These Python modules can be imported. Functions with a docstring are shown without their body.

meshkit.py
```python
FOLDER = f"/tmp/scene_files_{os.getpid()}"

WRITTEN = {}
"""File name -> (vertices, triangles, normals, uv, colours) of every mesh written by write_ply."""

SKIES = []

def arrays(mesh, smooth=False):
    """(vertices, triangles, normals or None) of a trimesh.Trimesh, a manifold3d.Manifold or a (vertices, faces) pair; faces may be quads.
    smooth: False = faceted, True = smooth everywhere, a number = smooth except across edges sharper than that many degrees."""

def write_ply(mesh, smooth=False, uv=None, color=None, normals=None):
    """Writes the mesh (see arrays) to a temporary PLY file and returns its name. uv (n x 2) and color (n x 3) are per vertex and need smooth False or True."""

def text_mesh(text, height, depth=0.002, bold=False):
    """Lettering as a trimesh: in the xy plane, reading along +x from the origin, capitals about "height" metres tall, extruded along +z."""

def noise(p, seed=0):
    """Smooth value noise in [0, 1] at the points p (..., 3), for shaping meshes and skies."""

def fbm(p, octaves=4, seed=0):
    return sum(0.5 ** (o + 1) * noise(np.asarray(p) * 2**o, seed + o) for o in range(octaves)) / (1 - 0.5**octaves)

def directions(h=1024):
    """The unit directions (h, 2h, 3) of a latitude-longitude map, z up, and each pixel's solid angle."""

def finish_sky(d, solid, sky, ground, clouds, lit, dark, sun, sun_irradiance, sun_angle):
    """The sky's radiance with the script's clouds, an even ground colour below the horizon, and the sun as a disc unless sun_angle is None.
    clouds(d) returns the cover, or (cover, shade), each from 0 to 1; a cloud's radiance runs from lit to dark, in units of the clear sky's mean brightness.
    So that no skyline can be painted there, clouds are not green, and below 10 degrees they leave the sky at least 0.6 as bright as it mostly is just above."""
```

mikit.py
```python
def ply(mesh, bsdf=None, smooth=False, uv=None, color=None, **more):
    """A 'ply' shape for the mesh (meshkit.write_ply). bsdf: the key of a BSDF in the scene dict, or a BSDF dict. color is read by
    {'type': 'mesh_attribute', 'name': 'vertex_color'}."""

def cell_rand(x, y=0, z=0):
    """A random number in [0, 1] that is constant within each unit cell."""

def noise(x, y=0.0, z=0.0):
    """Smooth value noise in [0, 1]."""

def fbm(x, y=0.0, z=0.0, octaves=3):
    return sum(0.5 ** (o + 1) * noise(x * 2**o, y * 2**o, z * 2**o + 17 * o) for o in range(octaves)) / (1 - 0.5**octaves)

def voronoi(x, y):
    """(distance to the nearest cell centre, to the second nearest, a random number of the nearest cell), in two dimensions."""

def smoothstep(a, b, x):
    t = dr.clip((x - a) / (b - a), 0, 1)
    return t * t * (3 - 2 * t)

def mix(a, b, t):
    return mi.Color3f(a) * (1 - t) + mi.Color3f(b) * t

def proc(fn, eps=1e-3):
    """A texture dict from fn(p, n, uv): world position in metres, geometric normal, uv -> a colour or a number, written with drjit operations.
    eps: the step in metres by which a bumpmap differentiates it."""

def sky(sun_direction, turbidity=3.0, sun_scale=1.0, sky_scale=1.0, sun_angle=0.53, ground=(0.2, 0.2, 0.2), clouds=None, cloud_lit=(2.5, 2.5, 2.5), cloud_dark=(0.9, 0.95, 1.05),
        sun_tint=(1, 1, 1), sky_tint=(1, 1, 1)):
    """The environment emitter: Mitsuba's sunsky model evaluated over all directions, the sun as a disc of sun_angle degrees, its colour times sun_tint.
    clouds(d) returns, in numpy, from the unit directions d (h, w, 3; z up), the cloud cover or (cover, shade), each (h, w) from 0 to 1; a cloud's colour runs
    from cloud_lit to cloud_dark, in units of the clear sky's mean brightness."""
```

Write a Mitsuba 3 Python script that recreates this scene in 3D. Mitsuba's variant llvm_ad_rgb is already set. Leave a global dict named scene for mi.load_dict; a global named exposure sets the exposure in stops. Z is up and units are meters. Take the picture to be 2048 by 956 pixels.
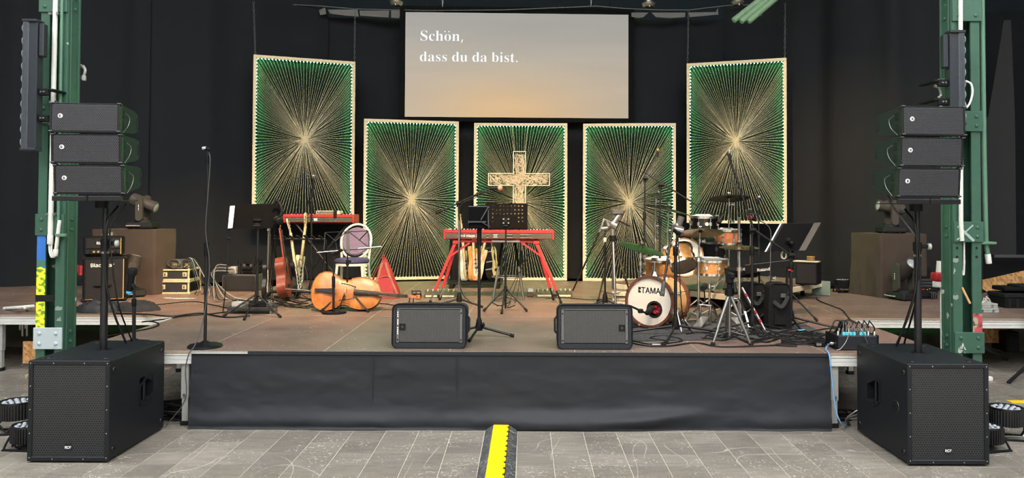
import math, random, numpy as np, trimesh, drjit as dr, mitsuba as mi, mikit
from meshkit import text_mesh, fbm as nfbm
from shapely.geometry import Polygon
from mikit import noise, fbm, voronoi, cell_rand, smoothstep, mix
T = mi.ScalarTransform4f
rng = random.Random(7)
PI = math.pi
scene, labels, place, taken = {}, {}, {}, {}

# ------------------------------------------------------------------ camera
FOC, PPX, PPY, PITCH, ROLL, EYE = 1552.0, 1050.0, 382.5, math.radians(1.2), math.radians(0.22), np.array([0, 0, 1.75])
_F = np.array([0, math.cos(PITCH), math.sin(PITCH)])
scene['camera'] = {'type': 'perspective', 'fov': 2 * math.degrees(math.atan(1024 / FOC)), 'fov_axis': 'x', 'near_clip': 0.05, 'far_clip': 200.0,
                   'principal_point_offset_x': -(PPX - 1024) / 2048, 'principal_point_offset_y': -(PPY - 478) / 956,
                   'to_world': T().look_at(origin=EYE.tolist(), target=(EYE + _F).tolist(), up=[-math.sin(ROLL), 0, math.cos(ROLL)])}

def ray(px, py):
    u, v = px - PPX, py - PPY
    c, s = math.cos(ROLL), math.sin(ROLL)
    u, v = u * c + v * s, -u * s + v * c
    d = np.array([u / FOC, 0, 0]) + _F + np.array([0, -math.sin(PITCH), math.cos(PITCH)]) * (-v / FOC)
    return d / d[1]
def at(px, py, Y):                  # the point of the place that stands at distance Y (metres along the hall) in that direction
    return EYE + ray(px, py) * Y
def on(px, py, z=0.6):              # the point of a level surface of height z
    d = ray(px, py)
    return EYE + d * ((z - EYE[2]) / d[2])
SZ = 0.6                            # height of the stage floor

# ------------------------------------------------------------------ light
exposure = 0.12
LV_SKY = 38.0
def overcast(d):
    return np.ones(d.shape[:2]), 0.25 + 0 * d[..., 2]
scene['sky'] = mikit.sky([0.2, -0.6, 0.75], turbidity=6, sun_scale=0.0, sky_scale=1.0, ground=(0.25, 0.25, 0.25), clouds=overcast,
                         cloud_lit=(LV_SKY * 1.0, LV_SKY, LV_SKY * 1.0), cloud_dark=(LV_SKY * 0.8, LV_SKY * 0.85, LV_SKY * 0.92))

def spot(name, o, to, rgb, cut=26, beam=10):
    scene[name] = {'type': 'spot', 'to_world': T().look_at(origin=list(o), target=list(to), up=[0, 0.1, 1]), 'intensity': {'type': 'rgb', 'value': list(rgb)}, 'cutoff_angle': cut, 'beam_width': beam}
WARM = np.array([1.0, 0.66, 0.34])      # the stage lamps on the truss above the hall
spot('stage_lamp_a', (-1.5, 4.6, 6.2), (-3.4, 10.0, 0.6), WARM * 225, 19, 8)
spot('stage_lamp_b', (-0.8, 4.2, 6.2), (-1.2, 10.4, 0.7), WARM * 235, 21, 5)
spot('stage_lamp_c', (0.9, 4.2, 6.2), (0.8, 10.7, 0.7), WARM * 235, 21, 5)
spot('stage_lamp_d', (1.6, 4.4, 6.2), (2.0, 9.0, 0.8), WARM * 140, 22, 8)
spot('stage_lamp_e', (0.6, 5.0, 6.2), (4.5, 11.2, 2.1), WARM * 210, 14, 5)
spot('stage_lamp_f', (-0.6, 5.0, 6.2), (-4.7, 10.3, 0.8), WARM * 230, 13, 4)

# ------------------------------------------------------------------ materials
def lin(c):
    c = np.asarray(c, float) / 255
    return [float(x) for x in np.where(c < 0.04045, c / 12.92, ((c + 0.055) / 1.055) ** 2.4)]
def mat(name, c, rough=0.5, metal=0.0, spec=0.5, two=True, bump=None, **kw):
    col = c if isinstance(c, dict) else {'type': 'rgb', 'value': lin(c)}
    b = {'type': 'principled', 'base_color': col, 'roughness': rough, 'metallic': metal, 'specular': spec, **kw}
    if bump: b = {'type': 'bumpmap', 'nested_texture': bump[0], 'scale': bump[1], 'bsdf': b}
    scene[name] = {'type': 'twosided', 'bsdf': b} if two else b
    return name
def glow(rgb):
    return {'type': 'area', 'radiance': {'type': 'rgb', 'value': list(rgb)}}

# ------------------------------------------------------------------ mesh tools: a mesh is (vertices, triangles)
def join(*ms):
    ms = [m for m in (list(ms[0]) if len(ms) == 1 and isinstance(ms[0], list) else ms) if len(m[0])]
    off = np.cumsum([0] + [len(m[0]) for m in ms])
    return np.vstack([m[0] for m in ms]), np.vstack([m[1] + o for m, o in zip(ms, off)])
def tf(m, M):
    M = np.asarray(M, float)
    f = m[1][:, ::-1] if np.linalg.det(M[:3, :3]) < 0 else m[1]
    return m[0] @ M[:3, :3].T + M[:3, 3], f
def mv(x=0, y=0, z=0):
    M = np.eye(4); M[:3, 3] = (x, y, z) if np.ndim(x) == 0 else x
    return M
def rot(ax, deg):
    a = math.radians(deg); c, s = math.cos(a), math.sin(a); M = np.eye(4)
    i, j = {'x': (1, 2), 'y': (2, 0), 'z': (0, 1)}[ax]
    M[i, i] = M[j, j] = c; M[i, j] = -s; M[j, i] = s
    return M
def basis(o, x, y, z):
    M = np.eye(4); M[:3, 0], M[:3, 1], M[:3, 2], M[:3, 3] = x, y, z, o
    return M
_sg = np.array([[x, y, z] for x in (-1, 1) for y in (-1, 1) for z in (-1, 1)], float)
_BF = np.array([[0, 1, 3], [0, 3, 2], [4, 6, 7], [4, 7, 5], [0, 4, 5], [0, 5, 1], [2, 3, 7], [2, 7, 6], [0, 2, 6], [0, 6, 4], [1, 5, 7], [1, 7, 3]])
def _cham():
    pts, e = [], 0.2
    for s in _sg:
        for k in range(3):
            p = s * (1 - e); p[k] = s[k]; pts.append(p)
    h = trimesh.Trimesh(np.array(pts), trimesh.convex.convex_hull(np.array(pts)).faces, process=False) if False else trimesh.convex.convex_hull(np.array(pts))
    v = np.round(h.vertices, 6)
    edge = np.abs(np.abs(v) - 1) > 1e-3
    return np.sign(v), edge, np.array(h.faces)
_CS, _CE, _CF = _cham()
def box(c, s, b=0.0):
    c, h = np.asarray(c, float), np.asarray(s, float) / 2
    if b <= 0: return _sg * h + c, _BF.copy()
    b = min(b, h.min() * 0.98)
    return _CS * (h - b * _CE) + c, _CF.copy()
def boxab(a, b, bev=0.0):
    a, b = np.asarray(a, float), np.asarray(b, float)
    return box((a + b) / 2, np.abs(b - a), bev)
def frame_of(d):
    d = np.asarray(d, float); d = d / np.linalg.norm(d)
    a = np.cross(d, [0, 0, 1.0] if abs(d[2]) < 0.95 else [1.0, 0, 0]); a /= np.linalg.norm(a)
    return a, np.cross(d, a), d
def tube(pts, r, n=6, cap=True):
    p = np.asarray(pts, float)
    keep = np.r_[True, np.linalg.norm(np.diff(p, axis=0), axis=1) > 1e-7]; 
    r = np.broadcast_to(r, (len(p),))[keep]; p = p[keep]
    t = np.gradient(p, axis=0); t /= np.linalg.norm(t, axis=1, keepdims=True) + 1e-12
    a, _, _ = frame_of(t[0]); A = []
    for k in range(len(p)):
        a = a - t[k] * (a @ t[k]); a /= np.linalg.norm(a) + 1e-12; A.append(a)
    A = np.array(A); B = np.cross(t, A); th = np.arange(n) * 2 * PI / n
    v = (p[:, None] + r[:, None, None] * (np.cos(th)[None, :, None] * A[:, None] + np.sin(th)[None, :, None] * B[:, None])).reshape(-1, 3)
    i, j = np.meshgrid(np.arange(len(p) - 1), np.arange(n), indexing='ij'); k = (j + 1) % n
    q = np.stack([i * n + j, i * n + k, (i + 1) * n + k, (i + 1) * n + j], -1).reshape(-1, 4)
    f = np.vstack([q[:, [0, 1, 2]], q[:, [0, 2, 3]]])
    if cap:
        m = len(v); v = np.vstack([v, p[0], p[-1]]); e = (len(p) - 1) * n; s = np.arange(n); s2 = (s + 1) % n
        f = np.vstack([f, np.stack([s2, s, s * 0 + m], 1), np.stack([e + s, e + s2, s * 0 + m + 1], 1)])
    return v, f
def cyl(p0, p1, r0, r1=None, n=12, cap=True):
    return tube([p0, p1], [r0, r0 if r1 is None else r1], n, cap)
def flat_strip(pts, w, t, side):    # a band of width w along side and thickness t through the points
    p = np.asarray(pts, float); d = np.gradient(p, axis=0); d /= np.linalg.norm(d, axis=1, keepdims=True)
    s = np.broadcast_to(np.asarray(side, float), p.shape); s = s - d * (s * d).sum(1, keepdims=True); s = s / np.linalg.norm(s, axis=1, keepdims=True)
    nn = np.cross(d, s); v = np.stack([p - s * w / 2 - nn * t / 2, p + s * w / 2 - nn * t / 2, p + s * w / 2 + nn * t / 2, p - s * w / 2 + nn * t / 2], 1).reshape(-1, 3)
    f = []
    for i in range(len(p) - 1):
        for j in range(4):
            a, b = i * 4 + j, i * 4 + (j + 1) % 4; f += [[a, b, b + 4], [a, b + 4, a + 4]]
    e = (len(p) - 1) * 4; f += [[0, 2, 1], [0, 3, 2], [e, e + 1, e + 2], [e, e + 2, e + 3]]
    return v, np.array(f)
def sph(c, r, n=10):
    m = trimesh.creation.uv_sphere(1.0, count=[n, 2 * n]); return np.array(m.vertices) * r + np.asarray(c, float), np.array(m.faces)
def lathe(prof, n=24, o=(0, 0, 0), axis=(0, 0, 1)):     # profile of (radius, height) going up on the outside
    pr = np.array(prof, float); th = np.arange(n) * 2 * PI / n; m = len(pr)
    v = np.stack([pr[:, None, 0] * np.cos(th), pr[:, None, 0] * np.sin(th), np.broadcast_to(pr[:, None, 1], (m, n))], -1).reshape(-1, 3)
    i, j = np.meshgrid(np.arange(m - 1), np.arange(n), indexing='ij'); k = (j + 1) % n
    q = np.stack([i * n + j, i * n + k, (i + 1) * n + k, (i + 1) * n + j], -1).reshape(-1, 4)
    f = np.vstack([q[:, [0, 1, 2]], q[:, [0, 2, 3]]])
    a, b, d = frame_of(axis)
    return tf((v, f), basis(o, a, b, d))
def cut(m, *holes):
    import manifold3d as mf
    def M(x):
        t = trimesh.Trimesh(*x, process=True); return mf.Manifold(mf.Mesh(np.asarray(t.vertices, np.float32), np.asarray(t.faces, np.uint32)))
    a = M(m)
    for q in holes: a = a - M(q)
    o = a.to_mesh(); return np.array(o.vert_properties[:, :3], float), np.array(o.tri_verts, int)
def prism(poly, h, holes=(), M=None):       # polygon in xy extruded from z=0 to h
    g = poly if hasattr(poly, 'exterior') else Polygon(poly, holes)
    m = trimesh.creation.extrude_polygon(g if g.is_valid else g.buffer(0), h, engine='earcut')
    m = (np.array(m.vertices), np.array(m.faces))
    return m if M is None else tf(m, M)
def hull(pts):
    h = trimesh.convex.convex_hull(np.asarray(pts, float)); return np.array(h.vertices), np.array(h.faces)
def grid(fn, nu, nv):               # surface fn(u, v) -> xyz, u, v in 0..1
    u, v = np.meshgrid(np.linspace(0, 1, nu + 1), np.linspace(0, 1, nv + 1), indexing='ij')
    p = np.asarray(fn(u, v)); p = np.stack(p, -1) if p.shape[0] == 3 and p.ndim == 3 else p
    i, j = np.meshgrid(np.arange(nu), np.arange(nv), indexing='ij'); w = nv + 1
    q = np.stack([i * w + j, (i + 1) * w + j, (i + 1) * w + j + 1, i * w + j + 1], -1).reshape(-1, 4)
    return p.reshape(-1, 3), np.vstack([q[:, [0, 1, 2]], q[:, [0, 2, 3]]])
def sheet(fn, nu, nv, thick):       # a grid with thickness
    v, f = grid(fn, nu, nv); m = trimesh.Trimesh(v, f, process=False); n = np.array(m.vertex_normals); k = len(v); w = nv + 1
    rim = [(i * w, (i + 1) * w) for i in range(nu)][::-1]
    ring = [i * w for i in range(nu + 1)] + [nu * w + j for j in range(1, nv + 1)] + [i * w + nv for i in range(nu - 1, -1, -1)] + [j for j in range(nv - 1, 0, -1)]
    side = []
    for a, b in zip(ring, ring[1:] + ring[:1]): side += [[b, a, a + k], [b, a + k, b + k]]
    return np.vstack([v, v - n * thick]), np.vstack([f, f[:, ::-1] + k, np.array(side)[:, ::-1]])
def curve(pts, n=8):                # smooth path through points
    p = np.asarray(pts, float)
    if len(p) < 3: return p
    q = np.vstack([2 * p[0] - p[1], p, 2 * p[-1] - p[-2]]); out = []
    for i in range(1, len(q) - 2):
        t = np.linspace(0, 1, n, endpoint=False)[:, None]; a, b, c, d = q[i - 1:i + 3]
        out.append(0.5 * (2 * b + (c - a) * t + (2 * a - 5 * b + 4 * c - d) * t**2 + (3 * b - a - 3 * c + d) * t**3))
    return np.vstack(out + [p[-1:]])
def letters(s, h, d=0.002, bold=False):
    m = text_mesh(s, h, d, bold); return np.array(m.vertices), np.array(m.faces)
def centred(m):
    v = m[0].copy(); v[:, :2] -= (v[:, :2].min(0) + v[:, :2].max(0)) / 2; return v, m[1]
FRONT = basis((0, 0, 0), (1, 0, 0), (0, 0, 1), (0, -1, 0))      # xy drawing stood upright, facing the camera (-y)
def face(m, o, yaw=0, tilt=0):      # a drawing (xy, +z outwards) stood upright at o, facing -y turned by yaw
    return tf(m, mv(o) @ rot('z', yaw) @ rot('x', tilt) @ FRONT)

# ------------------------------------------------------------------ objects
def numbered(name):
    k = taken.get(name, 0); taken[name] = k + 1
    return name if k == 0 else f'{name}_{k:03d}'
def say(key, label=None, cat=None, group=None, kind=None):
    d = {a: b for a, b in (('label', label), ('category', cat), ('group', group), ('kind', kind)) if b}
    if d: labels[key] = {**labels.get(key, {}), **d}
def obj(parent, name, mesh, m, smooth=False, label=None, kind=None, **more):
    key = numbered(parent + '__' + name if parent else name)
    root = key.split('__')[0]
    tm = (np.asarray(mesh[0], float), np.asarray(mesh[1], int))
    if smooth is not False and smooth is not True:
        tm = trimesh.Trimesh(*tm, process=True)
    scene[key] = mikit.ply(tm, m, smooth=smooth, **more)
    if root in place and place[root] is not None: scene[key]['to_world'] = T(place[root])
    say(key, label, kind=kind)
    return key
def objs(parent, name, meshes, m, smooth=False, **more):
    return [obj(parent, name, q, m, smooth, **more) for q in meshes][0]
def thing(name, label, cat, M=None, group=None):
    key = numbered(name); place[key] = M
    say(key, label, cat, group)
    return key
def solo(name, label, cat, mesh, m, smooth=False, M=None, group=None, kind=None, **more):
    key = numbered(name); place[key] = M; taken[name] -= 1
    k = obj('', name, mesh, m, smooth, **more); say(k, label, cat, group, kind)
    return k
def struct(name, mesh, m, label=None, smooth=False, cat=None, **more):
    k = obj('', name, mesh, m, smooth, **more); say(k, label, cat, kind='structure')
    return k

# ------------------------------------------------------------------ the materials of the place
def f_tile(p, n, uv):
    cx, cy = dr.floor((p.x + 0.052) / 0.2558), dr.floor((p.y - 5.812) / 0.2558)
    tone = 0.80 + 0.32 * cell_rand(cx, cy, 5)
    grain = 0.8 + 0.4 * fbm(p.x * 9, p.y * 60, 1.0, 3)
    dirt = fbm(p.x * 2.2, p.y * 2.2, 3.0, 4)
    c = mix((0.136, 0.120, 0.099), (0.232, 0.207, 0.172), dirt) * tone * grain
    th = 6.2832 * noise(p.x * 2.1, p.y * 2.1, 8.0)
    s1 = noise((p.x * dr.cos(th) + p.y * dr.sin(th)) * 26, (p.y * dr.cos(th) - p.x * dr.sin(th)) * 130, 2.0)
    s2 = noise(p.x * 75, p.y * 90, 4.0) * noise(p.x * 7, p.y * 7, 6.0)
    ln = mi.Float(0)
    for q, (fx, fy) in enumerate(((1.9, 1.1), (1.2, 2.3), (3.1, 2.6), (0.9, 0.8))):
        a = noise(p.x * fx + 9 * q, p.y * fy, 5.0 + q); gate = smoothstep(0.5, 0.75, noise(p.x * 2.7, p.y * 2.7, 20.0 + q))
        ln = dr.maximum(ln, gate * smoothstep(0.0035 * fx, 0.0012, dr.abs(a - 0.5)))
    sp = smoothstep(0.83, 0.90, noise(p.x * 70, p.y * 95, 3.0)) * smoothstep(0.35, 0.7, noise(p.x * 5, p.y * 5, 31.0))
    return mix(c, (0.46, 0.42, 0.36), dr.minimum(0.45 * smoothstep(0.84, 0.94, s1) + 0.35 * smoothstep(0.62, 0.74, s2) + 0.5 * ln + 0.8 * sp, 0.9))
def f_deck(p, n, uv):
    cx, cy = dr.floor(p.x + 3.6), dr.floor((p.y - 6.2) / 2)
    k = cell_rand(cx, cy, 3)
    c = mix((0.136, 0.103, 0.080), (0.158, 0.100, 0.080), k)
    w = fbm(p.x * 3, p.y * 3, 2.0, 4); g = noise(p.x * 14, p.y * 120, 5.0)
    c = c * (0.72 + 0.5 * w) * (0.92 + 0.16 * g)
    fl = smoothstep(0.90, 0.95, noise(p.x * 46, p.y * 60, 1.0)) * smoothstep(0.45, 0.6, noise(p.x * 4, p.y * 5, 7.0))
    return mix(c, (0.42, 0.36, 0.30), 0.7 * fl)
def f_cloth(p, n, uv):
    return 0.6 * noise(p.x * 7, p.y * 7, p.z * 7) + 0.25 * noise(p.x * 30, p.y * 30, p.z * 22)
def paint(base, chip, scale, lo=0.72):
    def fn(p, n, uv):
        w = 0.88 + 0.24 * fbm(p.x * 4, p.y * 4, p.z * 3, 3)
        k = smoothstep(lo, lo + 0.05, fbm(p.x * scale, p.y * scale, p.z * scale * 0.7 + 3, 4) - 0.10 * smoothstep(0.4, 3.0, p.z))
        return mix(mi.Color3f(*base) * w, chip, k)
    return fn
mat('m_tile', mikit.proc(f_tile), 0.42, spec=0.45)
mat('m_grout', (176, 168, 152), 0.8)
mat('m_deck', mikit.proc(f_deck), 0.45, spec=0.4)
mat('m_aluminium', (222, 222, 216), 0.42, 0.25)
mat('m_aluminium_dull', (176, 176, 170), 0.5, 0.3)
mat('m_rubber', (20, 20, 21), 0.75, spec=0.3)
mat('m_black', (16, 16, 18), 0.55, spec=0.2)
mat('m_matte_black', (10, 10, 11), 0.8, spec=0.05)
mat('m_black_metal', (19, 19, 21), 0.38, spec=0.5)
mat('m_cable', (17, 17, 18), 0.5, spec=0.4)
mat('m_curtain', (38, 40, 42), 0.95, spec=0.05, bump=(mikit.proc(f_cloth), 0.006))
mat('m_skirt', (33, 35, 39), 0.6, spec=0.35)
mat('m_hall', (46, 54, 58), 0.9, spec=0.1)
mat('m_hall_pale', (150, 150, 146), 0.9, spec=0.1)
mat('m_chrome', (215, 213, 208), 0.16, 1.0)
mat('m_steel', (170, 168, 163), 0.3, 0.9)
mat('m_white', (222, 220, 212), 0.5)
mat('m_paper', (226, 222, 214), 0.7)
mat('m_joint', (150, 132, 112), 0.7)

# ------------------------------------------------------------------ the setting
struct('floor', boxab((-10, -8, -0.3), (10, 14.5, -0.0022)), 'm_grout', 'worn dark stone tile floor of the hall with pale joints')
PT, X0, Y0 = 0.2558, -0.052, 5.812
tile_dict = mikit.ply(box((0, 0, -0.012), (PT - 0.0045, PT - 0.0045, 0.024), 0.001), 'm_tile')
single, far = [], []
for j in range(-9, 22):
    for i in range(-34, 34):
        x, y = X0 + (i + 0.5) * PT, Y0 - (j + 0.5) * PT + 0.0
        y = Y0 + (-j + 6) * 0 + (j - 0.5) * PT if False else Y0 + (j - 6.5) * PT
        if y < 4.0 or y > 9.6: continue
        px = PPX + x / y * FOC
        if -60 < px < 2110: (single if (y < 6.05 or (abs(x) > 3.3 and y < 7.2)) else far).append((x, y))
        elif y < 9: far.append((x, y))
single.sort(key=lambda q: q[1])
for x, y in single[:290]:
    k = numbered('floor__tile'); scene[k] = {**tile_dict, 'to_world': T().translate([x, y, 0])}
k = obj('floor', 'tile_field', join([box((x, y, -0.012), (PT - 0.005, PT - 0.005, 0.024)) for x, y in single[290:] + far]), 'm_tile', kind='stuff')
struct('wall_back', boxab((-10, 14.2, 0), (10, 14.5, 8)), 'm_hall')
struct('wall_left', boxab((-10.3, -8, 0), (-10, 14.5, 8)), 'm_hall')
struct('wall_right', boxab((10, -8, 0), (10.3, 14.5, 8)), 'm_hall')
struct('wall_front', boxab((-10.3, -8.3, 0), (10.3, -8, 8)), 'm_hall_pale', 'pale rear wall of the hall behind the camera')
struct('ceiling', boxab((-10.3, 5.5, 8), (10.3, 14.5, 8.3)), 'm_hall')

# stage decks: 1 x 2 m boards on aluminium frames
def rails(x0, x1, y0, y1, z, h=0.10):
    out = []
    for zc, hh, ins in ((z - h * 0.17, h * 0.30, 0), (z - h * 0.5, h * 0.26, 0.004), (z - h * 0.83, h * 0.30, 0), (z - h * 0.5, h * 0.96, 0.016)):
        i = ins
        out += [boxab((x0 + i, y0 + i, zc - hh / 2), (x1 - i, y0 + 0.04, zc + hh / 2)), boxab((x0 + i, y1 - 0.04, zc - hh / 2), (x1 - i, y1 - i, zc + hh / 2)),
                boxab((x0 + i, y0 + 0.04, zc - hh / 2), (x0 + 0.04, y1 - 0.04, zc + hh / 2)), boxab((x1 - 0.04, y0 + 0.04, zc - hh / 2), (x1 - i, y1 - 0.04, zc + hh / 2))]
    return join(out)
def deck(x0, x1, y0, y1, label, group, legs=()):
    k = thing('stage_deck', label, 'stage deck', None, group)
    g = 0.003
    obj(k, 'board', boxab((x0 + g, y0 + g, SZ - 0.03), (x1 - g, y1 - g, SZ), 0.002), 'm_deck')
    obj(k, 'joint_line', join(boxab((x0, y0 + 0.01, SZ - 0.02), (x0 + g * 2, y1, SZ + 0.0006)), boxab((x0, y0, SZ - 0.02), (x1, y0 + g * 2, SZ + 0.0004))), 'm_joint')
    obj(k, 'frame', rails(x0 + g, x1 - g, y0 + g, y1 - g, SZ - 0.006), 'm_aluminium')
    for lx, ly in legs:
        l = obj(k, 'leg', box((lx, ly, 0.36), (0.062, 0.062, 0.29), 0.004), 'm_aluminium_dull')
        obj(l, 'inner_leg', join(box((lx, ly, 0.13), (0.05, 0.05, 0.25), 0.003), box((lx - 0.016, ly - 0.026, 0.13), (0.008, 0.006, 0.2)), box((lx + 0.010, ly - 0.026, 0.13), (0.008, 0.006, 0.2))), 'm_aluminium_dull')
        obj(l, 'foot', box((lx, ly, 0.018), (0.066, 0.066, 0.036), 0.004), 'm_rubber')
        objs(l, 'bolt', [cyl((lx, ly - 0.03, 0.245), (lx, ly - 0.045, 0.245), 0.011, n=8), cyl((lx - 0.03, ly, 0.27), (lx - 0.046, ly, 0.27), 0.009, n=8)], 'm_steel')
for j in range(3):
    for i in range(7):
        x, y = -3.6 + i, 6.2 + 2 * j
        lg = []
        if j == 0: lg = [(x + 0.05 if i < 6 else x + 0.95, y + 0.06)] + ([(x + 0.888, y + 0.06)] if i in (0,) else [])
        if j == 0 and i == 1: lg = []
        if j == 0 and i == 6: lg = [(x + 0.08, y + 0.06), (x + 0.95, y + 0.06)]
        deck(x, x + 1, y, y + 2, 'brown plywood deck of the main stage: %s row, %s from the left' % (('front', 'middle', 'back')[j], ('first', 'second', 'third', 'fourth', 'fifth', 'sixth', 'seventh')[i]), 'main stage decks', lg)
for s, x0, lab in ((-1, -3.6, 'left'), (1, 3.4, 'right')):
    for i in range(3):
        xa, xb = sorted((x0 + s * 2 * i, x0 + s * 2 * (i + 1)))
        for y in (8.2, 9.2, 10.2):
            if i > 1 and y > 9.5 and s > 0: continue
            lg = [(xa + 0.05, y + 0.06), (xb - 0.05, y + 0.06)] if y < 9 else []
            deck(xa, xb, y, y + 1, f'brown plywood deck of the {lab} side stage: {("front", "middle", "back")[int(y - 8.2 + 0.1)]} row, {("nearest to", "second from", "third from")[i]} the main stage', f'{lab} side stage decks', lg)

# black cloth hung over the front of the stage
def skirt(u, v):
    x = -2.64 + 5.06 * u
    z = 0.602 * (1 - v)
    a = nfbm(np.stack([x * 1.3, v * 1.2, 0 * x], -1), 3, 2) - 0.5
    b = nfbm(np.stack([x * 4.0, v * 5, 0 * x + 4], -1), 3, 5) - 0.5
    hem = smooth01(0.70, 1.0, v)
    nb = nfbm(np.stack([x * 1.5, 0 * x, 0 * x + 9], -1), 3, 8)
    bulge = 0.055 * nb * np.exp(-((v - 0.90) / 0.11)**2) + 0.012 * smooth01(0.5, 1, v) + 0.035 * nb * smooth01(0.965, 1.0, v)
    ruck = hem * (1 - smooth01(0.97, 1.0, v)) * 0.035 * np.exp(-((x - 0.2) / 0.45)**2) + 0.055 * np.exp(-((x - 1.05 - (v - 0.8) * -1.3) / 0.30)**2) * np.exp(-((v - 0.84) / 0.10)**2)
    y = 6.185 - 0.020 * v * (1 + a) - bulge - ruck + 0.018 * b * smooth01(0.02, 0.3, v)
    return np.stack([x, y, np.maximum(z + 0.012 * hem * b * (v < 0.98), 0.002)], -1)
def smooth01(a, b, x):
    t = np.clip((x - a) / (b - a), 0, 1); return t * t * (3 - 2 * t)
k = thing('stage_skirt', 'black cloth skirt stretched along the whole front of the stage', 'stage skirt')
obj(k, 'cloth', sheet(skirt, 260, 60, 0.003), 'm_skirt', True)
obj(k, 'top_strip', boxab((-2.64, 6.170, 0.575), (2.42, 6.182, 0.604), 0.002), 'm_skirt')
objs(k, 'seam', [boxab((-0.535, 6.163, 0.11), (-0.53, 6.168, 0.57)), boxab((-1.2, 6.163, 0.2), (-1.196, 6.168, 0.57))], 'm_skirt')
solo('tape_strip', 'grey tape strip along the stage edge at the left end of the skirt', 'tape', boxab((-2.64, 6.163, 0.583), (-2.19, 6.169, 0.603)), 'm_aluminium_dull')

# curtains
def curtain(path, z0, z1, label, seed, amp=0.05, freq=5.0):
    P = curve(path, 12); s = np.r_[0, np.cumsum(np.linalg.norm(np.diff(P, axis=0), axis=1))]; L = s[-1]
    def fn(u, v):
        t = u * L; x, y = np.interp(t, s, P[:, 0]), np.interp(t, s, P[:, 1])
        dx, dy = np.interp(t, s, np.gradient(P[:, 0], s)), np.interp(t, s, np.gradient(P[:, 1], s)); n = np.hypot(dx, dy)
        w = nfbm(np.stack([t * 0.9, v * 0.5, 0 * t + seed], -1), 3, seed)
        o = amp * (np.sin(t * freq + 5 * w + v * 0.5) * (0.4 + w) + 0.6 * np.sin(t * freq * 2.3 + 7 * w))
        return np.stack([x - dy / n * o, y + dx / n * o, z1 + (z0 - z1) * v], -1)
    return solo('curtain', label, 'curtain', grid(fn, int(L * 28), 14), 'm_curtain', True)
curtain([(-3.3, 12.55), (-1, 12.62), (1.2, 12.62), (3.3, 12.55)], 0.60, 4.82, 'black backdrop curtain behind the string panels and the screen', 3, 0.035, 4)
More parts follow.
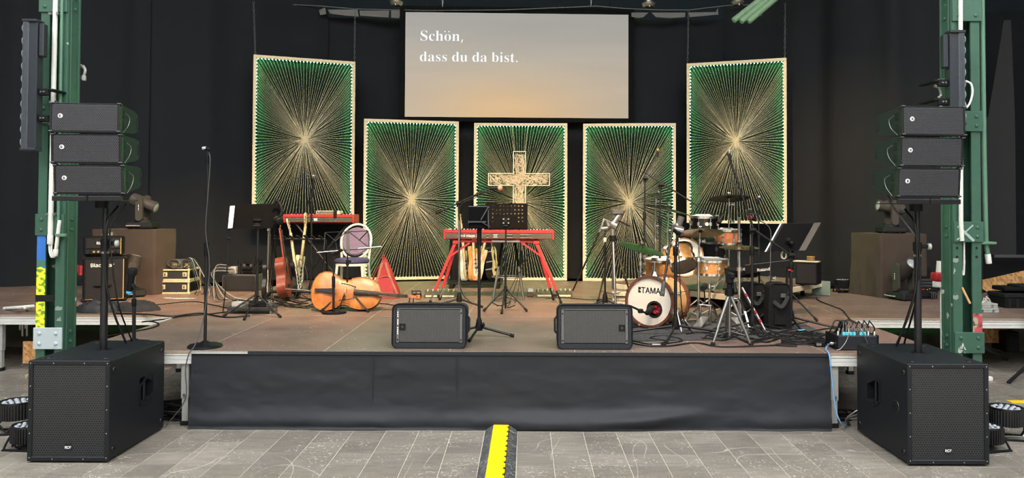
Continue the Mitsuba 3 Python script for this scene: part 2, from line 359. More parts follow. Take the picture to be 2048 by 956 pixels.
curtain([(3.2, 12.5), (4.2, 12.1), (5.0, 11.25), (5.7, 10.9), (6.25, 10.6)], 0.60, 5.2, 'black curtain to the right of the string panels behind the draped box', 6, 0.07, 3.2)
curtain([(-5.6, 11.3), (-4.6, 11.75), (-3.9, 12.2), (-3.2, 12.5)], 0.60, 5.2, 'black curtain to the left of the string panels behind the moving light', 9, 0.04, 3.5)
curtain([(-9.2, 10.6), (-7.6, 11.0), (-6.4, 11.15), (-5.5, 11.35)], 0.60, 5.2, 'black curtain at the far left behind the green column', 12, 0.05, 4)
curtain([(6.9, 13.4), (8, 13.5), (9.8, 13.4)], 0.0, 5.2, 'dark curtain far back beyond the right green column', 15, 0.05, 4)

# ------------------------------------------------------------------ riveted steel columns
def f_paint(chipped):
    def fn(p, n, uv):
        w = 0.86 + 0.28 * fbm(p.x * 5, p.y * 5, p.z * 4, 3)
        k = smoothstep(0.80, 0.82, fbm(p.x * 16, p.y * 16, p.z * 10 + 3, 4) + 0.08 * smoothstep(1.5, 0.4, p.z))
        return mix(mi.Color3f(*chipped) * w, (0.42, 0.42, 0.36), k)
    return fn
mat('m_green', mikit.proc(f_paint((0.037, 0.098, 0.064))), 0.42, spec=0.5)
mat('m_green_light', (88, 124, 102), 0.4)
mat('m_plate_white', (176, 186, 188), 0.5)
mat('m_conduit', (214, 214, 204), 0.45)
mat('m_spray', (150, 168, 160), 0.6)
mat('m_bare', (128, 140, 128), 0.6)
def f_print(p, n, uv):
    g = fbm(p.x * 40, p.y * 40, p.z * 40, 4)
    leaf = mix((0.16, 0.30, 0.02), (0.80, 0.82, 0.03), smoothstep(0.36, 0.56, g))
    hill = dr.select(p.x < -4.3 + 0.10 * noise(p.z * 30, 0, 0), 1.0, 0.0)
    sky_ = mix((0.03, 0.15, 0.50), (0.05, 0.16, 0.10), smoothstep(0.0, 1.0, hill * smoothstep(1.30, 1.24, p.z)))
    return mix(leaf, sky_, smoothstep(1.205, 1.215, p.z + 0.02 * noise(p.x * 60, p.z * 60, 1)))
mat('m_print', mikit.proc(f_print), 0.6)
def f_rust(p, n, uv):
    a = fbm(p.x * 30, p.y * 30, p.z * 22, 4); b = noise(p.x * 24, p.y * 9, p.z * 16)
    return mix(mix((0.34, 0.30, 0.20), (0.42, 0.06, 0.07), smoothstep(0.5, 0.62, b + 2.4 * (p.x - 3.985))), (0.10, 0.05, 0.03), smoothstep(0.56, 0.66, a))
mat('m_peeled', mikit.proc(f_rust), 0.8)

def rivet(c, d, r=0.017):
    return lathe([(0, -0.002), (r, 0), (r * 0.92, r * 0.38), (r * 0.6, r * 0.68), (0.0005, r * 0.8)], 12, c, d)
def column(px_in, px_out, label, plates, side):
    # px_in: image column of the edge next to the stage; side = +1: the stage lies to the right
    Y = 6.9
    xi, xo = at(px_in, 500, Y)[0], at(px_out, 500, Y)[0]
    s = 1 if side > 0 else -1
    w = abs(xi - xo); st = w * 0.33; H = 6.0
    k = thing('steel_column', label, 'column')
    def bx(a, b, y0, y1, z0=0.0, z1=H, bev=0.003):      # a, b: from the outer edge towards the stage
        return boxab((xo + s * a, y0, z0), (xo + s * b, y1, z1), bev)
    obj(k, 'flange', bx(0, st, Y, Y + 0.022), 'm_green'); obj(k, 'flange', bx(w - st, w, Y, Y + 0.022), 'm_green')
    obj(k, 'web', bx(0, 0.016, Y + 0.02, Y + 0.18), 'm_green'); obj(k, 'web', bx(w - 0.018, w, Y + 0.02, Y + 0.18), 'm_green')
    obj(k, 'back_plate', bx(0.01, w - 0.01, Y + 0.16, Y + 0.18), 'm_green')
    obj(k, 'rear_flange', bx(w - 0.004, w + 0.012, Y + 0.155, Y + 0.18), 'm_green')
    obj(k, 'side_angle', bx(w, w + 0.012, Y + 0.03, Y + 0.05), 'm_green')
    obj(k, 'base_plate', bx(-0.05, w + 0.05, Y - 0.03, Y + 0.2, 0, 0.03), 'm_green')
    for y0, y1, m, lab in plates:
        z1, z0 = at(px_in, y0, Y)[2], at(px_in, y1, Y)[2]
        g = obj(k, 'gusset_plate', bx(-0.012, w - 0.002, Y - 0.018, Y, z0, z1), m, label=lab)
        for a in (0.045, w - 0.055):
            for z in (z0 + 0.05, z1 - 0.05): obj(g, 'rivet', rivet((xo + s * a, Y - 0.018, z), (0, -1, 0)), m)
        for z in (z0 + 0.05, z1 - 0.05): obj(k, 'rivet', rivet((xo + s * w, Y + 0.105, z), (s, 0, 0), 0.02), 'm_green')
    return k, xo, w, st, Y, s
kl, xo, w, st, Y, s = column(129, 74, 'riveted green steel column at the left with a blue and yellow print on it', [(-20, 25, 'm_green', None), (206, 248, 'm_green', None), (428, 471, 'm_green', None), (655, 698, 'm_plate_white', 'pale grey gusset plate')], 1)
z = lambda y: at(100, y, Y)[2]
obj(kl, 'print', boxab((xo + 0.001, Y - 0.004, z(655)), (xo + st * 0.98, Y, z(471))), 'm_print', label='blue and yellow-green foliage print')
obj(kl, 'tape_band', boxab((xo - 0.003, Y - 0.007, z(603)), (xo + w - st, Y - 0.002, z(590))), 'm_rubber', label='black tape band')
objs(kl, 'bare_patch', [tf(prism([(0, 0), (0.03, -0.006), (0.066, 0.0), (0.07, 0.03), (0.05, 0.026), (0.035, 0.034), (0.01, 0.028)], 0.0016), mv(xo + w - st + 0.002, Y - 0.001, z(620)) @ FRONT), tf(prism([(0, 0), (0.045, 0.0), (0.04, 0.02), (0.032, 0.045), (0.024, 0.02), (0.012, 0.03)], 0.0016), mv(xo + w - st + 0.02, Y - 0.001, z(642)) @ FRONT)], 'm_bare', label='bare patches in the paint')
cp = thing('conduit_pipe', 'white conduit pipe running down the left green column', 'pipe')
xc = xo + w * 0.60
obj(cp, 'tube', cyl((xc, Y - 0.030, z(-20)), (xc - 0.012, Y - 0.030, z(478)), 0.021, n=12), 'm_conduit', True)
obj(cp, 'sleeve', cyl((xc - 0.012, Y - 0.03, z(488)), (xc - 0.012, Y - 0.03, z(470)), 0.025, n=12), 'm_conduit', True)
for dx in (-0.006, 0.012): obj(cp, 'wire', tube(curve([(xc - 0.012 + dx, Y - 0.03, z(485)), (xc - 0.01 + dx, Y - 0.03, z(502)), (xc + 0.012 + dx, Y - 0.03, z(514)), (xc + 0.03, Y - 0.02, z(505))]), 0.009, 6), 'm_conduit', True)
for yy in (30, 205, 250, 428): objs(cp, 'bolt', [cyl((xc + dx, Y - 0.016, z(yy)), (xc + dx, Y - 0.062, z(yy)), 0.012, n=8) for dx in (-0.033, 0.033)], 'm_steel')
cp = thing('conduit_pipe', 'thin green conduit with a grey fitting beside the white pipe on the left column', 'pipe')
xc2 = xo + w - 0.03
obj(cp, 'tube', cyl((xc2 - 0.01, Y - 0.03, z(-20)), (xc2 - 0.01, Y - 0.03, z(440)), 0.013, n=10), 'm_green_light', True)
obj(cp, 'fitting', join(cyl((xc2, Y - 0.03, z(440)), (xc2 - 0.03, Y - 0.03, z(505)), 0.016, n=10), cyl((xc2 - 0.028, Y - 0.03, z(498)), (xc2 - 0.034, Y - 0.03, z(512)), 0.022, n=10)), 'm_conduit', True)
obj(cp, 'clip', boxab((xc2 - 0.03, Y - 0.05, z(473)), (xc2 + 0.06, Y - 0.012, z(467)), 0.004), 'm_green_light')
solo('lamp_bracket', 'grey bracket clipped on the rear of the left column', 'bracket', join(tube(curve([at(161, 130, 7.15), at(170, 138, 7.1), at(168, 150, 7.1), at(162, 156, 7.15)]), 0.012, 6), box(at(168, 156, 7.1), (0.03, 0.03, 0.05), 0.005), boxab(at(150, 134, 7.15), at(170, 131, 7.2))), 'm_aluminium_dull')

kr, xo, w, st, Y, s = column(1906, 1963, 'riveted green steel column at the right with a sprayed white cross mark', [(-20, 43, 'm_green', None), (222, 263, 'm_green', None), (443, 484, 'm_green', None), (664, 706, 'm_green', None)], -1)
z = lambda y: at(1930, y, Y)[2]
for q, (a, b, r) in enumerate((((1916, 452), (1948, 482), 0.012), ((1946, 450), (1914, 480), 0.006))):
    obj(kr, 'spray_mark', flat_strip([at(*a, Y - 0.021), at(*b, Y - 0.021)], r * 2, 0.002, (0, 0, 1)), 'm_spray', label='sprayed white stroke of a cross')
obj(kr, 'peeled_patch', boxab((xo - st * 0.98, Y - 0.003, z(664)), (xo, Y + 0.005, z(627))), 'm_peeled', label='peeled cream and red paint')
objs(kr, 'bolt_hole', [cyl(at(x, y, Y - 0.004), at(x, y, Y + 0.004), 0.011, n=10) for x, y in ((1914, 496), (1953, 496), (1914, 514), (1953, 514))], 'm_rubber')
objs(kr, 'bare_patch', [tf(prism([(0, 0), (0.03, -0.008), (0.05, 0.01), (0.044, 0.04), (0.02, 0.03), (0.0, 0.035)], 0.0016), mv(at(1906, y, Y - 0.001)) @ FRONT) for y in (524, 598)], 'm_bare', label='bare patches in the paint')
cp = thing('conduit_pipe', 'white conduit pipe in the slot of the right green column', 'pipe')
obj(cp, 'tube', tube([at(1921, -20, Y - 0.03), at(1922, 440, Y - 0.03), at(1924, 482, Y - 0.03)], 0.019, 10), 'm_conduit', True)
for dx in (-3, 3): obj(cp, 'wire', tube(curve([at(1925 + dx, 470, Y + 0.02), at(1925 + dx, 535, Y + 0.03), at(1927, 549, Y + 0.03), at(1928 + dx * 0.3, 520, Y + 0.04)]), 0.009, 6), 'm_conduit', True)
cp = thing('conduit_pipe', 'long green pipe hanging down beside the right green column', 'pipe')
obj(cp, 'tube', tube([at(1964, -20, Y + 0.05), at(1968, 300, Y + 0.05), at(1972, 487, Y + 0.05), at(1976, 512, Y + 0.05)], 0.021, 12), 'm_green_light', True)
obj(cp, 'fitting', cyl(at(1975, 508, Y + 0.05), at(1978, 527, Y + 0.05), 0.025, n=12), 'm_conduit', True)
obj(cp, 'clip', boxab(at(1955, 489, Y + 0.0), at(1982, 483, Y + 0.09), 0.005), 'm_green_light')
solo('wooden_stick', 'thin wooden stick leaning inside the right green column', 'stick', cyl(at(1924, 575, Y - 0.006), at(1940, 607, Y - 0.02), 0.010, n=10), mat('m_stick', (205, 160, 105), 0.6), True)
ex = thing('signal_lamp', 'white signal lamp with a red band behind the right column', 'lamp')
obj(ex, 'body', join(cyl(at(1880, 522, 7.6), at(1876, 572, 7.6), 0.03, n=12), cyl(at(1875, 558, 7.6), at(1875, 574, 7.6), 0.045, n=12), cyl(at(1882, 530, 7.6), at(1882, 522, 7.6) * [1, 1, 0] + [0, 0, 0.0], 0.012, n=8)), 'm_conduit', True)
obj(ex, 'band', lathe([(0.05, -0.045), (0.066, -0.03), (0.066, 0.03), (0.05, 0.045)], 16, at(1876, 553, 7.6)), mat('m_red_plastic', (150, 24, 30), 0.4), True)

# ------------------------------------------------------------------ loudspeakers
def f_hex(pitch, hole, hi, lo):
    def fn(p, n, uv):
        a, b = p.x / pitch, p.z / (pitch * 0.866)
        row = dr.floor(b); off = 0.5 * (row - 2 * dr.floor(row / 2))
        fx = a + off - dr.floor(a + off) - 0.5; fz = (b - row - 0.5) * 0.866
        d = dr.sqrt(fx * fx + fz * fz)
        return mix(lo, hi, smoothstep(hole - 0.06, hole + 0.06, d))
    return fn
mat('m_mesh_fine', mikit.proc(f_hex(0.0125, 0.37, (0.055, 0.055, 0.060), (0.007, 0.0075, 0.009))), 0.5, spec=0.35)
mat('m_mesh_coarse', mikit.proc(f_hex(0.0175, 0.36, (0.026, 0.028, 0.030), (0.004, 0.0045, 0.005))), 0.42, spec=0.5)
mat('m_cabinet', (23, 25, 28), 0.5, spec=0.3, bump=(mikit.proc(lambda p, n, uv: noise(p.x * 260, p.y * 260, p.z * 260)), 0.0004))
mat('m_array_case', (30, 38, 36), 0.6, spec=0.3)
mat('m_grey_metal', (70, 72, 74), 0.4, 0.7)
mat('m_badge', (224, 224, 218), 0.4)
mat('m_recess', (12, 13, 14), 0.6)

def array_box(M, label, side):
    W, D = 0.478, 0.335
    k = thing('line_array_speaker', label, 'speaker', M, 'line array speakers')
    prof = [(0, -0.1), (0.06, -0.1), (D - 0.05, -0.078), (D, -0.055), (D, 0.07), (D - 0.07, 0.088), (0.06, 0.102), (0, 0.102)]
    body = prism(prof, W - 0.02, M=basis((-(W - 0.02) / 2, 0, 0), (0, 1, 0), (0, 0, 1), (1, 0, 0)))
    obj(k, 'cabinet', body, 'm_array_case')
    obj(k, 'grille', join(box((0, -0.006, 0.0), (W - 0.03, 0.016, 0.192), 0.004)), 'm_mesh_fine', label='black perforated front grille')
    obj(k, 'front_frame', join(boxab((-W / 2, -0.012, -0.103), (-W / 2 + 0.014, 0.03, 0.104), 0.002), boxab((W / 2 - 0.014, -0.012, -0.103), (W / 2, 0.03, 0.104), 0.002), boxab((-W / 2, -0.012, 0.097), (W / 2, 0.03, 0.105), 0.002), boxab((-W / 2, -0.012, -0.105), (W / 2, 0.03, -0.097), 0.002)), 'm_black_metal')
    obj(k, 'badge', face(lathe([(0.0, 0.003), (0.004, 0.0032), (0.0165, 0.002), (0.0165, -0.002)][::-1], 20), (-W / 2 + 0.075, -0.015, 0.012)), 'm_badge', True, label='round white badge')
    obj(k, 'badge_mark', face(centred(letters('R', 0.016, 0.002, True)), (-W / 2 + 0.075, -0.0182, 0.012)), 'm_recess')
    for s in (-1, 1):
        x = s * (W / 2 - 0.008)
        objs(k, 'handle_recess', [boxab((x - 0.003, 0.03, 0.014), (x + 0.003, 0.085, 0.066), 0.002), boxab((x - 0.003, 0.03, -0.07), (x + 0.003, 0.085, -0.018), 0.002)], 'm_recess')
        obj(k, 'rear_slot', boxab((x - 0.003, D - 0.022, -0.035), (x + 0.003, D - 0.005, 0.05), 0.002), 'm_recess')
        for zz, hh in ((0.1, 0.03), (-0.1, 0.024)):
            br = obj(k, 'rigging_bracket', box((x, 0.01, zz), (0.03, hh, 0.019), 0.004), 'm_black_metal')
            obj(br, 'pin', cyl((x - 0.01, -0.014, zz + 0.004), (x + 0.016, -0.014, zz + 0.004), 0.006, n=8), 'm_grey_metal')
        obj(k, 'pin_cord', tube(curve([(x + s * 0.006, 0.09, 0.05), (x + s * 0.02, 0.13, 0.02), (x + s * 0.018, 0.11, -0.04), (x + s * 0.012, 0.04, -0.098)]), 0.0022, 5), 'm_steel', True)
    return k
def pa_stack(x, side, which):
    yb = 5.315
    sub = thing('subwoofer', f'big black subwoofer on the tile floor at the {which} front corner of the stage', 'subwoofer', None, 'subwoofers')
    W, Hh, D = 0.555, 0.693, 0.815
    x0, x1 = x - W / 2, x + W / 2
    sx = x1 if side > 0 else x0       # the face that looks at the stage
    hz, hy = 0.385, yb + 0.52
    hand = [(-0.13, -0.10), (-0.10, -0.13), (0.02, -0.13), (0.13, -0.06), (0.13, 0.115), (0.06, 0.13), (-0.13, 0.05)]
    hp = prism(hand, 0.12, M=basis((sx - 0.06, hy, hz), (0, -1 if side > 0 else 1, 0), (0, 0, 1), (-1 if side > 0 else 1, 0, 0)))
    body = boxab((x0, yb + 0.012, 0.012), (x1, yb + D, Hh), 0.010)
    obj(sub, 'cabinet', cut(body, prism(np.array(hand) * 0.78, 0.2, M=basis((sx + side * 0.1, hy, hz), (0, side, 0), (0, 0, 1), (-side, 0, 0)) if side < 0 else basis((sx + 0.1, hy, hz), (0, -1, 0), (0, 0, 1), (-1, 0, 0))), boxab((x0 + 0.02, yb - 0.1, 0.03), (x1 - 0.02, yb + 0.03, Hh - 0.02))), 'm_cabinet')
    ring = prism(np.array(hand) * 0.86, 0.008, [np.array(hand) * 0.74])
    hd = obj(sub, 'side_handle', tf(ring, basis((sx, hy, hz), (0, -side, 0), (0, 0, 1), (side * -1.0, 0, 0)) if False else basis((sx - side * 0.002, hy, hz), (0, side, 0), (0, 0, 1), (side, 0, 0))), 'm_black_metal', label='recessed side handle')
    obj(hd, 'grip', boxab((sx - side * 0.012, hy - 0.012, hz - 0.09), (sx - side * 0.035, hy + 0.012, hz + 0.09), 0.005), 'm_black_metal')
    obj(hd, 'cup', boxab((sx - side * 0.085, hy - 0.1, hz - 0.1), (sx - side * 0.082, hy + 0.1, hz + 0.1)), 'm_black_metal')
    obj(sub, 'front_frame', join(boxab((x0, yb, 0.012), (x0 + 0.03, yb + 0.03, Hh), 0.004), boxab((x1 - 0.03, yb, 0.012), (x1, yb + 0.03, Hh), 0.004), boxab((x0, yb, Hh - 0.03), (x1, yb + 0.03, Hh), 0.004), boxab((x0, yb, 0.012), (x1, yb + 0.03, 0.042), 0.004)), 'm_cabinet')
    obj(sub, 'grille', boxab((x0 + 0.03, yb + 0.010, 0.042), (x1 - 0.03, yb + 0.022, Hh - 0.03)), 'm_mesh_coarse', label='black honeycomb front grille')
    obj(sub, 'screw', join([rivet((xx, yb + 0.001, zz), (0, -1, 0), 0.0045) for xx in (x0 + 0.016, x1 - 0.016) for zz in (0.035, 0.2, 0.36, 0.52, Hh - 0.018)] + [rivet((x0 + W * q, yb + 0.001, zz), (0, -1, 0), 0.0045) for q in (0.31, 0.69) for zz in (0.026, Hh - 0.018)]), 'm_steel', kind='stuff')
    bd = obj(sub, 'badge', face(lathe([(0.027, -0.003), (0.027, 0.002), (0.0001, 0.003)], 20), (x, yb + 0.008, 0.105)), 'm_recess')
    obj(bd, 'lettering', face(centred(letters('RCF', 0.017, 0.002, True)), (x, yb + 0.005, 0.105)), 'm_badge', label='white letters RCF')
    for yy, zz in ((yb + 0.06, Hh - 0.07), (yb + 0.06, 0.08), (yb + D - 0.05, Hh - 0.07), (yb + D - 0.05, 0.08)):
        obj(sub, 'stacking_cup', lathe([(0.021, -0.004), (0.021, 0.005), (0.012, 0.007), (0.011, 0.003), (0.0003, 0.003)], 14, (sx, yy, zz), (side, 0, 0)), 'm_black_metal', True)
    for xx in (x0 + 0.08, x1 - 0.08):
        for yy in (yb + 0.1, yb + D - 0.1): obj(sub, 'top_cup', lathe([(0.02, -0.002), (0.02, 0.003), (0.012, 0.004), (0.0003, 0.002)], 14, (xx, yy, Hh)), 'm_black_metal', True)
    for xx in (x0 + 0.06, x1 - 0.06):
        for yy in (yb + 0.06, yb + D - 0.06): obj(sub, 'rubber_foot', cyl((xx, yy, 0), (xx, yy, 0.014), 0.02, n=12), 'm_rubber')
    if side < 0:
        obj(sub, 'connector_plate', lathe([(0.05, -0.003), (0.05, 0.004), (0.042, 0.007), (0.02, 0.007), (0.018, 0.003), (0.0003, 0.003)], 20, (sx, yb + 0.17, 0.36), (side, 0, 0)), 'm_black_metal', True)
    # pole
    xp, yp = x + (0.015 if side > 0 else 0.0), 5.72
    po = thing('speaker_pole', f'black telescopic speaker pole standing in the {which} subwoofer', 'speaker pole', None, 'speaker poles')
    obj(po, 'lower_tube', cyl((xp, yp, Hh), (xp, yp, 1.48), 0.0255, n=16), 'm_black_metal', True)
    obj(po, 'upper_tube', cyl((xp, yp, 1.46), (xp, yp, 1.755), 0.019, n=16), 'm_black_metal', True)
    obj(po, 'collar', join(cyl((xp, yp, 1.44), (xp, yp, 1.505), 0.031, n=16), box((xp + 0.05, yp, 1.475), (0.05, 0.022, 0.03), 0.005)), 'm_black')
    obj(po, 'knob', lathe([(0.01, 0), (0.024, 0.004), (0.024, 0.022), (0.0003, 0.026)], 14, (xp + 0.075, yp, 1.475), (1, 0, 0)), 'm_aluminium_dull', True, label='grey clamp knob')
    obj(po, 'safety_ring', cyl((xp, yp, 1.40), (xp, yp, 1.415), 0.028, n=16), 'm_steel')
    obj(po, 'socket', lathe([(0.05, Hh - 0.004), (0.05, Hh + 0.003), (0.03, Hh + 0.006)], 20, (xp, yp, 0)), 'm_black', True)
    # cradle plate and three boxes
    yaw = 5.5
    B = mv(x + (-0.015 if side > 0 else -0.01), 5.53, 0) @ rot('z', yaw)
    cr = thing('speaker_cradle', f'steel cradle plate carrying the three line array speakers at the {which}', 'mounting plate', B, 'speaker cradles')
    obj(cr, 'bar', join(boxab((-0.235, -0.01, 1.785), (0.0, 0.02, 1.820), 0.003), boxab((0.008, -0.01, 1.785), (0.235, 0.02, 1.820), 0.003), boxab((-0.235, 0.005, 1.785), (0.235, 0.30, 1.792), 0.002)), 'm_black_metal')
    obj(cr, 'hub', cyl((0.02, 0.19, 1.735), (0.02, 0.19, 1.785), 0.045, n=16), 'm_black')
    names = ('top', 'middle', 'bottom')
    for q, (zc, dx, dy, tl) in enumerate(((2.377, -0.02, 0.0, -1), (2.157, -0.012, 0.012, 2.2), (1.938, 0.0, 0.03, 4.5))):
        if side < 0: dx = -dx + 0.012
        array_box(B @ mv(dx, dy, zc) @ rot('x', tl), f'{names[q]} of the three black line array speakers stacked above the {which} subwoofer', side)
    return sub
pa_stack(-3.105, 1, 'left')
pa_stack(2.89, -1, 'right')

# ------------------------------------------------------------------ vertical LED bars on the columns
mat('m_ribbed', (92, 97, 102), 0.35, 0.5)
mat('m_lens', (150, 156, 162), 0.15, spec=0.8)
mat('m_bar_dark', (34, 38, 44), 0.45)
def led_bar(x, Y, z0, z1, s, label, n):
    k = thing('led_bar', label, 'stage light', mv(x, Y, 0))
    u = lambda a: -s * a        # outwards, away from the column
    def b(a0, a1, y0, y1, za, zb, bev=0.004): return boxab((u(a0), y0, za), (u(a1), y1, zb), bev)
    rib = [b(0.075 + 0.012 * i, 0.083 + 0.012 * i, -0.005, 0.09, z0 + 0.02, z1 - 0.02, 0.002) for i in range(4)]
    obj(k, 'ribbed_housing', join(rib + [b(0.07, 0.125, 0.002, 0.088, z0 + 0.02, z1 - 0.02)]), 'm_ribbed', label='ribbed grey front housing')
    obj(k, 'side_panel', b(0.0, 0.072, 0.008, 0.10, z0 + 0.02, z1 - 0.02), 'm_bar_dark')
    obj(k, 'end_cap', b(-0.002, 0.13, -0.012, 0.105, z1 - 0.024, z1, 0.006), 'm_bar_dark'); obj(k, 'end_cap', b(-0.002, 0.13, -0.012, 0.105, z0, z0 + 0.024, 0.006), 'm_bar_dark')
    obj(k, 'driver_box', b(-0.045, 0.0, 0.02, 0.09, z1 - 0.32, z1 - 0.03, 0.01), 'm_bar_dark')
    for i in range(n):
        zc = z0 + 0.075 + (z1 - z0 - 0.15) * i / (n - 1)
        obj(k, 'lens', lathe([(0.045, 0), (0.042, 0.008), (0.028, 0.018), (0.0005, 0.024)], 14, (u(0.125), 0.045, zc), (-s, 0, 0)), 'm_lens', True)
    for zc in ((z1 - 0.55 * (z1 - z0)), z1 - 0.75 * (z1 - z0)):
        br = obj(k, 'clamp', join(b(-0.085, -0.002, 0.03, 0.07, zc - 0.03, zc + 0.03, 0.006), b(-0.12, -0.06, 0.045, 6.91 - Y, zc + 0.012, zc + 0.03, 0.003)), 'm_black')
        objs(br, 'bolt', [cyl((u(-0.03 - 0.025 * q), 0.03, zc), (u(-0.03 - 0.025 * q), 0.018, zc), 0.008, n=8) for q in (0, 1)], 'm_steel')
    return k
led_bar(at(80, 170, 6.7)[0] - 0.01, 6.66, at(60, 302, 6.7)[2], at(60, 40, 6.7)[2], 1, 'tall black LED bar light with round lenses clamped to the left column', 10)
led_bar(at(1899, 170, 6.62)[0], 6.60, at(1915, 250, 6.6)[2], at(1915, 60, 6.6)[2], -1, 'black LED bar light standing behind the speakers on the right column', 8)
lc = thing('clamp_arm', 'silver clamp with a lever on the left edge of the right column', 'clamp')
obj(lc, 'jaw', join(tube(curve([at(1868, 172, 6.93), at(1878, 176, 6.93), at(1882, 190, 6.93), at(1876, 196, 6.93)]), 0.013, 6), box(at(1889, 163, 6.95), (0.09, 0.05, 0.05), 0.01)), 'm_steel')
obj(lc, 'lever', join(cyl(at(1877, 158, 6.9), at(1883, 172, 6.9), 0.009), cyl(at(1877, 204, 6.9), at(1884, 217, 6.9), 0.011)), 'm_aluminium_dull')
solo('white_cable', 'short white cable looping from the right LED bar', 'cable', tube(curve([at(1932, 162, 6.6), at(1942, 168, 6.6), at(1945, 185, 6.6), at(1940, 205, 6.6), at(1933, 216, 6.6)]), 0.009, 8), 'm_conduit', True)

# ------------------------------------------------------------------ LED PAR lights on the floor
mat('m_par', (16, 17, 19), 0.32, spec=0.6)
def par_light(o, r, h, zb, label, yaw=0, group=None, tilt=0):
    k = thing('par_light', label, 'par light', mv(o) @ rot('z', yaw), group)
    R = mv(0, 0, zb) @ rot('x', tilt)
    obj(k, 'body', tf(lathe([(0.001, 0), (r * 0.9, 0), (r * 0.97, 0.012), (r, h - 0.01), (r * 0.99, h), (r * 0.9, h), (r * 0.88, h - 0.012), (0.001, h - 0.012)], 40), R), 'm_par')
    obj(k, 'cooling_fin', tf(join([box((math.cos(a) * r * 0.985, math.sin(a) * r * 0.985, h * 0.48), (0.012, 0.012, h * 0.86)) for a in np.arange(40) * 2 * PI / 40]), R), 'm_par', kind='stuff')
    le = []
    for q, rr in ((1, 0), (6, 0.36), (12, 0.70)):
        for i in range(q):
            a = 2 * PI * i / q; le.append(lathe([(r * 0.14, 0), (r * 0.11, 0.008), (0.0005, 0.012)], 10, (math.cos(a) * rr * r, math.sin(a) * rr * r, h - 0.012)))
    obj(k, 'lens', tf(join(le), R), 'm_lens', True, kind='stuff', label='round clear lenses')
    yk = obj(k, 'yoke', join(*[tube([(s * (r + 0.014), 0, zb + h * 0.55), (s * (r + 0.014), 0.02, 0.05), (s * (r + 0.005), 0.05 if s else 0, 0.006)], 0.008, 6) for s in (-1, 1)], boxab((-r - 0.012, 0.04, 0.0), (r + 0.012, 0.062, 0.012), 0.002), *[tube([(s * (r + 0.014), 0, zb + h * 0.5), (s * (r + 0.01), -0.07, 0.04), (s * (r + 0.005), -0.10, 0.006)], 0.008, 6) for s in (-1, 1)], boxab((-r - 0.012, -0.112, 0.0), (r + 0.012, -0.09, 0.012), 0.002)), 'm_black')
    objs(yk, 'knob', [cyl((s * (r + 0.02), 0, zb + h * 0.55), (s * (r + 0.045), 0, zb + h * 0.55), 0.016, n=10) for s in (-1, 1)], 'm_black')
    obj(k, 'tail_cable', tube(curve([(-r * 0.6, -0.02, zb + 0.01), (-r * 0.85, -0.04, zb - 0.03), (-r * 0.7, -0.05, 0.05), (-r * 0.5, -0.06, 0.02), (-r * 0.2, -0.07, 0.012)]), 0.006, 6), 'm_cable', True)
    return k
p = on(31, 862, 0); par_light((p[0] + 0.02, 6.05, 0), 0.128, 0.135, 0.105, 'bigger round PAR light at the far left, behind the left subwoofer', 8)
p = on(64, 893, 0); par_light((p[0] - 0.01, 5.66, 0), 0.115, 0.125, 0.045, 'low round PAR light half hidden by the left edge of the left subwoofer', -6)
p = on(2003, 870, 0); par_light((p[0], 6.0, 0), 0.122, 0.135, 0.10, 'bigger round PAR light at the far right, behind the right subwoofer', -10)
p = on(1972, 895, 0); par_light((p[0] - 0.01, 5.72, 0), 0.11, 0.12, 0.05, 'low round PAR light half hidden by the right edge of the right subwoofer', 15)
solo('paper_sheet', 'white sheet of paper on the floor under the left PAR lights', 'paper', boxab(on(20, 852, 0) + [0, 0, 0.0], on(66, 832, 0) + [0, 0, 0.002]), 'm_paper')
solo('paper_sheet', 'white card on the floor under the right PAR lights', 'paper', boxab(on(1976, 853, 0), on(2012, 838, 0) + [0, 0, 0.002]), 'm_paper')

# ------------------------------------------------------------------ yellow cable ramp
mat('m_yellow', (236, 186, 8), 0.5, bump=(mikit.proc(lambda p, n, uv: noise(p.x * 150, p.y * 150, 0)), 0.0006))
mat('m_ramp', mikit.proc(lambda p, n, uv: mix((0.035, 0.036, 0.038), (0.26, 0.26, 0.25), smoothstep(0.66, 0.86, noise((p.x + p.y) * 30, (p.x - p.y) * 190, 1)))), 0.7)
a0, a1 = on(1003, 862, 0), on(985, 1010, 0)
d = a1 - a0; L = np.linalg.norm(d); yv = -d / L; xv = np.array([yv[1], -yv[0], 0])
k = thing('cable_ramp', 'black rubber cable ramp with a yellow lid running to the stage', 'cable ramp', basis(a0 + yv * 0.12, xv, yv, (0, 0, 1)))
for s in (-1, 1):
    pr = [(s * 0.062, 0), (s * 0.125, 0), (s * 0.118, 0.008), (s * 0.066, 0.046), (s * 0.062, 0.046)]
    obj(k, 'rubber_side', prism(pr if s > 0 else pr[::-1], 2.6, M=basis((0, 0, 0), (1, 0, 0), (0, 0, 1), (0, -1, 0))), 'm_ramp')
obj(k, 'channel', boxab((-0.062, -2.6, 0), (0.062, 0, 0.03)), 'm_rubber')
teeth = [(-0.062, 0.0)]
y = 0.0; edge = [(0.050, 0)]
pts = [(-0.062, -2.6), (-0.062, 0), (0.058, 0)]
q = -0.04
while q > -2.56:
    pts += [(0.058, q), (0.046, q - 0.008), (0.046, q - 0.045), (0.058, q - 0.053)]; q -= 0.118
pts += [(0.058, -2.6)]
obj(k, 'lid', prism(pts[::-1], 0.020, M=mv(0, 0, 0.030)), 'm_yellow', label='yellow hinged lid')
obj(k, 'hinge_pin', boxab((0.046, -2.6, 0.03), (0.061, 0, 0.045)), 'm_rubber')

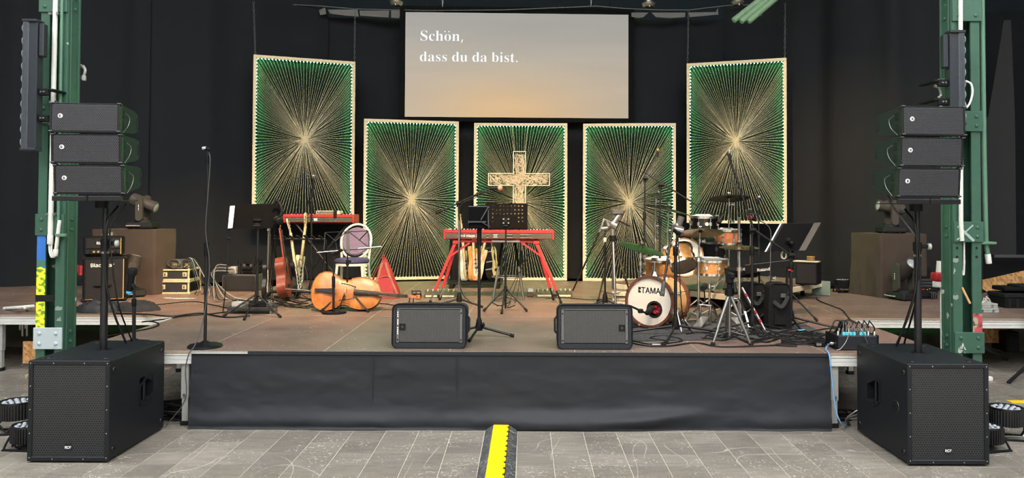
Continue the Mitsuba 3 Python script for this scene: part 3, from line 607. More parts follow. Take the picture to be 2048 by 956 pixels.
# ------------------------------------------------------------------ string-art panels with green LED strips
mat('m_pine', (226, 200, 160), 0.55)
mat('m_string', (240, 224, 186), 0.7)
mat('m_backing', (22, 24, 23), 0.9, spec=0.05)
mat('m_led_body', (220, 230, 220), 0.4)
LED, LED_IN = (0.75, 2.2, 1.1), (8.0, 430.0, 100.0)
def quad_(c, u, v):
    c, u, v = np.array(c, float), np.array(u, float), np.array(v, float); return np.array([c - u - v, c + u - v, c + u + v, c - u + v]), np.array([[0, 1, 2], [0, 2, 3]])
def string_panel(tl, tr, dl, dr_, label, H=2.475, ztop=None, seed=0, cen=(0.5, 0.5)):
    A, B = at(*tl, dl), at(*tr, dr_)
    zt = (A[2] + B[2]) / 2 if ztop is None else ztop
    x = B - A; x[2] = 0; W = np.linalg.norm(x); x /= W; yv = np.array([-x[1], x[0], 0])
    k = thing('string_panel', label, 'string art panel', basis((A[0], A[1], zt - H), x, yv, (0, 0, 1)))
    f, r = 0.042, random.Random(seed)
    for a, b in (((0, 0, 0), (W, 0.05, f)), ((0, 0, H - f), (W, 0.05, H)), ((0, 0, f), (f, 0.05, H - f)), ((W - f, 0, f), (W, 0.05, H - f))):
        obj(k, 'frame_bar', boxab(a, b, 0.003), 'm_pine', label='pale wooden frame bar')
    obj(k, 'backing_cloth', boxab((f * 0.6, 0.075, f * 0.6), (W - f * 0.6, 0.080, H - f * 0.6)), 'm_backing', label='black backing cloth')
    C = np.array([W * cen[0], 0.022, H * cen[1]]); sp = 0.052; ends = []
    nx, nz = int(W / sp), int(H / sp)
    for i in range(nx): ends += [(f + (W - 2 * f) * (i + 0.5) / nx, f * 0.8), (f + (W - 2 * f) * (i + 0.5) / nx, H - f * 0.8)]
    for i in range(nz): ends += [(f * 0.8, f + (H - 2 * f) * (i + 0.5) / nz), (W - f * 0.8, f + (H - 2 * f) * (i + 0.5) / nz)]
    st = []
    for (ex, ez) in ends:
        E = np.array([ex, 0.022 + 0.006 * r.random(), ez]); dv = C - E; j = np.array([r.gauss(0, 0.008), r.uniform(-0.012, 0.012), r.gauss(0, 0.008)])
        st.append(tube([E, C + j + dv / np.linalg.norm(dv) * 0.05], 0.0023, 3, False))
    obj(k, 'string', join(st), 'm_string', True, kind='stuff', label='cream strings fanning out from the middle')
    ld, lt = [], []
    for i in range(nx): lt += [quad_((f + (W - 2 * f) * (i + 0.5) / nx, 0.03, H - f - 0.0165), (0, 0.006, 0), (0.0085, 0, 0))]
    for i in range(nx): ld += [box((f + (W - 2 * f) * (i + 0.5) / nx, 0.03, H - f - 0.008), (0.017, 0.012, 0.016)), box((f + (W - 2 * f) * (i + 0.5) / nx, 0.045, f + 0.006), (0.008, 0.006, 0.010))]
    for i in range(nz): 
        zz = f + (H - 2 * f) * (i + 0.5) / nz
        ld += [box((f + 0.008, 0.03, zz), (0.016, 0.012, 0.017)), box((W - f - 0.008, 0.03, zz), (0.016, 0.012, 0.017))]
        lt += [quad_((f + 0.0165, 0.03, zz), (0, 0.006, 0), (0, 0, 0.0085)), quad_((W - f - 0.0165, 0.03, zz), (0, 0, 0.0085), (0, 0.006, 0))]
    obj(k, 'led_lens', join(lt), 'm_led_body', kind='stuff', emitter=glow(LED_IN))
    obj(k, 'led_strip', join(ld), 'm_led_body', kind='stuff', label='strip of small green-white LEDs along the inner edge', emitter=glow(LED))
    return k, A, B, zt
P1 = string_panel((507, 108), (711, 124), 11.45, 12.0, 'upper left string panel, hung on chains, behind the red keyboard', seed=1)
P2 = string_panel((728, 237), (918, 243), 11.85, 12.2, 'lower string panel behind the purple chair and red backpack', seed=2)
P3 = string_panel((948, 246), (1135, 246), 12.2, 12.2, 'middle string panel behind the cross', seed=3)
P4 = string_panel((1166, 247), (1352, 246), 12.2, 12.07, 'lower string panel behind the camera tripod and drums', seed=4)
P5 = string_panel((1373, 127), (1573, 115), 12.0, 11.5, 'upper right string panel, hung on chains, above the drums', seed=5)
# the cross of tangled string
mat('m_cross', (242, 224, 190), 0.65)
k = thing('cross', 'cream cross of tangled string hung before the middle panel', 'cross')
Yc = 11.95
c = lambda px, py: at(px, py, Yc)
x0, x1 = c(1026, 340)[0], c(1052, 340)[0]; xa, xb = c(976, 358)[0], c(1100, 358)[0]
zt, zb, z1, z0 = c(1039, 302)[2], c(1039, 452)[2], c(1039, 346)[2], c(1039, 371.5)[2]
out = [(x0, zb), (x1, zb), (x1, z0), (xb, z0), (xb, z1), (x1, z1), (x1, zt), (x0, zt), (x0, z1), (xa, z1), (xa, z0), (x0, z0)]
inn = list(Polygon(out).buffer(-0.012, join_style=2).exterior.coords)[:-1]
obj(k, 'outline', prism(out, 0.05, [inn], M=basis((0, Yc + 0.05, 0), (1, 0, 0), (0, 0, 1), (0, -1, 0))), 'm_cross')
pg, rr, segs = Polygon(out).buffer(-0.006), random.Random(5), []
from shapely.geometry import LineString
from shapely.prepared import prep
pp = prep(pg)
while len(segs) < 560:
    a = np.array([rr.uniform(xa, xb), rr.uniform(zb, zt)]); th = rr.uniform(0, PI); l = rr.uniform(0.05, 0.17); b = a + l * np.array([math.cos(th), math.sin(th)])
    if pp.contains(LineString([a, b])): 
        y = Yc + rr.uniform(0.0, 0.05); segs.append(tube([(a[0], y, a[1]), (b[0], y + rr.uniform(-0.01, 0.01), b[1])], 0.0035, 3, False))
obj(k, 'tangle', join(segs), 'm_cross', True, kind='stuff', label='tangle of cream string')
obj(k, 'hanger', join([cyl((xx, Yc + 0.03, zt), (xx + dx, 12.22, 3.06), 0.0025, n=4) for xx, dx in ((x0 + 0.02, -0.05), (x1 - 0.02, 0.05))]), 'm_string')

# ------------------------------------------------------------------ projection screen
A, B = at(811, 24, 12.3), at(1257, 30, 12.42)
xs = B - A; xs[2] = 0; SWd = np.linalg.norm(xs); xs /= SWd; SHt = (235 - 24) / 1552 * 12.3
S = basis((A[0], A[1], A[2] - SHt), xs, (-xs[1], xs[0], 0), (0, 0, 1))
k = thing('projection_screen', 'projection screen showing white German words on a hazy evening sky', 'screen', S)
Zs = A[2] - SHt
def f_screen(p, n, uv):
    u, v = (p.x - float(A[0])) / SWd, (p.z - float(Zs)) / SHt
    top, mid, bot = mi.Color3f(0.345, 0.335, 0.305), mi.Color3f(0.46, 0.40, 0.32), mi.Color3f(0.655, 0.435, 0.225)
    c = mix(mid, top, smoothstep(0.35, 1.0, v))
    g = dr.exp(-dr.square((u - 0.47) / 0.42)) * smoothstep(0.62, 0.0, v + 0.10 * (fbm(u * 3, v * 5, 1.0, 3) - 0.5))
    return mix(c, bot, g) * (0.93 + 0.12 * fbm(u * 2.0, v * 9, 4.0, 3)) * (1 - 0.08 * u)
scr = grid(lambda u, v: np.stack([u * SWd, 0 * u, v * SHt], -1), 8, 6)
obj(k, 'picture', (scr[0], scr[1]), mat('m_screen', (60, 60, 60), 0.9, spec=0.0), uv=np.stack([scr[0][:, 0] / SWd, scr[0][:, 2] / SHt], 1), emitter={'type': 'area', 'radiance': mikit.proc(f_screen)})
obj(k, 'hanging_wire', join([cyl((x, 0.02, SHt + 0.09), (x, 0.02, SHt + 3.0), 0.003, n=4) for x in (0.3, SWd - 0.3)]), 'm_black')
obj(k, 'border', join(boxab((-0.09, -0.006, -0.07), (SWd + 0.09, 0.03, 0.0), 0.004), boxab((-0.09, -0.006, SHt), (SWd + 0.09, 0.03, SHt + 0.10), 0.004), boxab((-0.09, -0.006, 0), (0, 0.03, SHt), 0.004), boxab((SWd, -0.006, 0), (SWd + 0.09, 0.03, SHt), 0.004), boxab((-0.09, 0.012, -0.07), (SWd + 0.09, 0.035, SHt + 0.10))), 'm_backing', label='black border')
LINE_ONE=[[[[1082,-48],[1101,42],[1133,42],[1123,7],[1101,-47]]],[[[849,4],[864,13],[869,26],[869,159],[865,171],[849,181],[918,181],[918,164],[924,160],[943,175],[963,184],[989,185],[1009,177],[1020,163],[1026,142],[1027,25],[1032,13],[1046,4],[958,4],[973,13],[978,27],[978,138],[972,159],[955,166],[934,159],[918,140],[918,26],[922,14],[937,4]]],[[[649,98],[657,134],[678,165],[708,182],[747,185],[781,172],[804,148],[817,114],[818,75],[806,39],[787,16],[767,4],[750,-1],[719,-1],[690,10],[666,33],[653,61]],[[700,60],[705,25],[717,8],[729,3],[740,3],[758,14],[765,29],[768,51],[768,129],[760,165],[752,176],[743,181],[730,182],[718,177],[705,159],[700,124]]],[[[422,4],[437,13],[442,26],[442,246],[437,258],[422,267],[491,267],[493,161],[500,160],[515,174],[530,182],[551,186],[579,179],[593,163],[600,133],[600,25],[605,13],[619,4],[531,4],[546,13],[551,27],[551,138],[545,159],[528,166],[507,159],[491,140],[491,26],[495,14],[510,4]]],[[[248,102],[252,122],[262,144],[274,160],[292,174],[329,186],[367,181],[383,171],[390,161],[393,141],[389,132],[378,126],[360,129],[353,143],[354,163],[349,174],[336,181],[318,177],[305,164],[297,142],[297,79],[303,57],[313,40],[336,22],[365,20],[377,25],[394,38],[396,35],[379,17],[352,2],[318,-2],[298,3],[275,18],[258,42],[248,76]]],[[[30,-2],[30,90],[34,90],[43,60],[58,33],[77,16],[96,7],[126,5],[148,13],[163,27],[170,47],[168,67],[152,88],[77,129],[58,143],[43,161],[34,187],[34,209],[44,239],[65,261],[92,272],[124,273],[181,261],[190,266],[194,274],[198,274],[198,194],[195,194],[183,223],[170,242],[149,259],[127,268],[104,268],[84,260],[70,241],[67,224],[74,204],[86,191],[170,148],[196,126],[205,110],[210,88],[209,64],[200,39],[179,16],[145,1],[105,-2],[47,11],[40,8],[34,-2]]]]
LINE_TWO=[[[[2623,16],[2624,32],[2631,41],[2649,44],[2662,35],[2664,15],[2659,4],[2654,1],[2644,-2],[2635,0],[2628,4]]],[[[2470,170],[2470,177],[2505,213],[2532,247],[2536,248],[2537,184],[2541,181],[2574,181],[2574,170],[2541,170],[2536,165],[2536,42],[2538,31],[2546,22],[2557,20],[2568,25],[2578,39],[2581,37],[2569,17],[2550,3],[2528,-2],[2516,-1],[2499,6],[2492,15],[2487,33],[2487,165],[2483,170]]],[[[2307,-1],[2307,59],[2310,59],[2320,35],[2329,23],[2354,6],[2380,7],[2394,16],[2400,28],[2399,44],[2389,58],[2336,87],[2316,105],[2309,121],[2308,138],[2317,163],[2333,178],[2352,185],[2371,186],[2411,178],[2423,186],[2423,136],[2403,167],[2378,180],[2363,180],[2352,176],[2344,167],[2340,154],[2344,141],[2354,130],[2404,104],[2424,86],[2431,65],[2431,47],[2424,25],[2411,10],[2386,-1],[2360,-1],[2329,9],[2320,8]]],[[[2179,4],[2194,13],[2199,26],[2199,160],[2194,172],[2180,181],[2248,181],[2248,31],[2252,14],[2267,4]]],[[[2198,242],[2199,254],[2204,263],[2220,272],[2240,267],[2250,249],[2246,231],[2230,220],[2218,220],[2209,224],[2202,231]]],[[[1958,267],[2027,267],[2027,171],[2030,166],[2036,166],[2051,178],[2066,184],[2091,185],[2117,174],[2136,152],[2148,114],[2146,71],[2137,45],[2127,29],[2103,8],[2078,-1],[2058,-2],[2037,4],[2011,20],[1979,-3],[1979,235],[1974,258]],[[2027,39],[2034,16],[2050,5],[2066,5],[2077,10],[2091,28],[2098,62],[2098,122],[2090,151],[2074,168],[2061,171],[2048,169],[2038,163],[2029,151],[2027,142]]],[[[1656,43],[1667,67],[1685,81],[1715,95],[1756,108],[1762,114],[1762,153],[1750,174],[1734,180],[1721,180],[1703,174],[1698,162],[1708,144],[1709,134],[1704,124],[1692,118],[1677,119],[1665,131],[1664,147],[1677,168],[1702,181],[1740,186],[1781,179],[1800,165],[1810,137],[1811,25],[1817,17],[1829,19],[1831,17],[1824,10],[1806,0],[1786,-2],[1772,3],[1763,20],[1758,22],[1726,4],[1706,-1],[1689,-1],[1674,4],[1663,14],[1657,27]],[[1706,48],[1712,26],[1725,16],[1741,19],[1760,33],[1762,38],[1760,102],[1754,104],[1744,101],[1720,86],[1710,71]]],[[[1436,103],[1441,129],[1450,150],[1458,162],[1477,178],[1508,186],[1529,181],[1549,167],[1556,170],[1556,248],[1548,260],[1529,267],[1606,267],[1606,36],[1610,22],[1626,13],[1626,10],[1597,8],[1557,-1],[1557,18],[1551,22],[1535,8],[1519,0],[1497,-2],[1477,4],[1457,20],[1444,42],[1436,74]],[[1486,75],[1493,34],[1506,17],[1516,13],[1527,13],[1539,19],[1549,28],[1557,45],[1557,143],[1552,156],[1543,165],[1529,171],[1518,171],[1504,165],[1497,156],[1487,121]]],[[[1104,179],[1173,181],[1173,42],[1178,28],[1184,22],[1201,17],[1220,24],[1233,40],[1233,156],[1227,172],[1210,181],[1282,181],[1282,33],[1287,21],[1303,14],[1303,11],[1274,9],[1233,-1],[1233,19],[1227,24],[1203,6],[1184,-1],[1158,-1],[1140,7],[1129,24],[1124,50],[1123,162],[1117,173]]],[[[889,103],[894,129],[903,150],[911,162],[930,178],[961,186],[982,181],[1002,167],[1009,170],[1009,248],[1001,260],[982,267],[1059,267],[1059,36],[1063,22],[1079,13],[1079,10],[1050,8],[1010,-1],[1010,18],[1004,22],[988,8],[972,0],[950,-2],[930,4],[910,20],[897,42],[889,74]],[[939,75],[946,34],[959,17],[979,13],[993,19],[1002,28],[1010,45],[1010,143],[1005,156],[996,165],[982,171],[971,171],[957,165],[950,156],[940,121]]],[[[622,-1],[622,59],[625,59],[635,35],[643,23],[669,6],[695,7],[709,16],[715,28],[714,44],[704,58],[651,87],[631,105],[624,121],[623,138],[632,163],[648,178],[667,185],[686,186],[726,178],[738,186],[738,136],[718,167],[693,180],[678,180],[667,176],[659,167],[655,154],[659,141],[669,130],[719,104],[739,86],[746,65],[746,47],[739,25],[726,10],[701,-1],[675,-1],[644,9],[635,8]]],[[[450,-1],[450,59],[453,59],[463,35],[471,23],[497,6],[523,7],[537,16],[543,28],[542,44],[532,58],[479,87],[459,105],[452,121],[451,138],[460,163],[476,178],[495,185],[514,186],[554,178],[566,186],[566,136],[546,167],[521,180],[506,180],[495,176],[487,167],[483,154],[487,141],[497,130],[547,104],[567,86],[574,65],[574,47],[567,25],[554,10],[529,-1],[503,-1],[472,9],[463,8]]],[[[236,33],[239,54],[252,72],[281,89],[337,109],[342,114],[342,153],[331,174],[319,179],[301,180],[283,174],[278,162],[288,144],[289,134],[284,124],[272,118],[257,119],[245,131],[244,147],[257,168],[282,181],[320,186],[361,179],[380,165],[390,137],[391,25],[397,17],[409,19],[411,17],[404,10],[386,0],[366,-2],[352,3],[343,20],[338,22],[306,4],[286,-1],[269,-1],[246,10]],[[286,48],[292,26],[305,16],[321,19],[340,33],[342,38],[340,102],[334,104],[323,100],[300,86],[290,71]]],[[[16,103],[21,129],[30,150],[38,162],[57,178],[88,186],[109,181],[129,167],[136,170],[136,248],[128,260],[109,267],[186,267],[186,36],[190,22],[206,13],[206,10],[177,8],[137,-1],[137,18],[131,22],[115,8],[99,0],[77,-2],[57,4],[37,20],[24,42],[16,74]],[[66,75],[73,34],[86,17],[96,13],[107,13],[119,19],[129,28],[137,45],[137,143],[132,156],[123,165],[109,171],[98,171],[85,165],[77,156],[67,121]]]]

def words(shapes, w_, x, z, dots=()):
    allp = np.array([q for g in shapes for q in g[0]], float); s0 = w_ / (allp[:, 0].max() - 0)
    s1 = s0 * 0.98
    ms = [prism([(a * s0, b * s1) for a, b in g[0]], 0.003, [[(a * s0, b * s1) for a, b in h] for h in g[1:]]) for g in shapes]
    ms += [prism([(dx * s0 + 17 * s0 * math.cos(t), dz * s1 + 17 * s0 * math.sin(t)) for t in np.arange(12) * PI / 6], 0.003) for dx, dz in dots]
    return tf(join(ms), mv(x, -0.001, z) @ FRONT)
px2u = lambda px: (px - 811) / 446 * SWd
py2v = lambda py: SHt - (py - 24.5) / 211 * SHt
ocx = [(np.array(g[0])[:, 0].min() + np.array(g[0])[:, 0].max()) / 2 for g in LINE_ONE]
obj(k, 'lettering', words(LINE_ONE, px2u(925.5) - px2u(839), px2u(839), py2v(82.0), [(715 - 50, 250), (715 + 50, 250)]), 'm_screen', label='white words Schön, on the screen', emitter=glow((0.86, 0.90, 0.93)))
obj(k, 'lettering', words(LINE_TWO, px2u(1034.5) - px2u(839), px2u(839), py2v(123.5)), 'm_screen', label='white words dass du da bist. on the screen', emitter=glow((0.86, 0.90, 0.93)))

# ------------------------------------------------------------------ overhead: wire, chains, cloth ends, lamps, pipes
mat('m_wire', (120, 122, 120), 0.4, 0.6)
mat('m_grey_cloth', (112, 110, 106), 0.9)
wp = [(470, -4), (560, 8), (640, 12), (710, 18), (850, 21), (1000, 20), (1150, 14), (1192, 12), (1250, 17), (1320, 20), (1378, 20), (1455, 11), (1570, 7), (1640, -3)]
solo('wire_rope', 'thin steel wire rope spanned across the top above the curtain', 'wire rope', tube([at(x, y, 12.3) for x, y in wp], 0.0075, 5), 'm_wire', True)
def chain(a, b, label):
    n = int(np.linalg.norm(b - a) / 0.045); ms = []
    for i in range(n):
        c0 = a + (b - a) * (i + 0.5) / n; t = np.arange(9) * 2 * PI / 8
        pts = np.stack([0.012 * np.cos(t), 0 * t, 0.027 * np.sin(t)], 1)
        if i % 2: pts = pts[:, [1, 0, 2]]
        ms.append(tube(pts + c0, 0.0035, 3, False))
    solo('chain', label, 'chain', join(ms), 'm_wire', True)
chain(at(507, 3, 11.5), np.array([P1[1][0] + 0.02, P1[1][1] + 0.02, P1[3]]), 'steel chain at the left corner of the upper left string panel')
chain(at(710, 19, 12.0), np.array([P1[2][0] - 0.02, P1[2][1] + 0.02, P1[3]]), 'steel chain at the right corner of the upper left string panel')
chain(at(1377, 20, 12.0), np.array([P5[1][0] + 0.02, P5[1][1] + 0.02, P5[3]]), 'steel chain at the left corner of the upper right string panel')
chain(at(1570, 6, 11.5), np.array([P5[2][0] - 0.02, P5[2][1] + 0.02, P5[3]]), 'steel chain at the right corner of the upper right string panel')
def rag(poly, label):
    pts = [at(x, y, 12.3) for x, y in poly]; o = pts[0].copy()
    solo('cloth_end', label, 'cloth', prism([(q[0] - o[0], q[2] - o[2]) for q in pts], 0.02, M=basis((o[0], o[1] + 0.02, o[2]), (1, 0, 0), (0, 0, 1), (0, -1, 0))), 'm_grey_cloth')
rag([(518, 18), (555, 18), (588, 24), (587, 36), (552, 35), (540, 29)], 'grey cloth end above the left chain of the upper left string panel')
rag([(638, 20), (650, 15), (652, 28), (640, 30)], 'small knotted grey cloth end on the wire above the upper left string panel')
rag([(655, 19), (715, 19), (717, 33), (690, 31), (660, 27)], 'long grey cloth end left of the chain near the screen')
rag([(719, 21), (778, 21), (777, 35), (745, 33), (720, 31)], 'grey cloth end between the chain and the screen')
rag([(782, 21), (804, 21), (804, 37), (782, 35)], 'short grey cloth end touching the screen at its left')
rag([(1263, 25), (1297, 25), (1287, 34), (1276, 36), (1263, 33)], 'short grey cloth end touching the screen at its right')
rag([(1303, 25), (1371, 25), (1370, 34), (1340, 36), (1312, 34)], 'wide grey cloth end right of the screen')
rag([(1377, 25), (1432, 24), (1436, 16), (1437, 29), (1380, 34)], 'grey cloth end with a raised tip above the upper right string panel')
rag([(1520, 26), (1566, 25), (1540, 30), (1517, 32)], 'thin grey cloth end right of the green pipes')
mat('m_lamp_shell', (150, 140, 126), 0.3, 0.7)
for x, y, lab in ((578, -3, 'pendant hall lamp above the upper left string panel'), (793, 11, 'pendant hall lamp just left of the screen'), (1297, 14, 'pendant hall lamp just right of the screen'), (1475, 11, 'pendant hall lamp behind the green pipes')):
    o = at(x, y, 11.6)
    k = thing('pendant_lamp', 'silver ' + lab, 'lamp', mv(o))
    obj(k, 'ring', lathe([(0.06, 0.0), (0.085, 0.01), (0.092, 0.035), (0.1, 0.045), (0.1, 0.06), (0.085, 0.065)], 24), 'm_lamp_shell', True)
    obj(k, 'bowl', lathe([(0.001, 0.012), (0.06, 0.02), (0.078, 0.06), (0.082, 0.14), (0.05, 0.2), (0.03, 0.3)], 24), 'm_chrome', True)
    obj(k, 'rod', cyl((0, 0, 0.29), (0, 0, 7.9 - o[2]), 0.008, n=8), 'm_black')
    obj(k, 'latch', box((0, -0.09, -0.008), (0.02, 0.02, 0.03), 0.004), 'm_lamp_shell')
mat('m_pipe_green', (126, 158, 122), 0.5)
for i, lab in enumerate(('left', 'middle', 'right')):
    a, b = at(1467 + i * 15, 41 + (i > 0) * 2, 11.0), at(1527 + i * 14, -6, 11.05); b = a + (b - a) * ((8.0 - a[2]) / (b[2] - a[2]))
    solo('overhead_pipe', f'{lab} one of the three slanting green pipes at the top right', 'pipe', cyl(a, b, 0.042, n=16), 'm_pipe_green', True, group='green pipes')
for px, py, lab in ((1182, 12, 'hook and wires above the right half of the screen'), (885, 14, 'hook and wires above the left half of the screen')):
    o = at(px, py, 12.1); k = thing('wire_hanger', 'thin ' + lab, 'wire hanger')
    obj(k, 'wires', join([cyl(o, o + [dx, 0, 0.6], 0.004, n=5) for dx in (-0.05, 0.03, 0.07)]), 'm_wire')

# ------------------------------------------------------------------ materials of the instruments
def wood(a, b, fx, fy, fz, seed):
    def fn(p, n, uv):
        w = fbm(p.x * fx, p.y * fy, p.z * fz + seed, 3); g = noise(p.x * fx * 6, p.y * fy * 6, p.z * fz * 6)
        return mix(a, b, smoothstep(0.25, 0.75, w)) * (0.86 + 0.28 * g)
    return mikit.proc(fn)
mat('m_cello', wood((0.33, 0.105, 0.020), (0.52, 0.20, 0.045), 9, 9, 5, 1), 0.35, clearcoat=0.25, clearcoat_gloss=0.8)
mat('m_cello_dark', wood((0.20, 0.065, 0.018), (0.32, 0.12, 0.03), 6, 6, 6, 2), 0.35)
mat('m_mahogany', wood((0.13, 0.026, 0.014), (0.20, 0.045, 0.022), 6, 6, 3, 3), 0.3, clearcoat=0.4)
mat('m_maple', wood((0.62, 0.42, 0.20), (0.74, 0.53, 0.28), 8, 8, 3, 4), 0.35)
mat('m_drum', wood((0.42, 0.175, 0.045), (0.56, 0.27, 0.08), 5, 5, 14, 5), 0.25, clearcoat=0.6)
mat('m_drum_pale', wood((0.48, 0.255, 0.085), (0.62, 0.37, 0.145), 16, 3, 3, 6), 0.25, clearcoat=0.6)
mat('m_drum_red', wood((0.24, 0.075, 0.03), (0.34, 0.12, 0.05), 5, 5, 14, 7), 0.3, clearcoat=0.4)
mat('m_hoop', wood((0.085, 0.026, 0.014), (0.13, 0.042, 0.022), 8, 8, 8, 8), 0.3, clearcoat=0.4)
mat('m_ivory', (196, 196, 164), 0.3)
mat('m_neck_red', (128, 56, 40), 0.4)
mat('m_strap_brown', (84, 58, 56), 0.8)
mat('m_strap_black', (30, 30, 31), 0.8)
mat('m_ebony', (22, 20, 20), 0.35)
mat('m_red', (178, 46, 42), 0.35, clearcoat=0.4)
mat('m_panel_grey', (84, 78, 66), 0.4, 0.3)
mat('m_key_white', (232, 228, 216), 0.3)
def f_chairfab(p, n, uv):
    a, b = (p.x + p.z) * 22, (p.x - p.z) * 22
    fa, fb = dr.abs(a - dr.floor(a) - 0.5), dr.abs(b - dr.floor(b) - 0.5)
    dot = dr.maximum(smoothstep(0.46, 0.49, fa) , smoothstep(0.46, 0.49, fb)) * 0.35 + smoothstep(0.40, 0.46, fa) * smoothstep(0.40, 0.46, fb)
    return mix(mi.Color3f(0.125, 0.095, 0.15) * (0.85 + 0.3 * noise(p.x * 60, p.y * 60, p.z * 60)), (0.40, 0.34, 0.36), dr.minimum(dot, 1) * 0.75)
mat('m_chair_fabric', mikit.proc(f_chairfab), 0.85)
mat('m_chair_seat', (52, 50, 82), 0.85)
mat('m_chair_frame', (214, 206, 190), 0.35)
mat('m_pack_red', (134, 34, 42), 0.75)
mat('m_pack_brown', (128, 84, 58), 0.75)
mat('m_case_edge', (222, 206, 160), 0.4, 0.4)
mat('m_case_panel', (34, 32, 30), 0.6)
mat('m_drape', mikit.proc(lambda p, n, uv: mix((0.050, 0.039, 0.033), (0.064, 0.050, 0.041), fbm(p.x * 9, p.y * 9, p.z * 9, 3))), 0.9, spec=0.1, bump=(mikit.proc(lambda p, n, uv: fbm(p.x * 8, p.y * 8, p.z * 5, 3)), 0.012))
mat('m_grille_cloth', (26, 25, 25), 0.9)
mat('m_gold', (196, 160, 96), 0.4, 0.5)
mat('m_blue_ring', (70, 170, 220), 0.4)
mat('m_grey_box', (66, 66, 66), 0.6)

def tripod(k, c, z0, r_leg, ang, hub_z, mm='m_black_metal', rt=0.009, foot=True, knee=0.42, m2='m_rubber'):
    # spread legs, struts and hub of a stand standing at c on a floor of height z0
    c = np.asarray(c, float)
    obj(k, 'hub', join(cyl((c[0], c[1], hub_z - 0.03), (c[0], c[1], hub_z + 0.03), 0.020, n=12), cyl((c[0], c[1], hub_z - 0.10), (c[0], c[1], hub_z - 0.075), 0.017, n=12)), 'm_black', True)
    for a in ang:
        a = math.radians(a); e = np.array([c[0] + math.cos(a) * r_leg, c[1] + math.sin(a) * r_leg, z0 + rt])
        h = np.array([c[0] + math.cos(a) * 0.018, c[1] + math.sin(a) * 0.018, hub_z])
        l = obj(k, 'leg', cyl(h, e, rt, n=8), mm, True)
        mid = h + (e - h) * knee; low = np.array([c[0] + math.cos(a) * 0.015, c[1] + math.sin(a) * 0.015, max(hub_z - 0.09, z0 + 0.02)])
        obj(l, 'strut', cyl(low, mid, rt * 0.55, n=6), mm, True)
        if foot: obj(l, 'rubber_tip', cyl(e - (e - h) / np.linalg.norm(e - h) * 0.045, e + [0, 0, 0.0], rt * 1.5, n=8), m2, True)
def flat_tripod(k, c, z0, r_leg, ang, mm='m_black_metal', rt=0.010):
    # low legs from a cone, as on a boom microphone stand
    c = np.asarray(c, float)
    obj(k, 'base_cone', lathe([(0.032, z0 + 0.055), (0.034, z0 + 0.09), (0.022, z0 + 0.15), (0.014, z0 + 0.17)], 14, (c[0], c[1], 0)), 'm_black', True)
    for a in ang:
        a = math.radians(a); e = np.array([c[0] + math.cos(a) * r_leg, c[1] + math.sin(a) * r_leg, z0 + rt * 1.3]); h = np.array([c[0] + math.cos(a) * 0.02, c[1] + math.sin(a) * 0.02, z0 + 0.085])
        l = obj(k, 'leg', cyl(h, e, rt, n=8), mm, True)
        obj(l, 'rubber_tip', cyl(e + (h - e) * 0.12, e, rt * 1.35, n=8), 'm_rubber', True)
def pole(k, pts, r, m='m_black_metal', name='tube', n=10): return obj(k, name, tube(pts, r, n), m, True)

# ------------------------------------------------------------------ round-base microphone stand at the stage edge
b = on(410, 694); Y = b[1]
k = thing('microphone_stand', 'straight microphone stand on a round base at the left front of the stage', 'microphone stand')
obj(k, 'round_base', lathe([(0.136, 0.6), (0.136, 0.612), (0.125, 0.622), (0.05, 0.632), (0.022, 0.65), (0.0003, 0.65)], 36, (b[0], Y, 0)), 'm_black_metal', 35)
pole(k, [(b[0], Y, 0.63), at(413, 500, Y)], 0.0125); pole(k, [at(413, 505, Y), at(415, 322, Y)], 0.0085, name='upper_tube')
obj(k, 'clutch', cyl(at(413, 512, Y), at(413, 486, Y), 0.019, n=12), 'm_black', True)
cl = obj(k, 'clip', join(cyl(at(415, 326, Y), at(414, 303, Y), 0.013, n=8), cyl(at(409, 297, Y), at(421, 298, Y), 0.012, n=8)), 'm_black', True)
obj(cl, 'microphone', cyl(at(405, 297, Y), at(412, 296, Y), 0.014, n=10), 'm_aluminium_dull', True, label='small silver microphone tip')
solo('microphone_cable', 'grey cable hanging down the round-base microphone stand to the stage edge', 'cable', tube(curve([at(418, 305, Y), at(420, 330, Y - 0.02), at(412, 440, Y - 0.02), at(412, 470, Y - 0.02), at(419, 530, Y - 0.03), at(413, 600, Y - 0.05), at(404, 650, Y - 0.1), at(390, 690, 6.17), at(378, 708, 6.14), at(371, 740, 6.13), at(370, 800, 6.12), (b[0] - 0.2, 6.11, 0.02)]), 0.0045, 6), 'm_grey_box', True)

# ------------------------------------------------------------------ black music stand with headphones
b = on(513, 632); Y = b[1]
k = thing('music_stand', 'black solid music stand with a white sheet taped to its left end', 'music stand')
p = lambda x, y, dy=0: at(x, y, Y + dy)
obj(k, 'desk', hull([p(458, 409, 0.10), p(565, 407, 0.10), p(559, 456, -0.02), p(456, 458, -0.02), p(458, 409, 0.112), p(565, 407, 0.112), p(559, 456, -0.008), p(456, 458, -0.008)]), 'm_matte_black')
obj(k, 'clamp', join(box(p(516, 440, 0.02), (0.09, 0.05, 0.03), 0.006), box(p(515, 452, 0.02), (0.05, 0.05, 0.06), 0.01), cyl(p(508, 452, -0.01), p(522, 452, -0.01), 0.014)), 'm_black')
pole(k, [p(516, 440, 0.02), p(515, 520)], 0.010, name='upper_tube'); pole(k, [p(515, 515), (b[0], Y, 0.72)], 0.0145)
obj(k, 'collar', cyl(p(515, 512), p(515, 526), 0.021), 'm_black', True)
tripod(k, b, SZ, 0.33, (200, 335, 268), 0.82)
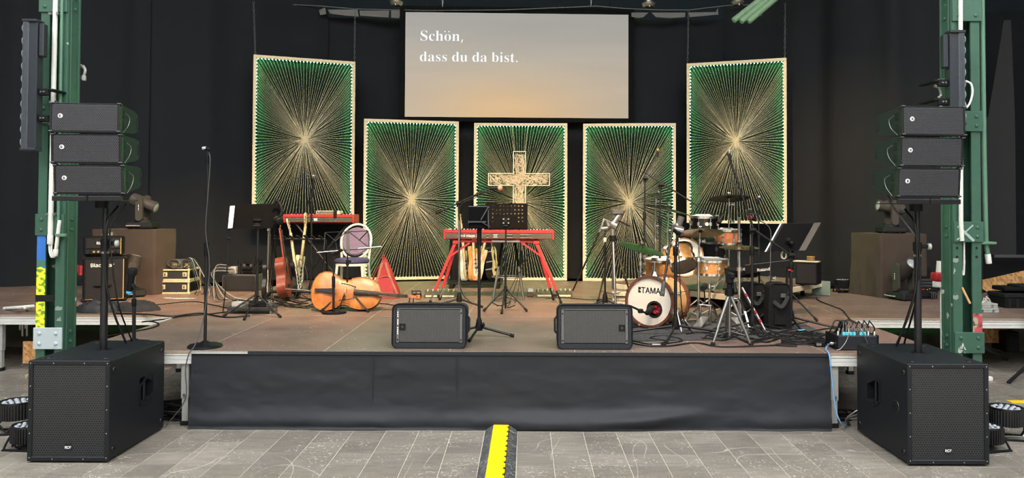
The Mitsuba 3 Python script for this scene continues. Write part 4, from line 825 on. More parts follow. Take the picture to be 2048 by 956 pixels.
solo('paper_sheet', 'narrow white sheet hanging at the left end of the black music stand', 'paper', hull([p(460, 412, 0.07), p(470, 411, 0.07), p(465, 456, -0.045), p(455.5, 457, -0.045), p(460, 412, 0.068), p(470, 411, 0.068), p(465, 456, -0.047), p(455.5, 457, -0.047)]), 'm_paper')
h = thing('headphones', 'black headphones hooked over the right end of the music stand', 'headphones')
obj(h, 'headband', tube(curve([p(547, 408, 0.0), p(553, 402, 0.0), p(560, 408, -0.02), p(564, 422, -0.03), p(560, 434, -0.04)]), 0.017, 8), 'm_black', True)
for x, y in ((553, 438), (558, 441)): obj(h, 'ear_cup', lathe([(0.034, 0), (0.042, 0.008), (0.042, 0.028), (0.03, 0.036), (0.0004, 0.036)], 18, p(x, y, -0.05), (0.5, -0.8, -0.3)), 'm_black', True)
solo('headphone_cable', 'thin cable hanging from the headphones', 'cable', tube(curve([p(553, 447, -0.05), p(548, 470, 0), p(550, 510, 0.1), p(546, 560, 0.2), on(545, 600, SZ + 0.004)]), 0.003, 5), 'm_cable', True)
solo('microphone_cable', 'thin cable hanging from the left end of the music stand', 'cable', tube(curve([p(459, 456), p(456, 480), p(454, 540), p(450, 590), on(446, 622, SZ + 0.005)]), 0.0055, 5), 'm_cable', True)
k = thing('microphone_clip', 'small black clip on the thin cable left of the music stand', 'clip'); obj(k, 'body', box(p(458, 477), (0.045, 0.03, 0.03), 0.008), 'm_black')

# pedalboard
b = on(500, 628); Y = b[1]
k = thing('pedalboard', 'pedalboard with three effect pedals behind the black music stand', 'pedalboard', mv(b))
obj(k, 'board', join(box((0, 0.1, 0.062), (0.48, 0.24, 0.02), 0.004), box((0, -0.015, 0.05), (0.48, 0.012, 0.03), 0.003)), 'm_grey_metal')
for s in (-1, 1): objs(k, 'leg', [box((s * 0.22, y, 0.027), (0.016, 0.03, 0.054), 0.003) for y in (0, 0.2)], 'm_steel')
for x, w, h_, m in ((-0.155, 0.115, 0.05, 'm_aluminium_dull'), (0.06, 0.18, 0.055, 'm_black'), (0.19, 0.06, 0.045, 'm_grey_box')):
    q = obj(k, 'pedal', box((x, 0.09, 0.072 + h_ / 2), (w, 0.12, h_), 0.006), m)
    obj(q, 'footswitch', cyl((x, 0.055, 0.072 + h_), (x, 0.055, 0.088 + h_), 0.011, n=10), 'm_chrome', True)
    objs(q, 'knob', [cyl((x + dx, 0.12, 0.072 + h_), (x + dx, 0.12, 0.086 + h_), 0.009, n=8) for dx in (-w * 0.25, w * 0.25)], 'm_black')

# ------------------------------------------------------------------ draped boxes with moving lights
def draped(A, B, C, D, ztop, label):
    pg = Polygon([A, B, C, D]).buffer(-0.03).buffer(0.03, 4); ring = np.array(pg.exterior.coords); cen = ring[:-1].mean(0)
    L_ = np.r_[0, np.cumsum(np.linalg.norm(np.diff(ring, axis=0), axis=1))]
    def fn(u, v):
        t = u * L_[-1]; q = np.stack([np.interp(t, L_, ring[:, 0]), np.interp(t, L_, ring[:, 1])], -1)
        d = q - cen; d = d / np.linalg.norm(d, axis=-1, keepdims=True)
        fold = nfbm(np.stack([q[..., 0] * 7, q[..., 1] * 7, v * 1.5], -1), 3, 4) - 0.5
        out = 0.085 * v**1.1 * fold + 0.016 * v + 0.006 * np.sin(v * 5 + q[..., 0] * 9) * smooth01(0.0, 0.3, v)
        q = q + d * out[..., None]
        return np.stack([q[..., 0], q[..., 1], ztop - (ztop - SZ - 0.003) * v], -1)
    k = thing('draped_box', label, 'draped box')
    v, f = grid(fn, 140, 26)
    obj(k, 'cloth', (v, f), 'm_drape', True)
    obj(k, 'top_cloth', prism(pg.buffer(-0.004), 0.016, M=mv(0, 0, ztop - 0.014)), 'm_drape')
    return k
draped((-4.80, 10.07), (-4.66, 10.42), (-5.52, 10.62), (-5.66, 10.12), 1.443, 'brown-black cloth-draped box at the left with a moving light on top')
draped((4.62, 10.08), (5.25, 10.12), (5.22, 10.70), (4.44, 10.62), 1.425, 'dark cloth-draped box at the right with a moving light on top')
mat('m_mover', (62, 58, 54), 0.5, spec=0.4)
mat('m_mover_dark', (30, 30, 32), 0.4)
mat('m_mark', (226, 220, 208), 0.5)
def moving_light(o, yaw, pitch, label, s=1.0, group=None):
    k = thing('moving_light', label, 'moving light', mv(o) @ rot('z', yaw) @ np.diag([s, s, s, 1]), group)
    obj(k, 'base', join(box((0, 0, 0.05), (0.33, 0.26, 0.075), 0.012), box((-0.06, -0.132, 0.055), (0.18, 0.012, 0.05), 0.004)), 'm_mover_dark')
    objs(k, 'foot', [box((x, y, 0.007), (0.04, 0.04, 0.014)) for x in (-0.12, 0.12) for y in (-0.09, 0.09)], 'm_rubber')
    obj(k, 'carry_handle', tube([(-0.15, -0.14, 0.045), (-0.15, -0.155, 0.045), (0.02, -0.155, 0.045), (0.02, -0.14, 0.045)], 0.007, 6), 'm_aluminium_dull')
    obj(k, 'turntable', cyl((0, 0, 0.085), (0, 0, 0.115), 0.10, n=24), 'm_mover_dark', 35)
    arm = [(math.cos(a) * 0.046, (0.40 if math.sin(a) > 0 else 0.155) + math.sin(a) * 0.046) for a in np.linspace(0, 2 * PI, 25)[:-1]]
    for y in (-0.125, 0.085):
        a = obj(k, 'yoke_arm', prism(arm, 0.04, M=basis((0, y + 0.04, 0), (1, 0, 0), (0, 0, 1), (0, -1, 0))), 'm_mover')
        if y < 0: 
            obj(a, 'nameplate', box((0, y - 0.001, 0.285), (0.020, 0.004, 0.085), 0.001), 'm_black')
            obj(a, 'mark', join([box((0, y - 0.0035, 0.252 + 0.021 * q), (0.011, 0.002, 0.014)) for q in range(4)]), 'm_mark', label='small white letters up the arm')
    H = mv(0, 0, 0.345) @ rot('y', pitch)
    obj(k, 'head', tf(join(lathe([(0.0005, -0.16), (0.075, -0.16), (0.083, -0.14), (0.083, 0.02), (0.07, 0.06), (0.073, 0.15), (0.078, 0.16), (0.078, 0.185), (0.066, 0.185), (0.064, 0.175), (0.0005, 0.172)], 26), box((0, 0, -0.07), (0.14, 0.14, 0.16), 0.02)), H), 'm_mover', 35)
    obj(k, 'lens', tf(lathe([(0.062, 0.176), (0.05, 0.186), (0.0005, 0.19)], 24), H), 'm_lens', True)
    return k
p = at(286, 458, 10.3); moving_light((p[0], 10.30, 1.447), 0, 110, 'moving light on the left draped box, its head pointing to the right')
p = at(1781, 466, 10.35); moving_light((p[0], 10.33, 1.429), 180, 80, 'moving light on the right draped box, its head pointing to the left', 0.98)
p = on(250, 596); moving_light((p[0], 10.0 if False else p[1] + 0.15, SZ), 30, 15, 'moving light standing on the floor between the amplifier and the left draped box')
p = on(1819, 602); moving_light((p[0], p[1] + 0.14, SZ), -78, 55, 'moving light standing on the floor in front of the right draped box', 1.05)

# ------------------------------------------------------------------ guitar amplifier stack
p = on(197, 606); M = mv(p[0], p[1] + 0.12, SZ) @ rot('z', 22)
k = thing('speaker_cabinet', 'black guitar speaker cabinet with gold piping at the left, below the amplifier head', 'guitar amplifier', M)
obj(k, 'case', box((0, 0.15, 0.275), (0.46, 0.31, 0.53), 0.015), 'm_black')
obj(k, 'grille', box((0.0, -0.008, 0.27), (0.40, 0.012, 0.47), 0.004), 'm_grille_cloth')
obj(k, 'piping', join(boxab((0.2, -0.018, 0.03), (0.21, -0.006, 0.51)), boxab((-0.2, -0.018, 0.03), (0.21, -0.006, 0.036))), 'm_gold')
obj(k, 'lettering', face(centred(letters('Blackstar', 0.042, 0.003, True)), (-0.02, -0.016, 0.44)), 'm_mark', label='cream letters Blackstar')
obj(k, 'handle', join(tube([(-0.1, -0.014, 0.2), (-0.1, -0.035, 0.2), (0.07, -0.035, 0.2), (0.07, -0.014, 0.2)], 0.011, 6)), 'm_rubber')
objs(k, 'corner', [box((x, 0.0 if q else 0.30, z), (0.04, 0.03, 0.04), 0.01) for x in (-0.225, 0.225) for z in (0.025, 0.525) for q in (0, 1)], 'm_rubber')
k = thing('amplifier_head', 'small black amplifier head with knobs standing on the guitar speaker cabinet', 'guitar amplifier', M @ mv(-0.02, 0.02, 0.548))
obj(k, 'case', box((0, 0.13, 0.12), (0.42, 0.26, 0.225), 0.014), 'm_black')
obj(k, 'front_panel', join(box((0.0, -0.004, 0.15), (0.36, 0.012, 0.12), 0.003)), 'm_grille_cloth')
obj(k, 'control_strip', box((0.0, -0.004, 0.052), (0.36, 0.012, 0.05), 0.002), 'm_ebony')
for q in range(7): obj(k, 'knob', cyl((-0.14 + q * 0.046, -0.01, 0.052), (-0.14 + q * 0.046, -0.03, 0.052), 0.012, n=10), 'm_gold' if q % 3 else 'm_black')
obj(k, 'lettering', face(centred(letters('Blackstar', 0.03, 0.003, True)), (0.02, -0.012, 0.155)), 'm_mark', label='cream letters Blackstar')
obj(k, 'piping', boxab((0.185, -0.012, 0.02), (0.195, -0.004, 0.215)), 'm_gold')
k = thing('microphone', 'little silver microphone lying on the amplifier head', 'microphone', M @ mv(0.02, 0.08, 0.548 + 0.235)); obj(k, 'body', join(cyl((-0.06, 0, 0.018), (0.03, 0, 0.018), 0.014), box((0.04, 0, 0.025), (0.04, 0.04, 0.05), 0.008)), 'm_steel')
def heap(c, sx, sy, h, seed, n=26):
    def fn(u, v):
        a = u * 2 * PI; r = v
        e = 0.75 + 0.5 * nfbm(np.stack([np.cos(a) * 1.6, np.sin(a) * 1.6, 0 * a + seed], -1), 3, seed)
        hh = h * np.clip(1 - r**5, 0, 1)**0.8 * (0.30 + 1.2 * nfbm(np.stack([np.cos(a) * r * 2.4, np.sin(a) * r * 2.4, 0 * a + seed + 3], -1), 4, seed))
        return np.stack([c[0] + np.cos(a) * r * sx * e, c[1] + np.sin(a) * r * sy * e, c[2] + 0.003 + hh], -1)
    v, f = grid(fn, 40, n); return v, f[:, ::-1]
p = on(176, 628); solo('folded_cloth', 'dark cloth dropped on the side stage below the guitar amplifier', 'cloth', heap((p[0], p[1] + 0.2, SZ), 0.25, 0.16, 0.11, 3), 'm_skirt', True)
p = on(262, 624); solo('carry_bag', 'flat black bag lying on the side stage right of the guitar amplifier', 'bag', heap((p[0], p[1] + 0.14, SZ), 0.26, 0.16, 0.085, 8), 'm_strap_black', True)
p = at(162, 540, 9.28); solo('red_cloth', 'red cloth hanging at the left side of the guitar cabinet', 'cloth', tf(sheet(lambda u, v: np.stack([(u - 0.5) * 0.11 * (1 - 0.3 * v), 0.02 * np.sin(u * 9), 0.12 * (0.5 - v)], -1), 10, 8, 0.008), mv(p)), 'm_pack_red', True)

# ------------------------------------------------------------------ wireless microphone on a straight stand behind the left subwoofer
Y = 6.52; p = lambda x, y, dy=0: at(x, y, Y + dy)
k = thing('microphone_stand', 'straight microphone stand behind the left subwoofer', 'microphone stand')
base = (p(268, 680)[0], Y, SZ)
obj(k, 'round_base', lathe([(0.13, 0.6), (0.13, 0.612), (0.05, 0.625), (0.02, 0.64), (0.0003, 0.64)], 30, (base[0], Y, 0)), 'm_black_metal', 35)
pole(k, [(base[0], Y, 0.62), p(268, 604)], 0.0145); pole(k, [p(268, 606), p(268, 572)], 0.010, name='upper_tube')
obj(k, 'clutch', cyl(p(268, 612), p(268, 598), 0.019), 'm_black', True)
obj(k, 'clip', cyl(p(269, 576), p(262, 566), 0.018), 'm_black', True)
k = thing('microphone', 'black handheld microphone with a blue ring in the stand behind the left subwoofer', 'microphone')
ax = p(266, 536) - p(258, 588); L = np.linalg.norm(ax)
obj(k, 'handle', lathe([(0.0004, 0), (0.020, 0.002), (0.022, 0.03), (0.0255, L * 0.62), (0.027, L * 0.7)], 18, p(258, 588), ax), 'm_black', True)
obj(k, 'head', lathe([(0.027, L * 0.68), (0.037, L * 0.78), (0.038, L * 0.93), (0.030, L), (0.0004, L * 1.01)], 18, p(258, 588), ax), 'm_rubber', True)
obj(k, 'ring', lathe([(0.0225, 0.004), (0.0245, 0.008), (0.0245, 0.02), (0.0225, 0.024)], 18, p(258, 588), ax), 'm_blue_ring', True, label='blue ring')

# ------------------------------------------------------------------ flight cases with radio gear
def flight_case(M, w, d_, h, label, open_right=True):
    k = thing('flight_case', label, 'flight case', M)
    obj(k, 'body', boxab((-w / 2 + 0.01, 0.012, 0.008), (w / 2 - 0.01, d_ - 0.01, h - 0.008)), 'm_case_panel')
    e, E = 0.022, []
    for x in (-w / 2, w / 2 - e):
        for y in (0, d_ - e): E.append(boxab((x, y, 0), (x + e, y + e, h), 0.003))
        for z in (0, h - e): E.append(boxab((x, 0, z), (x + e, d_, z + e), 0.003))
    for y in (0, d_ - e):
        for z in (0, h - e): E.append(boxab((-w / 2, y, z), (w / 2, y + e, z + e), 0.003))
    obj(k, 'edging', join(E), 'm_case_edge', label='pale metal edging')
    for x in (-w / 2 + 0.01, w / 2 - 0.01):
        for z in (0.012, h - 0.012): obj(k, 'ball_corner', sph((x, 0.012, z), 0.024, 6), 'm_case_edge', True)
    for x in (-w * 0.34, w * 0.34):
        l = obj(k, 'latch', box((x, 0.004, h * 0.52), (0.055, 0.014, 0.06), 0.004), 'm_case_edge')
        obj(l, 'wing', box((x, -0.008, h * 0.52), (0.02, 0.012, 0.034), 0.004), 'm_steel')
    obj(k, 'rack_unit', join(*[box((w / 2 - 0.002, d_ * (0.25 + 0.25 * q), h * 0.5), (0.008, d_ * 0.2, h * 0.5), 0.002) for q in range(3)]), 'm_black')
    return k
p = on(347, 588); M = mv(p[0], p[1], SZ) @ rot('z', 2)
flight_case(M, 0.40, 0.42, 0.172, 'lower of the two stacked flight cases at the left')
flight_case(M @ mv(0.01, 0.01, 0.174), 0.37, 0.40, 0.15, 'upper of the two stacked flight cases, below the radio gear')
T0 = M @ mv(0, 0, 0.325)
k = thing('radio_receiver', 'small grey receiver box with an antenna on the flight cases', 'receiver', T0)
obj(k, 'body', box((0.03, 0.10, 0.062), (0.14, 0.16, 0.12), 0.006), 'm_grey_box'); obj(k, 'antenna', cyl((0.0, 0.16, 0.12), (0.06, 0.18, 0.27), 0.006, 0.003), 'm_black', True)
objs(k, 'socket', [cyl((0.0 + 0.03 * q, 0.021, 0.06), (0.0 + 0.03 * q, 0.008, 0.06), 0.010, n=10) for q in range(3)], 'm_gold')
k = thing('splitter_box', 'low grey splitter box with plugs at the right on the flight cases', 'electronics box', T0)
obj(k, 'body', box((0.155, 0.14, 0.04), (0.08, 0.18, 0.075), 0.006), 'm_grey_box'); objs(k, 'plug', [cyl((0.128 + 0.026 * q, 0.05, 0.03 + 0.02 * (q % 2)), (0.128 + 0.026 * q, 0.02, 0.03 + 0.02 * (q % 2)), 0.009, n=8) for q in range(3)], 'm_gold')
coil = [tube([(-0.0 + (0.075 + 0.004 * q) * math.cos(a), 0.0 + 0.004 * q, 0.075 + 0.055 * math.sin(a)) for a in np.linspace(0, 2 * PI, 19)], 0.0045, 5, False) for q in range(4)]
solo('cable_coil', 'coiled grey cable hanging before the receiver on the flight cases', 'cable', join(coil), 'm_grey_box', True, M=T0 @ mv(0.0, -0.016, 0.002))
for q in range(8):
    r = random.Random(q); a = T0 @ np.array([0.10 + 0.02 * r.random() * q / 3, 0.05 + 0.02 * q, 0.05 + 0.06 * r.random(), 1]); e = on(388 + 5 * q, 586 + 5 * r.random())
    solo('patch_cable', 'thin cable spilling from the radio gear down the side of the flight cases', 'cable', tube(curve([a[:3], a[:3] + [0.10, -0.05, 0.03], (e + a[:3]) / 2 + [0.10 + 0.03 * r.random(), -0.08, 0.02], e + [0.03, 0, 0.06], e + [0.10 * r.random(), -0.1, 0.006]]), 0.0045, 5), ('m_cable', 'm_grey_box', 'm_aluminium_dull')[q % 3], True, group='thin cables at the flight cases')
q = on(360, 597); solo('paper_sheet', 'curved cream sheet of paper on the floor before the flight cases', 'paper', prism([(-0.22, 0.03), (-0.05, -0.035), (0.08, -0.03), (0.2, 0.0), (0.1, 0.03), (-0.08, 0.02), (-0.18, 0.06)], 0.002, M=mv(q[0], q[1], SZ + 0.001)), 'm_paper')

# grey box with a hard case on it
p = on(478, 583); M = mv(p[0], p[1], SZ)
k = thing('speaker_box', 'dark grey box under the black hard case left of the guitars', 'speaker', M)
obj(k, 'case', box((0, 0.15, 0.115), (0.47, 0.30, 0.228), 0.012), 'm_grey_box'); obj(k, 'front', box((0, -0.004, 0.115), (0.43, 0.012, 0.19), 0.004), 'm_grille_cloth')
M = M @ mv(0.06, 0.03, 0.231)
k = thing('hard_case', 'black plastic hard case with a handle on the dark grey box', 'hard case', M)
obj(k, 'lower_shell', box((0.04, 0.11, 0.06), (0.28, 0.20, 0.115), 0.02), 'm_black'); obj(k, 'lid', box((0.04, 0.11, 0.16), (0.28, 0.20, 0.08), 0.02), 'm_black')
objs(k, 'ribs', [box((0.04 + x, 0.008, 0.10), (0.02, 0.014, 0.19), 0.004) for x in (-0.11, -0.075, 0.075, 0.11)], 'm_rubber')
obj(k, 'handle', tube([(-0.02, 0.0, 0.10), (-0.02, -0.03, 0.085), (0.10, -0.03, 0.085), (0.10, 0.0, 0.10)], 0.011, 6), 'm_rubber')
objs(k, 'latch', [box((0.04 + x, 0.004, 0.118), (0.035, 0.016, 0.04), 0.004) for x in (-0.045, 0.045)], 'm_grey_box')
k = thing('power_supply', 'small silver box left of the hard case on the dark grey box', 'electronics box', M)
obj(k, 'body', box((-0.175, 0.08, 0.05), (0.10, 0.12, 0.095), 0.006), 'm_aluminium_dull'); objs(k, 'plug', [cyl((-0.2 + 0.03 * q, 0.02, 0.05), (-0.2 + 0.03 * q, -0.01, 0.045), 0.01, n=8) for q in range(3)], 'm_gold')

# ------------------------------------------------------------------ guitars and their rack
def guitar_outline(L, wl, wu, waist, cut_=False):
    y = np.linspace(0, 1, 37)
    w = []
    for t in y:
        lo = wl * math.sqrt(max(0, 1 - ((t - 0.30) / 0.30)**2)) if t < 0.30 else None
        if lo is None:
            if t < 0.60: s = (t - 0.30) / 0.30; lo = wl + (waist - wl) * (0.5 - 0.5 * math.cos(PI * s))
            elif t < 0.80: s = (t - 0.60) / 0.20; lo = waist + (wu - waist) * (0.5 - 0.5 * math.cos(PI * s))
            else: lo = wu * math.sqrt(max(0, 1 - ((t - 0.80) / 0.20)**2))
        w.append(lo)
    w = np.array(w); r = [(w[i], y[i] * L) for i in range(len(y))]; l = [(-w[i], y[i] * L) for i in range(len(y) - 1, -1, -1)]
    return [q for i, q in enumerate(r + l) if i == 0 or np.hypot(q[0] - (r + l)[i - 1][0], q[1] - (r + l)[i - 1][1]) > 1e-4]
def horned(L, w):   # solid-body outline with two horns
    P = [(0.35, 0.0), (0.8, 0.04), (1.0, 0.2), (0.98, 0.36), (0.74, 0.53), (0.70, 0.64), (0.86, 0.80), (0.80, 0.93), (0.64, 0.94), (0.42, 0.80), (0.16, 0.78), (-0.16, 0.78), (-0.42, 0.82), (-0.60, 1.0), (-0.78, 1.02), (-0.90, 0.88), (-0.74, 0.66), (-0.76, 0.54), (-1.0, 0.36), (-1.0, 0.18), (-0.8, 0.03), (-0.35, 0.0)]
    c = curve(np.array([(x * w, y * L, 0) for x, y in P + [P[0]]]), 4); return [(q[0], q[1]) for q in c[:-1]]
def guitar(name, label, M, kind, mbody, mneck, mtop=None, L=0.50, th=0.10, group=None, strap=None):
    k = thing(name, label, 'guitar', M, group)
    if kind == 'acoustic':
        ol = guitar_outline(L, 0.195, 0.145, 0.12)
        obj(k, 'body', prism(ol, th, M=basis((0, 0, 0), (1, 0, 0), (0, 0, 1), (0, -1, 0))), mbody, 30)
        obj(k, 'top', prism(ol, 0.004, M=basis((0, -th, 0), (1, 0, 0), (0, 0, 1), (0, -1, 0))), mtop or mbody, 30)
        obj(k, 'sound_hole', face(lathe([(0.05, -0.001), (0.05, 0.001), (0.0004, 0.0015)], 20), (0, -th - 0.004, L * 0.68)), 'm_ebony', True)
        obj(k, 'bridge', box((0, -th - 0.008, L * 0.30), (0.15, 0.012, 0.03), 0.003), 'm_ebony'); f = -th
        top = L * 0.98; nl = 0.34
    else:
        ol = horned(L, 0.165)
        obj(k, 'body', prism(ol, th, M=basis((0, 0, 0), (1, 0, 0), (0, 0, 1), (0, -1, 0))), mbody, 30)
        obj(k, 'pickguard', prism(list(Polygon([(x * 0.62, y * 0.72 + L * 0.12) for x, y in ol]).exterior.coords)[:-1], 0.003, M=basis((0.01, -th, 0), (1, 0, 0), (0, 0, 1), (0, -1, 0))), 'm_white' if mbody != 'm_white' else 'm_ivory')
        objs(k, 'pickup', [box((0, -th - 0.006, L * q), (0.075, 0.012, 0.018), 0.003) for q in (0.38, 0.5, 0.62)], 'm_ebony'); obj(k, 'bridge', box((0, -th - 0.006, L * 0.24), (0.08, 0.012, 0.03), 0.003), 'm_chrome'); f = -th
        objs(k, 'knob', [cyl((0.07 + 0.02 * q, -th, L * (0.30 - 0.08 * q)), (0.07 + 0.02 * q, -th - 0.016, L * (0.30 - 0.08 * q)), 0.011, n=8) for q in range(2)], 'm_white')
        top = L * 0.80; nl = 0.46
    n0 = top - (0.12 if kind != 'acoustic' else 0.02)
    nk = obj(k, 'neck', join(hull([(s * w, y, z) for s in (-1, 1) for (w, z) in ((0.028, n0), (0.022, top + nl)) for y in (f + 0.004, f + 0.02)] + [(s * 0.010, f + 0.027, z) for s in (-1, 1) for z in (n0, top + nl)])), mneck)
    obj(k, 'fingerboard', hull([(s * w, y, z) for s in (-1, 1) for (w, z) in ((0.028, n0 - 0.03), (0.022, top + nl)) for y in (f - 0.006, f + 0.004)]), 'm_ebony' if mneck != 'm_maple' else 'm_maple')
    hl = 0.18 if kind == 'acoustic' else 0.17
    hd = obj(k, 'headstock', prism([(-0.024, 0), (0.024, 0), (0.034, 0.05), (0.032, hl), (0.0, hl + 0.01), (-0.034, hl * 0.9), (-0.034, 0.05)], 0.016, M=basis((0, f + 0.020, top + nl), (1, 0, 0), (0, 0.12, 0.993), (0, -0.993, 0.12))), mneck)
    objs(hd, 'tuning_peg', [cyl((s * 0.034, f + 0.014, top + nl + 0.05 + 0.04 * q), (s * 0.056, f + 0.014, top + nl + 0.05 + 0.04 * q), 0.009, n=8) for s in (-1, 1) for q in range(3)], 'm_chrome')
    obj(k, 'string', join([cyl((-0.017 + 0.0068 * q, f - 0.012, L * 0.26), (-0.014 + 0.0056 * q, f - 0.008, top + nl), 0.0012, n=3, cap=False) for q in range(6)]), 'm_steel', kind='stuff')
    if strap:
        obj(k, 'strap', flat_strip(curve([(0.0, f + th * 0.5, 0.0), (-0.02, f - 0.05, -0.015), (0.02, f - 0.10, 0.12), (0.06, f - 0.11, 0.30), (0.04, f - 0.06, 0.44), (0.0, f - 0.02, top + 0.02)]), 0.055, 0.004, (1, 0.2, 0)), strap, label='hanging strap')
    return k
p = on(560, 603); lean = rot('x', -8)
guitar('acoustic_guitar', 'red-brown acoustic guitar with a black strap, leftmost in the guitar rack', mv(p[0], p[1] + 0.05, SZ + 0.03) @ rot('z', 96) @ lean, 'acoustic', 'm_mahogany', 'm_neck_red', 'm_mahogany', 0.50, 0.105, strap='m_strap_black')
p = on(590, 597); guitar('electric_guitar', 'dark electric guitar with a hanging brown strap, second in the guitar rack', mv(p[0], p[1] + 0.05, SZ + 0.03) @ rot('z', 98) @ lean, 'electric', 'm_black', 'm_maple', None, 0.42, 0.045, strap='m_strap_brown')
p = on(614, 583); guitar('electric_guitar', 'ivory electric guitar with a maple neck leaning to the right in the guitar rack', mv(p[0], p[1] - 0.55, SZ + 0.10) @ rot('y', 10.5) @ rot('z', 90) @ rot('x', -4), 'electric', 'm_ivory', 'm_maple', None, 0.43, 0.045)
p = on(524, 600); guitar('electric_guitar', 'dark guitar in shadow standing left of the guitar rack', mv(p[0], p[1] + 0.1, SZ + 0.03) @ rot('y', 9) @ rot('z', 94) @ lean, 'electric', 'm_ebony', 'm_grey_box', None, 0.40, 0.045)
k = thing('guitar_rack', 'black guitar rack with padded pegs behind the red-brown acoustic guitar', 'guitar rack')
a, b_ = at(548, 478, 9.75), at(651, 478, 9.75)
obj(k, 'top_bar', cyl(a, b_, 0.013, n=10), 'm_black_metal', True); obj(k, 'bottom_bar', cyl((a[0], 9.6, SZ + 0.10), (b_[0], 9.6, SZ + 0.10), 0.017), 'm_black_metal', True)
for x in (a[0], b_[0]):
    obj(k, 'side_frame', tube([(x, 9.32, SZ + 0.012), (x, 9.60, SZ + 0.10), (x, 9.75, a[2]), (x, 9.98, SZ + 0.012)], 0.013, 8), 'm_black_metal', True)
for q in range(7):
    x = a[0] + (b_[0] - a[0]) * (q + 0.5) / 7; obj(k, 'peg', cyl((x, 9.77, a[2] + 0.01), (x, 9.62, a[2] + 0.045), 0.014, n=10), 'm_rubber', True)

# ------------------------------------------------------------------ red keyboard at the rear
def keyboard(M, w, label, words_, big=None):
    k = thing('keyboard', label, 'keyboard', M)
    h, dp = 0.11, 0.33
    obj(k, 'case', boxab((-w / 2 + 0.02, 0.004, 0.0), (w / 2 - 0.02, dp, h - 0.012), 0.004), 'm_red')
    obj(k, 'rear_panel', boxab((-w / 2 + 0.025, -0.002, 0.008), (w / 2 - 0.025, 0.012, h * 0.64), 0.002), 'm_panel_grey', label='grey rear panel')
    obj(k, 'top_panel', boxab((-w / 2 + 0.015, -0.006, h * 0.66), (w / 2 - 0.015, dp * 0.62, h), 0.004), 'm_red')
    for s in (-1, 1): obj(k, 'end_block', boxab((s * w / 2, -0.008, -0.006), (s * (w / 2 - 0.024), dp, h + 0.002), 0.005), 'm_red')
    nk_ = int(w / 0.0235); obj(k, 'white_key', join([boxab((-w / 2 + 0.03 + q * 0.0232, dp * 0.63, h - 0.016), (-w / 2 + 0.052 + q * 0.0232, dp - 0.01, h + 0.004)) for q in range(nk_ - 3)]), 'm_key_white', kind='stuff')
    obj(k, 'knob', join([cyl((x, 0.06 + 0.05 * (q % 3), h), (x, 0.06 + 0.05 * (q % 3), h + 0.017), 0.010, n=8) for q, x in enumerate(np.linspace(-w * 0.42, w * 0.42, 30))]), 'm_black', kind='stuff')
    if big: obj(k, 'lettering', face(centred(letters(big, 0.030, 0.002, True)), (-w / 2 + 0.292, -0.004, h * 0.34)), 'm_mark', label='white letters ' + big)
    objs(k, 'socket', [face(lathe([(0.008, 0), (0.008, 0.006), (0.0003, 0.006)], 8), (x, -0.003, h * 0.36)) for x in w * np.array(words_)], 'm_ebony')
    obj(k, 'legend', join([face(box((0, 0, 0.001), (0.020, 0.003, 0.001)), (x, -0.003, h * (0.22 + 0.26 * (q % 2)))) for q, x in enumerate(np.repeat(w * np.array(words_), 2))] + [face(box((0, 0, 0.001), (0.05, 0.035, 0.001)), (w * 0.0 - 0.04, -0.003, h * 0.36))]), 'm_mark')
    return k
p0, p1 = at(566, 444, 10.6), at(708, 444, 10.6)
keyboard(mv((p0[0] + p1[0]) / 2, 10.6, p0[2] - 0.005), p1[0] - p0[0], 'red keyboard at the rear left under the upper left string panel', (-0.42, -0.30, -0.20, -0.15, -0.08, 0.0, 0.10, 0.16, 0.24))
k = thing('keyboard_stand', 'black crossed stand carrying the rear red keyboard', 'keyboard stand')
xa, xb, zt = p0[0] + 0.15, p1[0] - 0.12, p0[2] - 0.012
for y in (10.66, 10.9): obj(k, 'rail', cyl((xa - 0.12, y, zt - 0.004), (xb + 0.1, y, zt - 0.004), 0.012), 'm_black_metal', True)
for s in (0, 1): obj(k, 'cross_leg', cyl(((xa, xb)[s], 10.68 + 0.06 * s, zt - 0.01), ((xb, xa)[s], 10.68 + 0.06 * s, SZ + 0.02), 0.017), 'm_black_metal', True)
objs(k, 'foot_bar', [cyl((x, 10.5, SZ + 0.015), (x, 11.0, SZ + 0.015), 0.014) for x in (xa, xb)], 'm_black_metal')
k = thing('mini_keyboard', 'small cream synthesizer standing on the rear red keyboard', 'keyboard')
q0, q1 = at(634, 429, 10.68), at(682, 429, 10.68); zz = p0[2] + 0.107
obj(k, 'case', boxab((q0[0], 10.62, zz), (q1[0], 10.80, zz + 0.05), 0.006), 'm_ivory'); obj(k, 'key', join([boxab((q0[0] + 0.02 + 0.021 * i, 10.612, zz + 0.012), (q0[0] + 0.03 + 0.021 * i, 10.624, zz + 0.04)) for i in range(13)]), 'm_ebony', kind='stuff')
obj(k, 'lamp', box((q1[0] - 0.06, 10.60, zz + 0.0), (0.04, 0.03, 0.11), 0.006), 'm_black')
